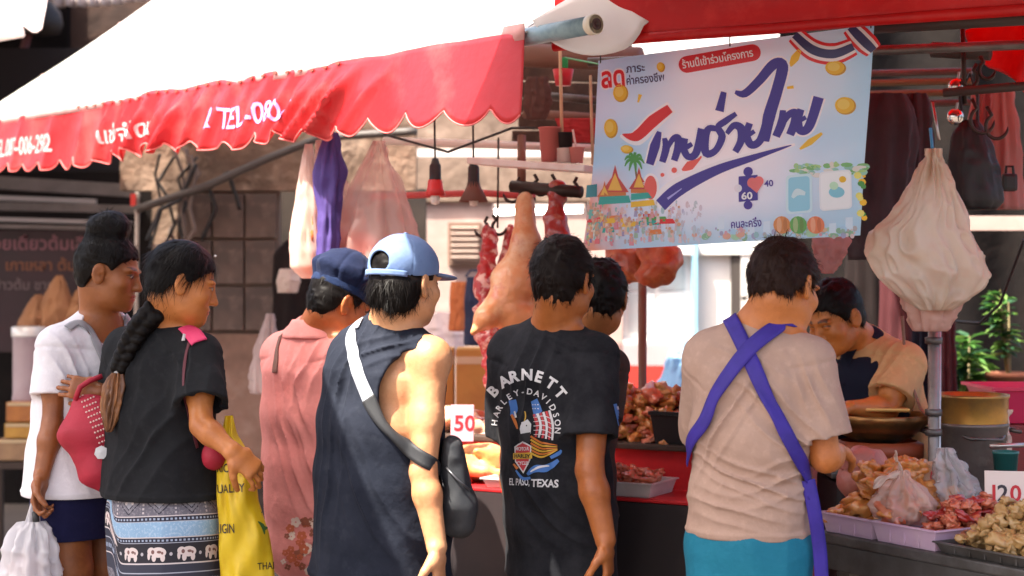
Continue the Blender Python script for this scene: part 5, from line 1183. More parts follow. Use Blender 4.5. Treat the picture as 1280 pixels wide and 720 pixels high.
def skin(name, col, dark):
    return M(name, col, .48, sss=.05, bump=(55, .4, .004), var=[(7, dark, .7, .45, .66), (24, dark, .35, .5, .7), (38, tuple(min(1, c*1.25) for c in col), .35, .5, .7)], attr='tint', coat=.08)
def cloth(name, col, v2=None, rough=.9, fine_=42, amt=.6, sheen=.02, sc=5):
    v2 = v2 or tuple(c*.7 for c in col)
    return M(name, col, rough, bump=(fine_, .5, .005), spec=.2, var=[(sc, v2, amt, .44, .64), (45, tuple(min(1, c*1.3+.01) for c in col), .35, .52, .72)], sheen=sheen)

class Person:
    def __init__(s, label, pel, N, f_p, f_s, w=1., sw=.165, bend=.02, sk=None, dep=1., droop=.022):
        s.pel = np.array(pel); s.N = np.array(N); s.Rp = Rm(f_p); s.Rs = Rm(f_s); s.w = w; s.dep = dep; s.bend = bend
        s.root = empty('person', (s.pel[0], s.pel[1], 0), label, 'person'); s.sk = sk; s.bvh = {}; s.meshes = {}
        s.ax = unit(s.N-s.pel)
        base = s.spine(.90)
        s.Sh = {q: base+s.Rs[:, 0]*q*sw+np.array((0, 0, -droop)) for q in (-1, 1)}
        s.El = {}; s.Wr = {}
        s.loc = lambda P: np.stack([(P-s.pel)@s.Rs[:, 0], (P-s.pel)@s.Rs[:, 1], (P-s.pel)@np.array((0, 0, 1.))], 1)
    ST = ((-.30, .160, .118), (0, .168, .118), (.22, .145, .104), (.5, .152, .110), (.76, .162, .104), (.90, .120, .080), (1.0, .058, .060))
    def spine(s, t): return lerp(s.pel, s.N, t)-(s.Rs[:, 1] if t > .3 else s.Rp[:, 1])*s.bend*math.sin(math.pi*max(0, min(1, t)))
    def torso(s, sd, ea, eb, t0=0., t1=1., fill=0., k=.03, flare=0.):
        st = [q for q in s.ST if t0-1e-6 <= q[0] <= t1+1e-6]
        for i in range(len(st)-1):
            (ta, a0, b0), (tb, a1, b1) = st[i], st[i+1]
            if fill:
                if ta < .7: a0 = a0*(1-fill)+.166*fill; b0 = b0*(1-fill)+.115*fill
                if tb < .7: a1 = a1*(1-fill)+.166*fill; b1 = b1*(1-fill)+.115*fill
            fl = lambda t: flare*max(0, .6-t)
            xa = unit(lerp(s.Rp[:, 0], s.Rs[:, 0], max(0, min(1, (ta+tb)/2))))
            e = lambda t: (1 if t < .85 else .55)
            sd.cone(s.spine(ta), s.spine(tb), (a0*s.w+ea*e(ta)+fl(ta), b0*s.w*s.dep+eb*e(ta)+fl(ta)), (a1*s.w+ea*e(tb)+fl(tb), b1*s.w*s.dep+eb*e(tb)+fl(tb)), xa, k)
    def body(s, head=None, arms=None, hands=None, skin_m=None, legs=True, hs=1., fem=False, neck_r=.056, arm_s=1., jaw=1., eyes=True, tint=None, zseg=None, foot_yaw=None):
        s.arm_s = arm_s
        sd = S(.0045, zseg or [(-1, .70, .014), (head[0][2]-.13, head[0][2]+.16, .0030)])
        s.torso(sd, -.010, -.008)
        H, R = head; s.H = np.asarray(H, float); s.R = R; s.hs = hs
        L = head_ops(sd, H, R, hs, fem, jaw); s.L = L
        sd.cone(L(0, -.028, -.050), lerp(s.N, s.spine(.9), .25), (neck_r*hs, neck_r*hs*1.02), (neck_r*1.12, neck_r*1.1), None, .025)
        sd.cone(L(0, -.055, -.06), s.N+s.Rs[:, 1]*-.01, (.036*hs, .03*hs), (.055, .04), R[:, 0], .03)
        for q in (-1, 1):
            sd.cone(s.spine(.97), s.Sh[q]+(0, 0, .012), (.05, .05), (.050*arm_s, .050*arm_s), None, .04)   # trapezius
            if arms and q in arms:
                E, W = np.array(arms[q][0]), np.array(arms[q][1]); s.El[q], s.Wr[q] = E, W
                sd.ell(s.Sh[q], .056*arm_s, None, .03)
                sd.cone(s.Sh[q], lerp(s.Sh[q], E, .55), .050*arm_s, .044*arm_s, None, .02).cone(lerp(s.Sh[q], E, .5), E, .044*arm_s, .037*arm_s, None, .02)
                fa = lerp(E, W, .3); sd.cone(E, fa, .037*arm_s, .0385*arm_s, None, .015).cone(fa, W, .0385*arm_s, (.028*arm_s, .023*arm_s), None, .02)
                if hands and q in hands: hand_ops(sd, W, *hands[q])
        if legs:
            for q in (-1, 1):
                hp = s.spine(0)+s.Rp[:, 0]*q*.088*s.w+(0, 0, -.03); fo = s.Rp[:, 1]
                kn = np.array((hp[0]+fo[0]*.03, hp[1]+fo[1]*.03, .47)); an = np.array((hp[0]-fo[0]*.01, hp[1]-fo[1]*.01, .085))
                sd.cone(hp, lerp(hp, kn, .5), .088*s.w, .076*s.w, None, .03).cone(lerp(hp, kn, .5), kn, .076*s.w, .056*s.w, None, .02)
                cf = lerp(kn, an, .3)-fo*.015; sd.cone(kn, cf, .054*s.w, .058*s.w, None, .02).cone(cf, an, .056*s.w, .038, None, .02)
                sd.cone(an-fo*.03+(0, 0, -.035), an+fo*.15+(0, 0, -.058), (.036, .035), (.042, .018), s.Rp[:, 0], .03)
                MB().box((an+fo*.06)*(1, 1, 0)+(0, 0, .011), (.10, .27, .02), [s.Rp[:, 0], s.Rp[:, 1], AZ], .008).build('sandal', M('sandal_black', (.02, .018, .016), .7), s.root)
        def cb(V, F):
            o = mesh_obj('body', V, F, skin_m, s.root, True); s.meshes['body'] = (V, F, o)
            q = (V-s.H)@R/hs; c = np.zeros((len(V), 4), np.float32)
            near = np.abs(q).max(1) < .14
            def put(mask, col, a): c[mask & near] = (*col, a)
            x, y, z = np.abs(q[:, 0]), q[:, 1], q[:, 2]
            put((x < .023) & (y > .082) & (z < -.055) & (z > -.079), (.36, .085, .06), .75)
            put((x > .012) & (x < .050) & (y > .055) & (np.abs(z-.0235-.004*np.sin((x-.012)*80)) < .0042), (.02, .012, .01), .85)
            de = np.sqrt(((x-.0315)/.0125)**2+((z-.001)/.0062)**2)
            if eyes:
                put((de < 1) & (y > .078) & (z < .004), (.42, .36, .32), .9)
                put((np.sqrt((x-.032)**2+(z+.001)**2) < .0062) & (y > .085) & (z < .004), (.012, .008, .006), 1)
            put((de < 1.35) & (de > .9) & (z > .001) & (y > .07), (.015, .01, .008), .85)
            at = o.data.color_attributes.new('tint', 'FLOAT_COLOR', 'POINT'); at.data.foreach_set('color', c.ravel())
        later(sd, cb)
    # ---- clothes
    def shirt(s, name, m, ea=.018, eb=.016, hem=.0, sleeve=.55, sr=(.066, .078), fill=.8, wr=.004, folds=(), armholes=None, neck=None, flare=0., h=.0048, tone=None, crease=1., t_low=-.30, post=None, zlow=None, cuts=None):
        zt = s.N[2]
        sd = S(h, [(-1, .70, .014)])
        s.torso(sd, ea, eb, t_low, 1.0, fill, .035, flare)
        for q in (-1, 1):
            sd.cone(s.spine(.955), s.Sh[q]+(0, 0, .010), (.052, .052), (.058*max(1, s.arm_s)+.004,)*2, None, .035)
        if armholes is None:
            for q in (-1, 1):
                if q not in s.El: continue
                A, E = s.Sh[q], s.El[q]
                fr_ = min(sleeve, 1.0); B = lerp(A, E, fr_)
                parts = [(A, B, sr[0], sr[1] if sleeve <= 1 else sr[1]*.95)]
                if sleeve > 1: parts.append((E, lerp(E, s.Wr[q], sleeve-1), sr[1]*.95, sr[1]*.82))
                end = parts[-1][1]; d = unit(end-parts[-1][0])
                fs = [conef(*p[:2], p[2], p[3]) for p in [(a_, b_+d*.03*(i == len(parts)-1), ra, rb) for i, (a_, b_, ra, rb) in enumerate(parts)]]
                inn = conef(end-d*.012, end+d*.06, parts[-1][3]-.030, parts[-1][3]-.011)[2]
                lo = np.minimum.reduce([f[0] for f in fs]); hi = np.maximum.reduce([f[1] for f in fs])
                def fn(x, y, z, fs=fs, end=end, d=d, inn=inn):
                    v = fs[0][2](x, y, z)
                    for f in fs[1:]:
                        w_ = f[2](x, y, z); hh = np.clip(.5+.5*(v-w_)/.03, 0, 1); v = w_*hh+v*(1-hh)-.03*hh*(1-hh)
                    v = np.maximum(v, (x-end[0])*d[0]+(y-end[1])*d[1]+(z-end[2])*d[2])
                    return np.maximum(v, -inn(x, y, z))
                sd._add('u', lo, hi, fn, .030)
        else: armholes(sd)
        hp = s.pel+s.ax*hem if zlow is None else np.array((s.pel[0], s.pel[1], zlow))
        nrm = -s.ax if zlow is None else np.array((0, 0, -1.))
        def wr_fn(P):
            q = s.loc(P); hgt = np.clip((zt-P[:, 2])/.5, 0, 1)
            wq = q+.05*np.stack((vnoise(q*6+4), vnoise(q*6+14), vnoise(q*6+24)), 1); d = wr*1.7*(ridge(wq*np.array((9, 9, 3.6))+3.1)-.55)*(.3+.7*hgt)+wr*1.3*(vnoise(wq*np.array((6, 6, 5))+8)-.5)*2+wr*.5*(ridge(wq*np.array((15, 15, 12))+1.7)**2-.4)*crease
            for (c, al, lam, amp, rad) in folds:
                c = np.asarray(c, float); al = unit(al); D_ = P-c; r2 = (D_**2).sum(1); t = D_@al
                ac = unit(np.cross(al, s.Rs[:, 1])); ph = D_@ac+.018*(vnoise(q*9+2)-.5)*2+.22*t*0
                d = d+1.55*amp*np.exp(-r2/rad**2)*np.exp(-(ph/(1.25*lam))**2)*((1-np.abs(np.sin(math.pi*ph/lam)))**1.6-.35)*1.3
            if armholes is None:
                for q_ in s.El:                             # sleeve seam
                    ad = unit(s.El[q_]-s.Sh[q_]); rel = P-s.Sh[q_]; d = d-.0032*np.exp(-(rel@ad-.004)**2/.0055**2)*((rel**2).sum(1) < .0144)
            d = d+.0030*np.exp(-((P-hp)@nrm+.016)**2/.005**2)       # hem ridge
            return np.clip(d, -.0075, .024)
        sd.disp(wr_fn)
        sd.cut(hp, nrm, .004)
        if neck is not None: sd.ell(neck[0], neck[1], s.Rs if len(neck) < 3 else neck[2], .006, 's')
        if cuts: cuts(sd)
        def cb(V, F):
            o = mesh_obj(name, V, F, m, s.root, True); s.meshes[name] = (V, F, o)
            if post: post(V, o)
        later(sd, cb); return sd
    def collar(s, m, r=.064, up=.004, hgt=.018, tilt=.25, yr=1.05, back=.0):
        """ribbed band round the neck, built as a closed ring"""
        A = lerp(s.N, s.H, .10)+np.array((0, 0, up)); n_ = unit(unit(s.H-s.N)+s.Rs[:, 1]*tilt); x = unit(s.Rs[:, 0]-n_*np.dot(s.Rs[:, 0], n_)); y = np.cross(n_, x); A = A+s.Rs[:, 1]*back
        mb = MB(); n = 48
        def ring(u, v):
            a = 2*math.pi*u; ph = 2*math.pi*v; rr_ = r+.0045*math.cos(ph); drop = -.030*max(0, math.cos(a-math.pi/2))*1.0
            return A+x*math.cos(a)*rr_+y*math.sin(a)*rr_*yr+n_*(hgt*.5*math.sin(ph))+AZ*drop*.6
        mb.grid(ring, n, 10, True)
        return mb.build('collar', m, s.root, True)
    def legs_cloth(s, name, m, zt, zb, e=.02, wr=.004, h=.0055, loose=1., post=None, attr=None, folds=()):
        sd = S(h, [(-1, .66, .014)])
        s.torso(sd, e, e, -.30, .5, .3, .03)
        for q in (-1, 1):
            hp = s.spine(0)+s.Rp[:, 0]*q*.088*s.w+(0, 0, -.03); fo = s.Rp[:, 1]; kn = np.array((hp[0]+fo[0]*.03, hp[1]+fo[1]*.03, .47)); an = np.array((hp[0], hp[1], .06))
            sd.cone(hp, kn, .088*s.w+e, (.060*s.w+e)*loose, None, .03)
            if zb < .45: sd.cone(kn, an, (.060*s.w+e)*loose, (.05+e)*loose, None, .03)
        sd.disp(lambda P: wr*1.6*(ridge(s.loc(P)*np.array((11, 11, 3.0))+6)-.5)+wr*(vnoise(s.loc(P)*8)-.5)*2)
        sd.cut((0, 0, zt), (0, 0, 1)); sd.cut((0, 0, zb), (0, 0, -1))
        def cb(V, F):
            o = mesh_obj(name, V, F, m, s.root, True); s.meshes[name] = (V, F, o)
            if post: post(V, o)
        later(sd, cb)
    def hair(s, m, infl=.012, line=None, noise=.004, lumps=(), strands=2500, slen=.03, flow=None, lift=.25, name='hair', ztop=None, zs=None, zmin=None, width=.0008, subs=()):
        H, R, k = s.H, s.R, s.hs; L = s.L
        lx, lz = line or ([-.13, -.05, -.03, -.008, .012, .03, .045, .07, .09, .12], [-.080, -.072, -.036, .024, .018, -.012, .02, .055, .066, .07])
        sd = S(.0036)
        sd.ell(L(0, -.012, .032), (np.array((.076, .096, .086))+infl)*k, R)
        sd.ell(L(0, -.040, -.020), (np.array((.066, .062, .070))+infl*.5)*k, R, .02)
        def hl(x, y, z):
            q = [(x-H[0])*R[0, i]+(y-H[1])*R[1, i]+(z-H[2])*R[2, i] for i in range(3)]
            yy = q[1]/k; return (np.interp(yy, lx, lz).astype(np.float32)+.006*np.sin(q[0]*260)*.4-q[2]/k)*k*.8
        sd.keep(hl, .006)
        if ztop is not None: sd.cut(L(0, 0, ztop), R[:, 2], .01)
        for l in lumps: (sd.cone if l[0] == 'c' else sd.ell)(*l[1:])
        for l in subs: sd.ell(*l, op='s')
        sd.disp(lambda P: noise*(ridge(((P-H)@R)*np.array((60, 22, 60)))-.5)*1.4+noise*(vnoise((P-H)*28)-.5)*2)
        def cb(V, F):
            if strands:
                fn = np.cross(V[F[:, 1]]-V[F[:, 0]], V[F[:, 2]]-V[F[:, 0]]); vn = np.zeros_like(V)
                for c in range(4): np.add.at(vn, F[:, c], fn)
                vn /= np.linalg.norm(vn, axis=1)[:, None]+1e-12
                cen = V.mean(0)
                if ((V-cen)*vn).sum() < 0: vn = -vn
                rg = np.random.default_rng(5); ix = rg.integers(0, len(V), strands); p0 = V[ix]; n_ = vn[ix]
                if zmin is not None:
                    up_ = ((p0-H)@R)[:, 2] > zmin*k; p0 = p0[up_]; n_ = n_[up_]; strands_ = len(p0)
                if zs is not None:
                    low = ((p0-H)@R)[:, 2] < zs*k; p0 = p0[low]; n_ = n_[low]; strands_ = len(p0)
                elif zmin is None: strands_ = strands
                fl = flow(p0) if flow is not None else p0-L(0, -.07, .12)
                fl = fl+rg.normal(0, .022, fl.shape); t = fl-n_*(fl*n_).sum(1)[:, None]; t /= np.linalg.norm(t, axis=1)[:, None]+1e-9
                ln = slen*(.5+rg.random(strands_))[:, None]; lf = lift*(.35+2.6*rg.random(strands_)**4)[:, None]
                p0 = p0-n_*.002; p1 = p0+t*ln*.5+n_*ln*lf*.45; p2 = p0+t*ln+n_*ln*lf*.55; sd_ = np.cross(t, n_)*width*(.6+.8*rg.random(strands_))[:, None]
                nv = len(V); V2 = np.concatenate((p0-sd_, p0+sd_, p1-sd_*.8, p1+sd_*.8, p2-sd_*.15, p2+sd_*.15)); i = np.arange(strands_)+nv; n = strands_
                F2 = np.concatenate((np.stack((i, i+n, i+3*n, i+2*n), 1), np.stack((i+2*n, i+3*n, i+5*n, i+4*n), 1)))
                V = np.concatenate((V, V2)); F = np.concatenate((F, F2))
            s.meshes[name] = (V, F, mesh_obj(name, V, F, m, s.root, True))
        later(sd, cb)
    def tree(s, name):
        if name not in s.bvh:
            V, F, o = s.meshes[name]; s.bvh[name] = BVHTree.FromPolygons(V.tolist(), F.tolist())
        return s.bvh[name]

def strap(bv, pts, w, m, parent, name='strap', off=.004, thick=.003, n=60, cols=4, pull=.06, cast=True, label=None):
    """a flat band laid over a garment (bv) through the given points; where it leaves the garment it hangs free"""
    pts = [np.array(p, float) for p in pts]; d = np.cumsum([0]+[np.linalg.norm(pts[i+1]-pts[i]) for i in range(len(pts)-1)]); d /= d[-1]
    u = np.linspace(0, 1, n); P = []
    for t in u:
        i = min(np.searchsorted(d, t, 'right')-1, len(pts)-2); q = (t-d[i])/(d[i+1]-d[i]+1e-9)
        p0, p1, p2, p3 = pts[max(i-1, 0)], pts[i], pts[i+1], pts[min(i+2, len(pts)-1)]
        P.append(.5*((2*p1)+(-p0+p2)*q+(2*p0-5*p1+4*p2-p3)*q*q+(-p0+3*p1-3*p2+p3)*q**3))
    P = np.array(P); Nn = np.zeros_like(P)
    if bv and cast:                                         # settle the band straight onto the cloth
        for i, p in enumerate(P):
            d_ = Vector(p-np.array((0, 0, CAMZ))).normalized(); h, _, _, _ = bv.ray_cast(Vector((0, 0, CAMZ))+d_*3.2, d_, 3.0)
            if h is not None and abs(h.y-p[1]) < .22: P[i] = np.array(h)
    for i, p in enumerate(P):
        h, nn, _, ds = bv.find_nearest(Vector(p)) if bv else (None, None, None, 9)
        if h is not None and ds < pull:
            nn = np.array(nn); h = np.array(h)
            if np.dot(p-h, nn) < 0 and ds > .02: pass
            P[i] = h+nn*off; Nn[i] = nn
        else: Nn[i] = (0, -1, .1)
    for _ in range(8): Nn[1:-1] = (Nn[:-2]+Nn[1:-1]*2+Nn[2:])/4; P[1:-1] = (P[:-2]+P[1:-1]*2+P[2:])/4
    T_ = np.gradient(P, axis=0); T_ /= np.linalg.norm(T_, axis=1)[:, None]+1e-9; S_ = np.cross(T_, Nn); S_ /= np.linalg.norm(S_, axis=1)[:, None]+1e-9
    V = []
    for i in range(n):
        for c in range(cols+1):
            p = P[i]+S_[i]*w*(c/cols-.5)
            if bv:
                h, nn, _, ds = bv.find_nearest(Vector(p))
                if h is not None and ds < min(pull, .03): p = np.array(h)+np.array(nn)*off
            V.append(p)
    k = cols+1; V = np.array(V).reshape(n, k, 3)
    for _ in range(12): V[1:-1] = (V[:-2]+2*V[1:-1]+V[2:])/4
    V = V.reshape(-1, 3); F = [(i*k+c, i*k+c+1, (i+1)*k+c+1, (i+1)*k+c) for i in range(n-1) for c in range(cols)]
    o = solid(mesh_obj(name, V, F, m, parent, True), thick)
    return tag(o, label) if label else o

def printed(bv, V, F, m, parent, Y, off=.0016, name='print', step=2.0):
    """flat print given in survey pixels, laid onto the cloth it is printed on"""
    V, F = fine(V, F, step); W = []; ok = []
    for x, y in V:
        t = J(x, y, 1.0)-np.array((0, 0, CAMZ)); d = Vector(t).normalized(); h, nn, _, ds = bv.ray_cast(Vector((0, 0, CAMZ))+d*(Y-.9), d, 2.0)
        if h is None: W.append((0, 0, 0)); ok.append(False)
        else:
            nn = np.array(nn); nn = nn if np.dot(nn, t) < 0 else -nn
            W.append(np.array(h)+nn*off); ok.append(True)
    F = [f for f in F if all(ok[i] for i in f)]
    if not F: return None
    used = sorted({i for f in F for i in f}); mp = {i: k for k, i in enumerate(used)}
    return mesh_obj(name, [W[i] for i in used], [[mp[i] for i in f] for f in F], m, parent, True)
def ptext(body, x, y, h, w=None, rot=0., bold=.02, shear=0.):
    V, F = text_mesh(body, 1.0, bold, shear); k = h/.72; x0 = V[:, 0].min(); sx = k if w is None else w/(V[:, 0].max()-x0)
    V = np.stack(((V[:, 0]-x0)*sx, -V[:, 1]*k), 1); c, s_ = math.cos(rot), math.sin(rot)
    return np.stack((x+V[:, 0]*c+V[:, 1]*s_, y-V[:, 0]*s_+V[:, 1]*c), 1), F

hairk = M('hair_black', (.0045, .003, .0025), .5, spec=.16, bump=(120, .3, .002), stretch=(1, 1, .4))
hairlit = M('hair_warm_lit', (.022, .008, .0045), .55, spec=.2, bump=(120, .3, .002), stretch=(1, 1, .4))  # browner hair colour takes in the warm light on his head
hairb = M('hair_brown', (.008, .004, .003), .55, spec=.16, bump=(120, .3, .002), stretch=(1, 1, .4))
Tn = lambda x, y, Y: J(x, y, Y)

# ---- woman with the bun
p1 = Person('woman with a black hair bun in a white tee carrying a red shoulder bag', Tn(104, 618, 5.02), Tn(126, 404, 5.02), (.88, -.47), (.80, -.60), .94, .150, .02)
p1.body((Tn(136, 340, 4.98), Rm((1, -.06), 12, 2)), {1: (Tn(66, 532, 4.86), Tn(52, 594, 4.82)), -1: (Tn(163, 498, 4.98), Tn(124, 490, 4.80))},
        {1: ((-.12, -.05, -1), (.9, -.25, 0), 1, .88, 1.25), -1: ((-1, -.1, .22), (.15, 1, -.2), 1, .86, .8)}, skin('skin_tan_deep', (0.306, 0.098, 0.025), (0.190, 0.054, 0.014)), hs=.93, fem=True, neck_r=.050, arm_s=.84, jaw=.94)
p1.shirt('tee_shirt', cloth('tee_white', (.78, .75, .77), (.70, .67, .72), amt=.4), .020, .026, flare=.03, zlow=.875, sleeve=.62, sr=(.064, .078), wr=.0042,
         folds=[(Tn(90, 470, 4.85), (.5, 0, -1), .035, .008, .10), (Tn(110, 540, 4.9), (.2, 0, -1), .045, .008, .14)], neck=(lerp(p1.N, p1.H, .30)+np.array((.018, -.034, -.058)), (.074, .082, .060)))
p1.legs_cloth('shorts', cloth('shorts_navy', (.012, .012, .05)), .92, .745, .010)
p1.hair(hairk, .010, ([-.13, -.05, -.03, -.008, .012, .03, .045, .07, .09, .12], [-.075, -.060, -.02, .025, .022, .012, .03, .055, .062, .068]), .003,
        lumps=[('e', Tn(136, 286, 4.99), (.066, .060, .054), None, .012), ('e', Tn(120, 300, 4.98), (.034, .03, .028), None, .012), ('e', Tn(150, 284, 4.97), (.03, .03, .03), None, .01)], strands=3500, slen=.035, flow=lambda P: Tn(136, 300, 4.99)-P, lift=.10)

# ---- woman with the braid
p2 = Person('woman with a long black braid in a charcoal tee holding a yellow sack', Tn(204, 640, 4.74), Tn(204, 412, 4.76), (.62, .78), (.60, .80), .91, .150, .015)
p2.body((Tn(228, 353, 4.70), Rm((.96, .26), 16, 3)), {1: (Tn(252, 532, 4.55), Tn(290, 564, 4.50)), -1: (Tn(150, 535, 4.98), Tn(205, 560, 5.06))},
        {1: ((.75, .1, -.65), (-.5, .75, -.45), -1, .9, 1.1)}, skin('skin_tan', (0.490, 0.172, 0.043), (0.330, 0.095, 0.021)), hs=.94, fem=True, neck_r=.050, arm_s=.84, jaw=.95)
p2.shirt('tee_shirt', cloth('tee_charcoal', (.017, .018, .020), (.011, .011, .013)), .022, .022, zlow=1.5-262/436, flare=.045, sleeve=.72, sr=(.068, .084), wr=.0055,
         folds=[(Tn(262, 470, 4.6), (.5, 0, -1), .04, .008, .10), (Tn(200, 560, 4.62), (.6, 0, .8), .06, .007, .16), (Tn(170, 470, 4.66), (.2, 0, 1), .05, .006, .14), (Tn(215, 440, 4.62), (1, 0, -.5), .04, .005, .10)])
p2.collar(M('tee_charcoal'), .060, .0, .014)
def puv(V, o):
    q_ = V-p2.pel; u = .150*np.arctan2(q_@p2.Rp[:, 0], -(q_@p2.Rp[:, 1])*1.25); v = 1.5-250/436-V[:, 2]+.012*np.sin(u*9)
    left = 1/(1+np.exp((u+.062-.10*np.clip(v, 0, .2))*160)); v = v+left*.102
    c = np.stack((u+left*.02, v, left, np.ones(len(V))), 1).astype(np.float32)
    at = o.data.color_attributes.new('puv', 'FLOAT_COLOR', 'POINT'); at.data.foreach_set('color', c.ravel())
def pattern_cloth():
    m = M('elephant_trousers', (.05, .05, .07), .85, bump=(220, .3, .0012)); nt = m.node_tree; N = nt.nodes; L = nt.links; b = N['Principled BSDF']
    at = N.new('ShaderNodeAttribute'); at.attribute_name = 'puv'; sp = N.new('ShaderNodeSeparateColor'); L.new(at.outputs['Color'], sp.inputs[0]); u, v = sp.outputs[0], sp.outputs[1]
    def mth(op, a, b_=None, c=None):
        n = N.new('ShaderNodeMath'); n.operation = op
        for i, q in enumerate((a, b_, c)):
            if q is None: continue
            if isinstance(q, (int, float)): n.inputs[i].default_value = q
            else: L.new(q, n.inputs[i])
        return n.outputs[0]
    vv = mth('MODULO', mth('ADD', v, .64), .32)         # one repeat of the bands
    def cell(per, off=0.): return mth('SUBTRACT', mth('FRACT', mth('DIVIDE', mth('ADD', u, 10+off), per)), .5)
    def inb(lo, hi): return mth('MULTIPLY', mth('GREATER_THAN', vv, lo), mth('LESS_THAN', vv, hi))
    nz = N.new('ShaderNodeTexNoise'); nz.inputs['Scale'].default_value = 160; tc = N.new('ShaderNodeTexCoord'); L.new(tc.outputs['Object'], nz.inputs['Vector']); sp_ = mth('GREATER_THAN', nz.outputs[0], .56)
    col = [None]
    def lay(mask, c):
        mx = N.new('ShaderNodeMix'); mx.data_type = 'RGBA'; L.new(mask, mx.inputs[0]); mx.inputs[7].default_value = (*c, 1)
        if col[0] is None: mx.inputs[6].default_value = (.035, .038, .06, 1)
        else: L.new(col[0], mx.inputs[6])
        col[0] = mx.outputs[2]
    GY, DK, LB, WT = (.15, .14, .17), (.022, .022, .04), (.26, .42, .60), (.62, .55, .55)
    lay(inb(.0, .072), GY); c8 = cell(.086); ad = mth('ADD', mth('MULTIPLY', mth('ABSOLUTE', c8), .086), mth('ABSOLUTE', mth('SUBTRACT', vv, .036)))
    m0 = inb(.004, .068); lay(mth('MULTIPLY', m0, mth('LESS_THAN', ad, .034)), DK); lay(mth('MULTIPLY', m0, mth('LESS_THAN', ad, .0295)), (.19, .18, .21)); lay(mth('MULTIPLY', m0, mth('LESS_THAN', ad, .020)), DK); lay(mth('MULTIPLY', m0, mth('LESS_THAN', ad, .016)), (.30, .30, .34))
    lay(mth('MULTIPLY', m0, mth('LESS_THAN', mth('ADD', mth('POWER', mth('MULTIPLY', mth('SUBTRACT', mth('ABSOLUTE', c8), .13), .086), 2), mth('POWER', mth('SUBTRACT', vv, .036), 2)), .00002)), WT)
    c8b = cell(.086, .043); lay(mth('MULTIPLY', m0, mth('MULTIPLY', mth('LESS_THAN', mth('ABSOLUTE', c8b), .03), mth('GREATER_THAN', mth('FRACT', mth('MULTIPLY', vv, 90)), .5))), WT)
    lay(mth('MULTIPLY', inb(0, .072), mth('MULTIPLY', sp_, .5)), (.32, .30, .33))
    dots = mth('LESS_THAN', mth('ABSOLUTE', cell(.011)), .26)
    for z0 in (.072, .132):
        lay(inb(z0, z0+.003), WT); lay(inb(z0+.003, z0+.016), DK); lay(mth('MULTIPLY', inb(z0+.007, z0+.0125), dots), (.34, .40, .52)); lay(inb(z0+.016, z0+.018), (.4, .42, .5))
    lay(inb(.090, .132), LB); lay(mth('MULTIPLY', inb(.090, .132), mth('MULTIPLY', sp_, .7)), (.42, .56, .70))
    lay(inb(.150, .205), (.022, .02, .028)); ce = cell(.078); ev = mth('SUBTRACT', vv, .178)
    def el(cx, cy, rx, ry): return mth('LESS_THAN', mth('ADD', mth('POWER', mth('DIVIDE', mth('SUBTRACT', mth('MULTIPLY', ce, .078), cx), rx), 2), mth('POWER', mth('DIVIDE', mth('SUBTRACT', ev, cy), ry), 2)), 1)
    for e in ((.002, -.003, .020, .0145), (-.017, -.006, .011, .011), (-.024, .007, .004, .011), (-.010, .012, .006, .011), (.013, .012, .006, .011)): lay(mth('MULTIPLY', inb(.15, .205), el(*e)), (.66, .56, .54))
    for e in ((.004, -.004, .006, .004), (-.013, -.004, .0045, .006), (.012, -.001, .003, .004)): lay(mth('MULTIPLY', inb(.15, .205), el(*e)), (.20, .10, .09))
    lay(mth('MULTIPLY', inb(.15, .205), el(.034, .002, .004, .005)), (.45, .42, .45))
    lay(inb(.205, .209), WT); lay(inb(.232, .235), (.4, .42, .5)); lay(mth('MULTIPLY', inb(.25, .262), dots), (.34, .40, .52)); lay(inb(.275, .278), WT)
    L.new(col[0], b.inputs['Base Color']); return m
p2.legs_cloth('patterned_trousers', pattern_cloth(), .925, .12, .026, .004, loose=1.25, post=puv)
root_b = Tn(200, 388, 4.70)
br = [Tn(204, 378, 4.70), Tn(190, 392, 4.665), Tn(176, 408, 4.655), Tn(163, 428, 4.655), Tn(153, 450, 4.66), Tn(148, 462, 4.66)]
def braid_pts(t):
    x = t*(len(br)-1); i = min(int(x), len(br)-2); return lerp(br[i], br[i+1], x-i)
bl_ = [('e', Tn(207, 372, 4.71), (.045, .05, .035), None, .02)]
for k in range(3):
    prev = None
    for q in range(41):
        t = q/40; a = t*2*math.pi*3.2+k*2*math.pi/3; tn = unit(br[-1]-br[0]); sx = unit(np.cross(tn, (0, 1, 0)))
        p = braid_pts(t)+sx*.022*(1-.35*t)*math.sin(a)+np.array((0, 1, 0))*.011*math.sin(2*a); r_ = .0185*(1-.32*t)
        if prev is not None: bl_.append(('c', prev, p, r_, r_, None, .002))
        prev = p
p2.hair(hairk, .010, ([-.13, -.05, -.03, -.012, .01, .03, .045, .07, .09, .12], [-.055, -.050, -.015, .0, .0, .015, .03, .052, .060, .066]), .0022, lumps=bl_, zmin=-.055, strands=5200, slen=.05, flow=lambda P: np.where((P[:, 2] > root_b[2]-.02)[:, None], root_b-P, np.array((-.3, 0, -1))[None]), lift=.05)
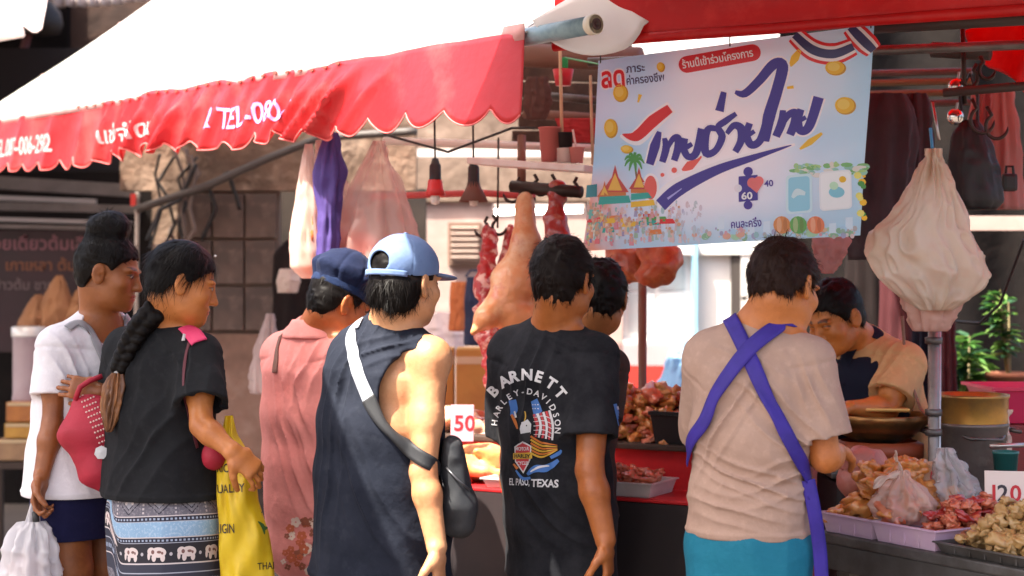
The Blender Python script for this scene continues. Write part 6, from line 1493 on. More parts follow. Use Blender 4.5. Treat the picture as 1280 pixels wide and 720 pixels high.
def p2_post():
    bv = p2.tree('tee_shirt')
    MB().lathe(Tn(147, 463, 4.655), [(.012, -.008), (.015, -.005), (.015, .006), (.012, .009)], 16, unit((.3, 0, 1))).build('hair_tie', M('tie_white', (.6, .62, .7), .4), p2.root, True)
    loft('braid_tail', Tn(147, 466, 4.655), Tn(136, 540, 4.64), [(0, .012, .012), (.2, .024, .018), (.55, .026, .02), (.85, .015, .012), (1, .004, .004)], M('hair_bleached', (.34, .13, .035), .42, bump=(150, .5, .002), var=[(20, (.08, .03, .014), .8, .45, .6)], stretch=(1, 1, .15)), pleat=.35, np_=11, n=64, nv=24, parent=p2.root)
    strap(bv, [Tn(231, 410, 4.66), Tn(240, 416, 4.62), Tn(248, 428, 4.6)], .052, M('pink_patch', (.72, .05, .16), .6), p2.root, 'shoulder_patch', .006, .004, 14, 6)
    strap(bv, [Tn(240, 408, 4.66), Tn(232, 414, 4.62), Tn(230, 428, 4.6)], .008, M('tie_white'), p2.root, 'patch_trim', .008, .003, 12, 2)
    strap(bv, [Tn(238, 426, 4.62), Tn(231, 455, 4.6), Tn(232, 500, 4.6), Tn(246, 560, 4.6)], .009, M('cord_maroon', (.10, .015, .025), .6), p2.root, 'bag_cord', .003, .002)
    MB().box(p2.L(.012, .072, .104), (.022, .006, .006), [p2.R[:, 0], p2.R[:, 1], p2.R[:, 2]], .002).build('hair_clip', M('clip_pearl', (.7, .66, .64), .25), p2.root)
POST.append(p2_post)

# ---- person in pink with the navy cap
p3 = Person('person in a pink tunic and navy cap bending beside the sleeveless man', Tn(396, 618, 5.24), Tn(392, 418, 5.22), (.70, .71), (.70, .71), .96, .150, .02)
p3.body((Tn(424, 378, 5.18), Rm((.86, .50), 26, 0)), {-1: (Tn(368, 540, 5.30), Tn(392, 600, 5.45)), 1: (Tn(440, 540, 5.06), Tn(470, 560, 5.25))}, {-1: ((.8, .5, -.4), (.3, -.2, -1), 1, .9, .5)}, skin('skin_tan_red', (0.490, 0.140, 0.036), (0.330, 0.077, 0.021)), hs=.96, neck_r=.052)
pk = cloth('tunic_pink', (.76, .29, .26), (.66, .21, .19), amt=.5)
p3.shirt('tunic', pk, .016, .022, zlow=.34, sleeve=1.25, sr=(.062, .066), wr=.0055, fill=.9, flare=.02, folds=[(Tn(362, 500, 5.1), (.35, 0, -1), .05, .012, .14), (Tn(372, 570, 5.1), (.5, 0, -1), .05, .012, .14), (Tn(385, 470, 5.1), (-.3, 0, -1), .05, .008, .12)])
p3.legs_cloth('trousers', cloth('trousers_brown', (.06, .04, .035)), .88, .10, .002)
p3.hair(hairk, .008, None, .003, strands=1500, slen=.02)
def p3_post():
    bv = p3.tree('tunic'); r = random.Random(3)
    fl = [M('flower_rust', (.52, .12, .05), .7), M('flower_cream', (.80, .62, .52), .7), M('flower_brown', (.30, .09, .05), .7)]
    for k in range(44):
        x, y = r.uniform(352, 402), r.uniform(650, 718); n = r.randrange(4, 6); a0 = r.random()*6; m_ = fl[k % 3]; sz = r.uniform(2.5, 5)
        V = []; F = []
        for q in range(n):
            a = a0+q*2*math.pi/n; v_, f_ = disc((x+math.cos(a)*sz*.8, y+math.sin(a)*sz*.8), sz*.62, 7); F += [tuple(i+len(V) for i in t) for t in f_]; V += [tuple(p) for p in v_]
        o = printed(bv, np.array(V), F, m_, p3.root, 5.24, .0016+.0005*(k % 5), 'flower_print', 6)
        if o: o['kind'] = 'stuff'
    L = p3.L
    # soft collar lying open
    MBc = MB(); A = lerp(p3.N, p3.H, .10)
    def cf(u, v):
        a = math.pi*(-.15+1.3*u)+math.pi; r_ = .074+.034*v; return A+p3.Rs[:, 0]*math.cos(a)*r_*1.08+p3.Rs[:, 1]*math.sin(a)*r_*.95+AZ*(.036-.056*v-.04*max(0, -math.cos(a-math.pi*1.5))*0)
    solid(MBc.grid(cf, 30, 6).build('collar', pk, p3.root, True), .005)
    strap(bv, [Tn(352, 420, 5.14), Tn(347, 438, 5.15), Tn(344, 466, 5.18)], .018, M('strap_brown', (.16, .07, .05), .7), p3.root, 'bag_strap', .004)
POST.append(p3_post)
def cap_soft(pp):
    L, R, k = pp.L, pp.R, pp.hs; m_ = cloth('cap_navy', (.008, .014, .044), (.006, .010, .03))
    sd = S(.0042); sd.ell(L(0, -.015, .090), np.array((.100, .122, .044))*k, R).cone(L(0, -.012, .046), L(0, -.012, .085), (.086*k, .106*k), (.094*k, .114*k), R[:, 0], .012)
    sd.ell(L(0, .095, .052), np.array((.062, .05, .012))*k, R, .012)
    sd.disp(lambda P: .003*(ridge((P-pp.H)*22)-.5)*1.5+.004*(1-np.abs(np.sin(np.arctan2((P-pp.H)@R[:, 0], (P-pp.H)@R[:, 1])*4)))**6*-1)
    sd.cut(L(0, 0, .034), -R[:, 2])
    later(sd, lambda V, F: mesh_obj('cap', V, F, m_, pp.root, True))
    sd2 = S(.004); sd2.cone(L(0, -.012, .034), L(0, -.012, .052), (.088*k, .108*k), (.0885*k, .1085*k), R[:, 0]); sd2.cut(L(0, 0, .028), -R[:, 2]); sd2.cut(L(0, 0, .056), R[:, 2])
    later(sd2, lambda V, F: mesh_obj('cap_band', V, F, cloth('band_navy', (.012, .024, .07)), pp.root, True))
    for q in (.35, -.2): MB().lathe(L(.099*math.cos(2.2+q), -.1*math.sin(1.1-q), .100), [(0, -.004), (.006, -.002), (.006, .003), (0, .004)], 10, R[:, 2]).build('eyelet', M('eyelet', (.3, .3, .32), .4, metal=.8), pp.root)
cap_soft(p3)

# ---- sleeveless man with the blue cap
p4 = Person('man in a dark sleeveless top and light blue cap with a cross body bag', Tn(478, 648, 4.52), Tn(490, 414, 4.50), (.62, .78), (.64, .77), .97, .156, .025)
p4.body((Tn(507, 352, 4.47), Rm((.64, .77), 6, 0)), {1: (Tn(529, 590, 4.34), Tn(546, 684, 4.30)), -1: (Tn(420, 556, 4.78), Tn(470, 570, 4.90))}, {1: ((.08, .02, -1), (-.85, .2, 0), -1, 1.0, .55)}, skin('skin_light', (.60, .30, .145), (.46, .17, .065)), hs=.98, neck_r=.060, arm_s=.95)
def holes(sd):
    for q in (-1, 1):
        A = p4.Sh[q]; d = p4.Rs[:, 0]*q
        sd.cone(A+d*.075+(0, 0, .10), A+d*.070+(0, 0, -.05), (.085, .075), (.088, .085), p4.Rs[:, 1], .012, 's')
        sd.cone(A+d*.070+(0, 0, -.05), A+d*.060+(0, 0, -.20), (.088, .085), (.052, .048), p4.Rs[:, 1], .012, 's')
    sd.ell(Tn(520, 498, 4.37), (.100, .10, .122), None, .010, 's')
tk = M('tank_navy', (.013, .016, .026), (.9), bump=(42, .5, .005), var=[(4, (.024, .028, .042), .7, .45, .62), (26, (.036, .041, .055), .4, .55, .72)])
p4.shirt('tank_top', tk, .026, .026, zlow=.70, fill=1., wr=.0058, flare=.03, armholes=holes, folds=[(Tn(440, 470, 4.45), (-.25, 0, -1), .04, .009, .14), (Tn(425, 580, 4.45), (-.15, 0, -1), .045, .009, .18), (Tn(480, 440, 4.4), (1, 0, .35), .035, .007, .09), (Tn(470, 620, 4.4), (.6, 0, -1), .06, .008, .18)])
p4.collar(M('tank_navy'), .067, .0, .020)
p4.legs_cloth('shorts', cloth('shorts_brown', (.10, .06, .04)), .84, .42, .004)
p4.hair(hairk, .003, ([-.13, -.05, -.03, -.010, .010, .03, .045, .07], [-.108, -.098, -.055, -.02, -.01, -.03, .03, .05]), .004, lumps=[('e', p4.L(0, -.046, -.030), (.078, .066, .066), p4.R, .02)], ztop=.095, zs=.0, strands=5200, slen=.035, flow=lambda P: np.array((0, -.05, -1.0))[None]*.1+(P-p4.H)*.25, lift=.25)
def cap_ball(pp):
    L, R, k = pp.L, pp.R, pp.hs
    dn = M('denim_pale', (.13, .21, .40), .75, bump=(60, .4, .003), var=[(6, (.20, .28, .46), .7, .45, .62), (30, (.10, .17, .34), .5, .55, .7)])
    sd = S(.0030); sd.ell(L(0, -.012, .040), np.array((.090, .110, .092))*k, R)
    sd.ell(L(0, -.012, .036), np.array((.0835, .1035, .0855))*k, R, .004, 's')
    sd.cut(L(0, 0, .016), unit(-R[:, 2]+R[:, 1]*.14)); sd.ell(L(0, -.125, .044), np.array((.036, .045, .030))*k, R, .005, 's')
    sd.disp(lambda P: -.0016*np.exp(-(np.abs(np.sin(np.arctan2((P-pp.H)@R[:, 0], (P-pp.H)@R[:, 1]+.012)*3))/.05)**2)+.0015*(vnoise((P-pp.H)*30)-.5))
    later(sd, lambda V, F: mesh_obj('cap_crown', V, F, dn, pp.root, True))
    sb = S(.0034); sb.ell(L(0, .098, .026), np.array((.074, .085, .010))*k, R).ell(L(0, .06, .005), np.array((.066, .07, .02))*k, R, .006, 's'); sb.keep(lambda x, y, z: -((x-pp.H[0])*R[0, 1]+(y-pp.H[1])*R[1, 1]+(z-pp.H[2])*R[2, 1])+.062*k)
    sb.disp(lambda P: -.012*(((P-pp.H)@R[:, 0])/.07)**2*0)
    later(sb, lambda V, F: mesh_obj('cap_brim', V, F, M('denim_brim', (.09, .14, .30), .75, bump=(260, .4, .001), var=(9, (.22, .32, .50), .6, .4, .6)), pp.root, True))
    mb = MB()
    def band(u, v):
        a = math.pi*(1.5+(u-.5)*.62); return L(.093*math.cos(a), -.012+.113*math.sin(a), .006+.016*v-.002*math.cos(a)**2)
    solid(mb.grid(band, 20, 3).build('cap_strap', dn, pp.root, True), .003)
    MB().ellb = None
    MB().lathe(L(0, -.012, .131), [(0, .006), (.006, .004), (.008, 0), (.006, -.002)], 12, R[:, 2]).build('cap_button', dn, pp.root, True)
    for a in (2.25, 4.05):
        MB().lathe(L(.062*math.cos(a), -.012+.078*math.sin(a), .104), [(.002, .003), (.0045, .002), (.0045, -.002)], 10, unit(R@np.array((.6*math.cos(a), .6*math.sin(a), .7)))).build('eyelet', M('eyelet_blue', (.08, .12, .25), .5), pp.root)
cap_ball(p4)
def p4_post():
    Va, Fa, _ = p4.meshes['tank_top']; Vb, Fb, _ = p4.meshes['body']; bv = BVHTree.FromPolygons(Va.tolist()+Vb.tolist(), Fa.tolist()+(Fb+len(Va)).tolist()); sm = M('strap_grey', (.44, .46, .52), .6, bump=(200, .3, .001))
    strap(bv, [Tn(452, 404, 4.42), Tn(440, 412, 4.40), Tn(441, 435, 4.38), Tn(448, 465, 4.36), Tn(462, 500, 4.35)], .036, sm, p4.root, 'bag_strap', .005, .003, label='pale upper strap')
    strap(bv, [Tn(461, 498, 4.35), Tn(480, 530, 4.33), Tn(510, 560, 4.32), Tn(545, 585, 4.32), Tn(572, 600, 4.36)], .040, M('strap_black', (.018, .019, .022), .6, bump=(200, .3, .001)), p4.root, 'bag_strap', .006, .003, pull=.09, label='dark lower strap')
POST.append(p4_post)
sd = S(.005); bc = Tn(572, 605, 4.40)
sd.cone(bc+(-.015, 0, .10), bc+(.0, 0, -.06), (.030, .045), (.052, .055), (1, 0, 0)).cone(bc+(0, 0, -.06), bc+(.004, 0, -.10), (.052, .055), (.046, .045), (1, 0, 0))
sd.disp(lambda P: .005*(ridge(P*np.array((20, 20, 9)))-.5)+.003*(vnoise(P*40)-.5)); bagk = M('bag_charcoal', (.020, .022, .026), .65, bump=(200, .4, .001), var=(10, (.04, .042, .046), .6, .45, .62))
crossbag = empty('crossbody_bag', bc+(0, 0, -.12), 'dark cross body bag at the right hip of the sleeveless man', 'bag')
later(sd, lambda V, F: mesh_obj('pouch', V, F, bagk, crossbag, True))
MB().tube([bc+(-.03, -.047, .05), bc+(.0, -.058, .02), bc+(.035, -.055, -.01)], .003, 6).build('zip', M('zip_grey', (.10, .10, .11), .3, metal=.6), crossbag, True)

# ---- man in the printed black tee
p5 = Person('man in a black tee with an eagle and flag print on the back', Tn(700, 645, 4.78), Tn(693, 412, 4.76), (.60, .80), (.60, .80), .91, .146, .015)
p5.body((Tn(704, 349, 4.72), Rm((.52, .85), 6, 0)), {1: (Tn(737, 588, 4.58), Tn(757, 676, 4.54)), -1: (Tn(642, 575, 4.92), Tn(644, 655, 4.90))}, {1: ((.10, .02, -1), (-.85, .25, 0), -1, 1.0, .7), -1: ((0, .1, -1), (.9, .2, 0), 1, 1.0, .6)}, skin('skin_brown', (0.408, 0.130, 0.032), (0.280, 0.077, 0.017)), hs=.98, neck_r=.058, arm_s=1.04)
p5.shirt('tee_shirt', cloth('tee_black', (.012, .0125, .016), (.034, .035, .041), sc=7), .020, .022, zlow=.655, sleeve=.72, sr=(.070, .086), wr=.0062, fill=.9,
         folds=[(Tn(655, 480, 4.65), (-.15, 0, -1), .05, .009, .14), (Tn(690, 560, 4.65), (.35, 0, -1), .06, .006, .14), (Tn(735, 470, 4.5), (.6, 0, -1), .035, .006, .08), (Tn(690, 430, 4.62), (1, 0, -.2), .03, .004, .08), (Tn(680, 640, 4.65), (.8, 0, -.6), .05, .007, .12)])
p5.collar(M('tee_black'), .064, .0, .016)
p5.legs_cloth('trousers', cloth('trousers_dark', (.03, .03, .035)), .88, .10, .002)
p5.hair(hairb, .011, None, .0045, strands=5200, slen=.017, lift=.42)
def p5_post():
    bv = p5.tree('tee_shirt'); W_, R_, Y_, B_, O_, K_ = [M(n, c, .6) for n, c in (('ink_white', (.62, .62, .64)), ('ink_tee_red', (.50, .04, .05)), ('ink_gold', (.58, .36, .04)), ('ink_blue', (.05, .16, .46)), ('ink_orange', (.55, .16, .03)), ('ink_dark', (.02, .02, .025)))]
    n_ = [0]
    def pr(VF, m_, lev=0, name='print', step=2.2): n_[0] += 1; return printed(bv, VF[0], VF[1], m_, p5.root, 4.78, .0014+.0007*lev, name, step)
    # arched words, letter by letter
    def arc(body, cx, cy, r, a0, a1, h, bold):
        for k, ch in enumerate(body):
            a = math.radians(a0+(a1-a0)*k/(len(body)-1)); V_, F_ = text_mesh(ch, 1.0, bold); w_ = (V_[:, 0].max()+V_[:, 0].min())*h/.72; rot = a-math.pi/2
            pr(ptext(ch, cx+r*math.cos(a)-w_/2*math.cos(rot), cy-r*math.sin(a)*1.15+w_/2*math.sin(rot), h, None, rot, bold), W_, 0, 'lettering')
    arc('BARNETT', 658, 531, 49, 137, 40, 13.5, .04)
    arc('HARLEY-DAVIDSON', 658, 534, 36, 172, -6, 7.5, .02)
    pr(ptext('EL PASO,', 637, 606, 8.5, 25, -.03, .02), W_, 0, 'lettering'); pr(ptext('TEXAS', 664, 608, 9.5, 34, -.03, .03), W_, 0, 'lettering')
    # flag
    pr(poly((664, 502), (672, 498), (678, 514), (668, 522)), B_)
    for k in range(6): pr(stroke([(668+k*3.8, 518-k*1.0), (672+k*3.9, 532-k*.2), (670+k*4.1, 546+k*.8)], [3.0, 3.2, 2.4], 14), R_ if k % 2 == 0 else W_, 1)
    for q in range(5): pr(stroke([(668, 522+q*5.2), (680, 520+q*5.8), (691, 524+q*6)], [.8, 1, .8], 10), W_, 2)
    for q in range(6): pr(disc((667+q % 3*3, 506+q//3*5), .8, 6), W_, 2)
    # eagle head, wing feathers, shield, ribbon
    pr(poly((652, 528), (660, 524), (665, 530), (664, 542), (652, 545), (650, 536)), W_, 2); pr(poly((650, 542), (664, 540), (663, 553), (650, 552)), K_, 3); pr(stroke([(656, 514), (657, 521), (655, 527)], [1, 2, 1], 8), Y_, 2)
    pr(disc((659, 532), 1.0, 8), K_, 4)
    for k in range(6): pr(stroke([(664, 545+k*4.2), (678, 553+k*3.6), (697, 556+k*2.2-k*k*.2)], [2.6, 2.4, .8], 16), Y_ if k % 2 else O_, 2)
    pr(poly((644, 558), (654, 551), (665, 557), (664, 575), (655, 592), (645, 577)), W_, 3); pr(poly((645.5, 559), (654, 553), (663.5, 558), (662.5, 575), (655, 589), (646.5, 576)), R_, 4); pr(poly((643, 566), (666, 565), (666, 573), (643, 574)), Y_, 5)
    pr(ptext('MOTOR', 646, 562.5, 4.5, 16, 0, .03), W_, 5, 'lettering'); pr(ptext('HARLEY', 645, 572, 5, 19, 0, .03), K_, 6, 'lettering'); pr(ptext('CYCLES', 648, 581, 4.5, 14, 0, .03), W_, 5, 'lettering')
    pr(stroke([(660, 593), (670, 586), (684, 585), (698, 575)], [3, 9, 9, 4], 20), B_, 3); pr(stroke([(664, 590), (674, 584), (688, 582)], [1.5, 3, 1.5], 12), W_, 4); pr(stroke([(688, 572), (699, 566), (702, 562)], [4, 5, 2], 10), B_, 3); pr(stroke([(646, 588), (654, 598), (664, 597)], [2, 4, 3], 10), B_, 3)
    pr(stroke([(641, 500), (643, 512), (640, 520)], [9, 10, 4], 12), B_, 1); pr(stroke([(640, 518), (645, 528), (648, 536)], [3, 4, 2], 10), O_, 2); pr(stroke([(644, 514), (646, 522)], [2, 3], 6), W_, 3)
    pr(stroke([(643, 580), (648, 586)], [2, 4], 6), O_, 3)
    # chest print glimpsed past the arm
    for pts, w, m_ in [([(768, 505), (774, 530), (777, 555)], [4, 5, 4], B_), ([(771, 508), (777, 532), (780, 556)], [2, 2.5, 2], W_), ([(774, 566), (777, 590), (776, 606)], [5, 6, 5], Y_), ([(779, 570), (781, 590), (780, 604)], [2, 3, 2], W_), ([(774, 608), (777, 622), (776, 634)], [4, 5, 3], O_)]: pr(stroke(pts, w, 14), m_, 1)
POST.append(p5_post)

# ---- dark haired customer behind him
p6 = Person('dark haired customer half hidden behind the printed black tee', Tn(712, 640, 5.26), Tn(720, 430, 5.24), (.55, .83), (.55, .83), .84, .125, .015)
p6.body((Tn(751, 372, 5.18), Rm((.22, .97), 14, 0)), {1: (Tn(742, 560, 5.14), Tn(752, 545, 5.40)), -1: (Tn(690, 560, 5.35), Tn(710, 560, 5.55))}, None, skin('skin_brown_b', (0.388, 0.149, 0.050), (0.240, 0.081, 0.025)), hs=.95, neck_r=.053)
p6.shirt('tee_shirt', cloth('tee_dark_brown', (.045, .028, .024), (.07, .045, .035)), .016, .016, zlow=.76, sleeve=.6, wr=.004)
p6.legs_cloth('trousers', M('trousers_dark'), .88, .10, .002)
p6.hair(hairk, .012, None, .005, strands=3000, slen=.018, lift=.35)

# ---- butcher with the purple straps
M('strap_purple', (.040, .020, .29), .65, bump=(200, .3, .001), var=(14, (.026, .014, .20), .6, .42, .6))
p7 = Person('man in a beige tee with crossed purple apron straps bending over the table', Tn(936, 676, 4.34), Tn(952, 408, 4.30), (.36, .93), (.38, .925), .87, .130, .035, droop=.036)
p7.body((Tn(980, 357, 4.30), Rm((.70, .71), 20, 4)), {1: (Tn(1032, 572, 4.24), Tn(1044, 564, 4.48)), -1: (Tn(885, 560, 4.55), Tn(960, 590, 4.74))}, {1: ((.05, 1, -.1), (0, -.1, -1), -1, 1.0, .5), -1: ((.6, .8, -.2), (0, -.2, -1), 1, 1.0, .5)}, skin('skin_warm', (0.530, 0.177, 0.043), (0.370, 0.104, 0.021)), hs=.98, neck_r=.058, arm_s=1.02)
bt = cloth('tee_beige', (.45, .305, .24), (.38, .25, .19), amt=.4)
p7.shirt('tee_shirt', bt, .012, .014, zlow=1.5-312/477, sleeve=.80, sr=(.068, .084), wr=.0055, fill=.75,
         folds=[(Tn(900, 530, 4.2), (-.65, 0, -1), .04, .009, .16), (Tn(975, 520, 4.2), (1, 0, -.9), .045, .009, .15), (Tn(930, 600, 4.2), (1, 0, -.35), .035, .009, .16), (Tn(985, 600, 4.2), (1, 0, .4), .04, .008, .12), (Tn(1020, 490, 4.15), (.5, 0, -1), .035, .007, .08), (Tn(900, 640, 4.2), (1, 0, -.15), .035, .006, .12), (Tn(925, 460, 4.2), (1, 0, -.6), .04, .006, .10)])
p7.collar(bt, .064, .0, .018)
p7.legs_cloth('shorts', cloth('shorts_teal', (.012, .16, .25), (.02, .22, .32), rough=.6), .875, .40, .012, .0045)
p7.hair(hairlit, .010, ([-.13, -.05, -.03, -.008, .012, .03, .045, .07, .09, .12], [-.060, -.050, -.02, .024, .018, -.005, .025, .055, .064, .068]), .004, strands=5200, slen=.020, lift=.50)
def p7_post():
    bv = p7.tree('tee_shirt'); pm = M('strap_purple')
    strap(bv, [Tn(914, 400, 4.22), Tn(922, 415, 4.18), Tn(936, 445, 4.17), Tn(962, 505, 4.17), Tn(988, 555, 4.17), Tn(1006, 592, 4.19), Tn(1013, 625, 4.22)], .041, pm, p7.root, 'apron_strap', .009, .003)
    strap(bv, [Tn(990, 402, 4.22), Tn(970, 412, 4.19), Tn(940, 435, 4.16), Tn(908, 480, 4.16), Tn(884, 520, 4.20), Tn(868, 552, 4.27), Tn(860, 575, 4.34)], .042, pm, p7.root, 'apron_strap', .013, .003)
    strap(None, [Tn(1010, 600, 4.22), Tn(1018, 640, 4.22), Tn(1025, 690, 4.24), Tn(1028, 745, 4.25)], .036, pm, p7.root, 'apron_tie', .004, .003)
    MB().box(Tn(1016, 672, 4.28), (.02, .012, .06), [unit((1, 0, -.5)), (0, 1, 0), unit((.5, 0, 1))], .004).build('key_fob', M('fob_green', (.07, .09, .03), .5), p7.root)
POST.append(p7_post)
sd = S(.006, [(-1, .66, .014)]); p7.torso(sd, .026, .030, -.30, .76, .9); sd.cut(p7.pel+p7.Rp[:, 1]*.06, -p7.Rp[:, 1]); sd.cut((0, 0, .52), (0, 0, -1)); later(sd, lambda V, F: mesh_obj('apron', V, F, M('strap_purple'), p7.root, True))

# ---- vendor behind the table
p8 = Person('vendor in a cream tee and dark apron looking down behind the wok', Tn(1104, 610, 5.50), Tn(1078, 428, 5.46), (-.85, -.45), (-.80, -.55), 1.0, .165, .02)
p8.body((Tn(1044, 396, 5.36), Rm((-.78, -.58), 26, -4)), {-1: (Tn(1108, 512, 5.26), Tn(1062, 510, 5.18)), 1: (Tn(1060, 512, 5.66), Tn(1050, 512, 5.40))}, {-1: ((-1, -.1, -.1), (.1, 0, -1), 1, .95, .5), 1: ((-.6, -.6, -.2), (0, 0, -1), -1, .95, .5)}, eyes=False, hs=.97, skin_m=skin('skin_golden', (0.530, 0.186, 0.040), (0.360, 0.108, 0.021)), neck_r=.056)
p8.shirt('tee_shirt', cloth('tee_cream', (.60, .38, .18), (.50, .29, .12)), .018, .018, zlow=.80, sleeve=.70, sr=(.066, .080), wr=.0042, folds=[(Tn(1100, 460, 5.3), (-.4, 0, -1), .045, .008, .10)])
p8.legs_cloth('trousers', M('trousers_dark'), .88, .10, .002)
p8.hair(hairk, .010, None, .004, strands=3000, slen=.02, lift=.3)
apn = M('apron_navy', (.014, .016, .032), .8, bump=(180, .3, .001))
sd = S(.006, [(-1, .66, .014)]); p8.torso(sd, .028, .030, -.30, .76, .9); sd.cut(p8.pel+p8.Rp[:, 1]*.04, -p8.Rp[:, 1]); sd.cut((0, 0, .5), (0, 0, -1)); later(sd, lambda V, F: mesh_obj('apron', V, F, apn, p8.root, True))
def p8_post():
    bv = p8.tree('tee_shirt')
    strap(bv, [Tn(1052, 480, 5.20), Tn(1058, 450, 5.22), Tn(1070, 424, 5.30), Tn(1082, 412, 5.36), Tn(1096, 418, 5.48), Tn(1112, 450, 5.62)], .050, apn, p8.root, 'apron_strap', .006, .003)
POST.append(p8_post)

# ---- what they carry
def p1_post():
    Va, Fa, _ = p1.meshes['tee_shirt']; Vb, Fb, _ = p1.meshes['body']; bv = BVHTree.FromPolygons(Va.tolist()+Vb.tolist(), Fa.tolist()+(Fb+len(Va)).tolist()); gm = M('strap_lightgrey', (.30, .30, .32), .6, bump=(200, .3, .001))
    strap(bv, [Tn(84, 412, 4.94), Tn(98, 404, 4.92), Tn(112, 416, 4.88), Tn(126, 442, 4.84), Tn(136, 476, 4.82)], .026, gm, p1.root, 'bag_strap', .007, .003)
    strap(bv, [Tn(160, 398, 5.02), Tn(156, 412, 4.94), Tn(150, 440, 4.86), Tn(148, 475, 4.84)], .034, gm, p1.root, 'bag_strap', .006, .003)
POST.append(p1_post)
crim = M('bag_crimson', (.40, .012, .035), .65, bump=(160, .4, .002), var=(6, (.28, .008, .02), .6, .42, .6))
rb = empty('red_bag', Tn(112, 615, 4.74), 'crimson shoulder bag with pale dots worn by the woman with the bun', 'bag')
sd = S(.0055); sd.cone(Tn(112, 506, 4.78), Tn(112, 540, 4.76), (.055, .03), (.085, .05), (1, 0, 0), .03).cone(Tn(112, 540, 4.76), Tn(124, 588, 4.76), (.085, .05), (.058, .045), (1, 0, 0), .03).cone(Tn(124, 588, 4.76), Tn(136, 606, 4.77), (.055, .04), (.035, .03), (1, 0, 0), .03)
sd.disp(lambda P: .006*(ridge(P*np.array((9, 9, 4)))-.5)+.003*(vnoise(P*30)-.5))
def redbag_cb(V, F):
    mesh_obj('pouch', V, F, crim, rb, True); bv = BVHTree.FromPolygons(V.tolist(), F.tolist()); dm = M('bead_pale', (.72, .52, .46), .5); r = random.Random(2); mb = MB()
    for row in range(11):
        for c in range(5):
            x, y = 100+row*2.7+c*3.6, 496+row*6.4-c*1.5; d = Vector(J(x, y, 1)-np.array((0, 0, CAMZ))).normalized(); h, n_, _, _ = bv.ray_cast(Vector((0, 0, CAMZ))+d*4.2, d, 1.5)
            if h: mb.lathe(np.array(h), [(.0034, 0), (.0025, .0022), (0, .003)], 6, np.array(n_))
    mb.build('beads', dm, rb)['kind'] = 'stuff'
    MB().lathe(Tn(127, 566, 4.70), [(0, -.004), (.018, -.002), (.012, .004), (.020, .006), (0, .010)], 7, (0, -1, .2)).build('ornament', M('tie_white'), rb)
    mb = MB().tube([Tn(94, 500, 4.76), Tn(100, 484, 4.76), Tn(112, 476, 4.77), Tn(128, 470, 4.78)], .008, 8); mb.build('bag_handle', crim, rb, True)
later(sd, redbag_cb)
hb = Tn(44, 622, 4.82)
o = empty('carrier_bag', Tn(38, 760, 4.82), 'white plastic carrier bag held by the woman with the bun', 'bag'); cw = M('carrier_white', (.82, .80, .82), .22, transl=.4, alpha=.78, spec=.7)
loft('sack', Tn(40, 652, 4.82), Tn(38, 752, 4.82), [(0, .030, .012), (.12, .052, .03), (.35, .070, .05), (.7, .085, .06), (1, .075, .05)], cw, pleat=.2, np_=9, n=72, nv=36, crumple=.010, parent=o)
for dx in (-1, 1): solid(MB().grid(lambda u, v: lerp(Tn(40+dx*6+(v-.5)*10, 658, 4.82-.004*dx), Tn(44+(v-.5)*4, 616, 4.815-.004*dx), u)+np.array((0, .006*math.sin(v*6+u*3), 0)), 10, 4).build('handle', cw, o, True), .002)
MB().tube([Tn(44, 640, 4.80), Tn(45, 652, 4.79)], .010, 8).build('knot', M('knot_dark', (.03, .03, .03), .6), o, True)
loft('contents', Tn(38, 690, 4.82), Tn(38, 750, 4.82), [(0, .02, .02), (.3, .06, .04), (1, .055, .035)], M('contents_pale', (.70, .52, .50), .6), parent=o)
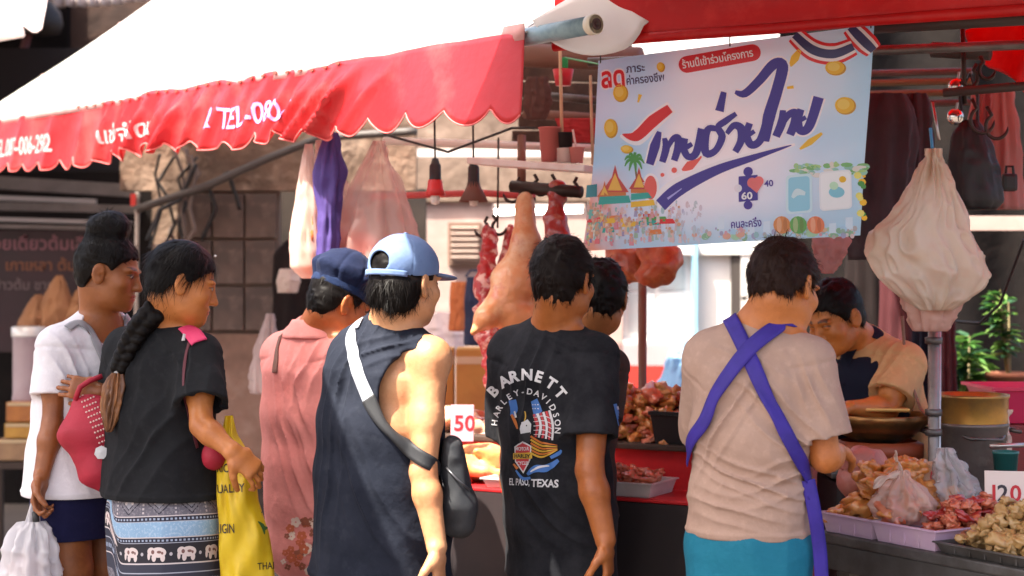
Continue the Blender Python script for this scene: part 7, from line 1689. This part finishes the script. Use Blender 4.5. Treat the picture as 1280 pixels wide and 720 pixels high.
# yellow sack
ys = empty('yellow_sack', Tn(305, 760, 4.62), 'bright yellow printed sack held by the woman with the braid', 'sack')
ym = M('sack_yellow', (.80, .56, .015), .42, transl=.25, bump=(60, .4, .003), var=[(5, (.86, .66, .05), .6, .42, .6), (14, (.70, .42, .01), .5, .55, .7)])
def sack_shape():
    nv, n = 46, 80; V = []
    for j in range(nv+1):
        v = j/nv; y = 520+v*235
        xl = np.interp(v, [0, .12, .25, .45, .6, 1], [281, 276, 270, 272, 273, 276]); xr = np.interp(v, [0, .1, .25, .45, .62, .8, 1], [292, 296, 318, 322, 336, 343, 344])
        for i in range(n):
            a = 2*math.pi*i/n; dpt = .05*(.35+.65*min(1, v*2.2)); pl = 1+.10*math.sin(7*a+3*n1(math.cos(a)*2, v*3))*(1-.5*v)
            p = Tn((xl+xr)/2+(xr-xl)/2*math.cos(a)*(.9+.1*pl), y, 4.62); p[1] += math.sin(a)*dpt*pl+.012*(n1(math.cos(a)*4+3, v*7)-.5)+.010*math.sin(v*22+math.cos(a)*5)*.5
            V.append(p)
    F = [(j*n+i, j*n+(i+1) % n, (j+1)*n+(i+1) % n, (j+1)*n+i) for j in range(nv) for i in range(n)]; F.append(tuple(nv*n+i for i in range(n)))
    o = mesh_obj('sack', V, F, ym, ys, True); bv = BVHTree.FromPolygons([tuple(v) for v in V], F)
    ik = M('ink_sack', (.05, .035, .02), .6)
    for body, x, y, h, w, rot in [('RICE NO', 272, 590, 11, 36, -.02), ('QUALITY', 264, 617, 11, 42, .05), ('ORIGIN', 263, 667, 12, 30, .03), ('THAI', 322, 712, 9, 20, .05)]: printed(bv, *ptext(body, x, y, h, w, rot, .01), ik, ys, 4.62, .002, 'lettering', 5)
    for q in ([(326, 640), (331, 646), (335, 655)], [(326, 658), (332, 661), (337, 668)], [(322, 652), (328, 658), (330, 668)]): printed(bv, *stroke(q, [1, 5, 1], 10), M('ink_green', (.05, .14, .03), .6), ys, 4.62, .002, 'print', 5)
    printed(bv, *stroke([(323, 600), (330, 640), (342, 700)], [3, 4, 4], 20), M('ink_sack_red', (.60, .10, .01), .6), ys, 4.62, .002, 'print', 5)
sack_shape()
rs = S(.005); rs.ell(Tn(268, 570, 4.60), (.035, .03, .04)).ell(Tn(270, 556, 4.61), (.02, .02, .03), k=.02); rs.disp(lambda P: .004*(vnoise(P*40)-.5))
later(rs, lambda V, F: tag(mesh_obj('red_purse', V, F, crim, None, True), 'small red purse under the forearm of the woman with the braid', 'purse'))

run_jobs()
for f in POST: f()
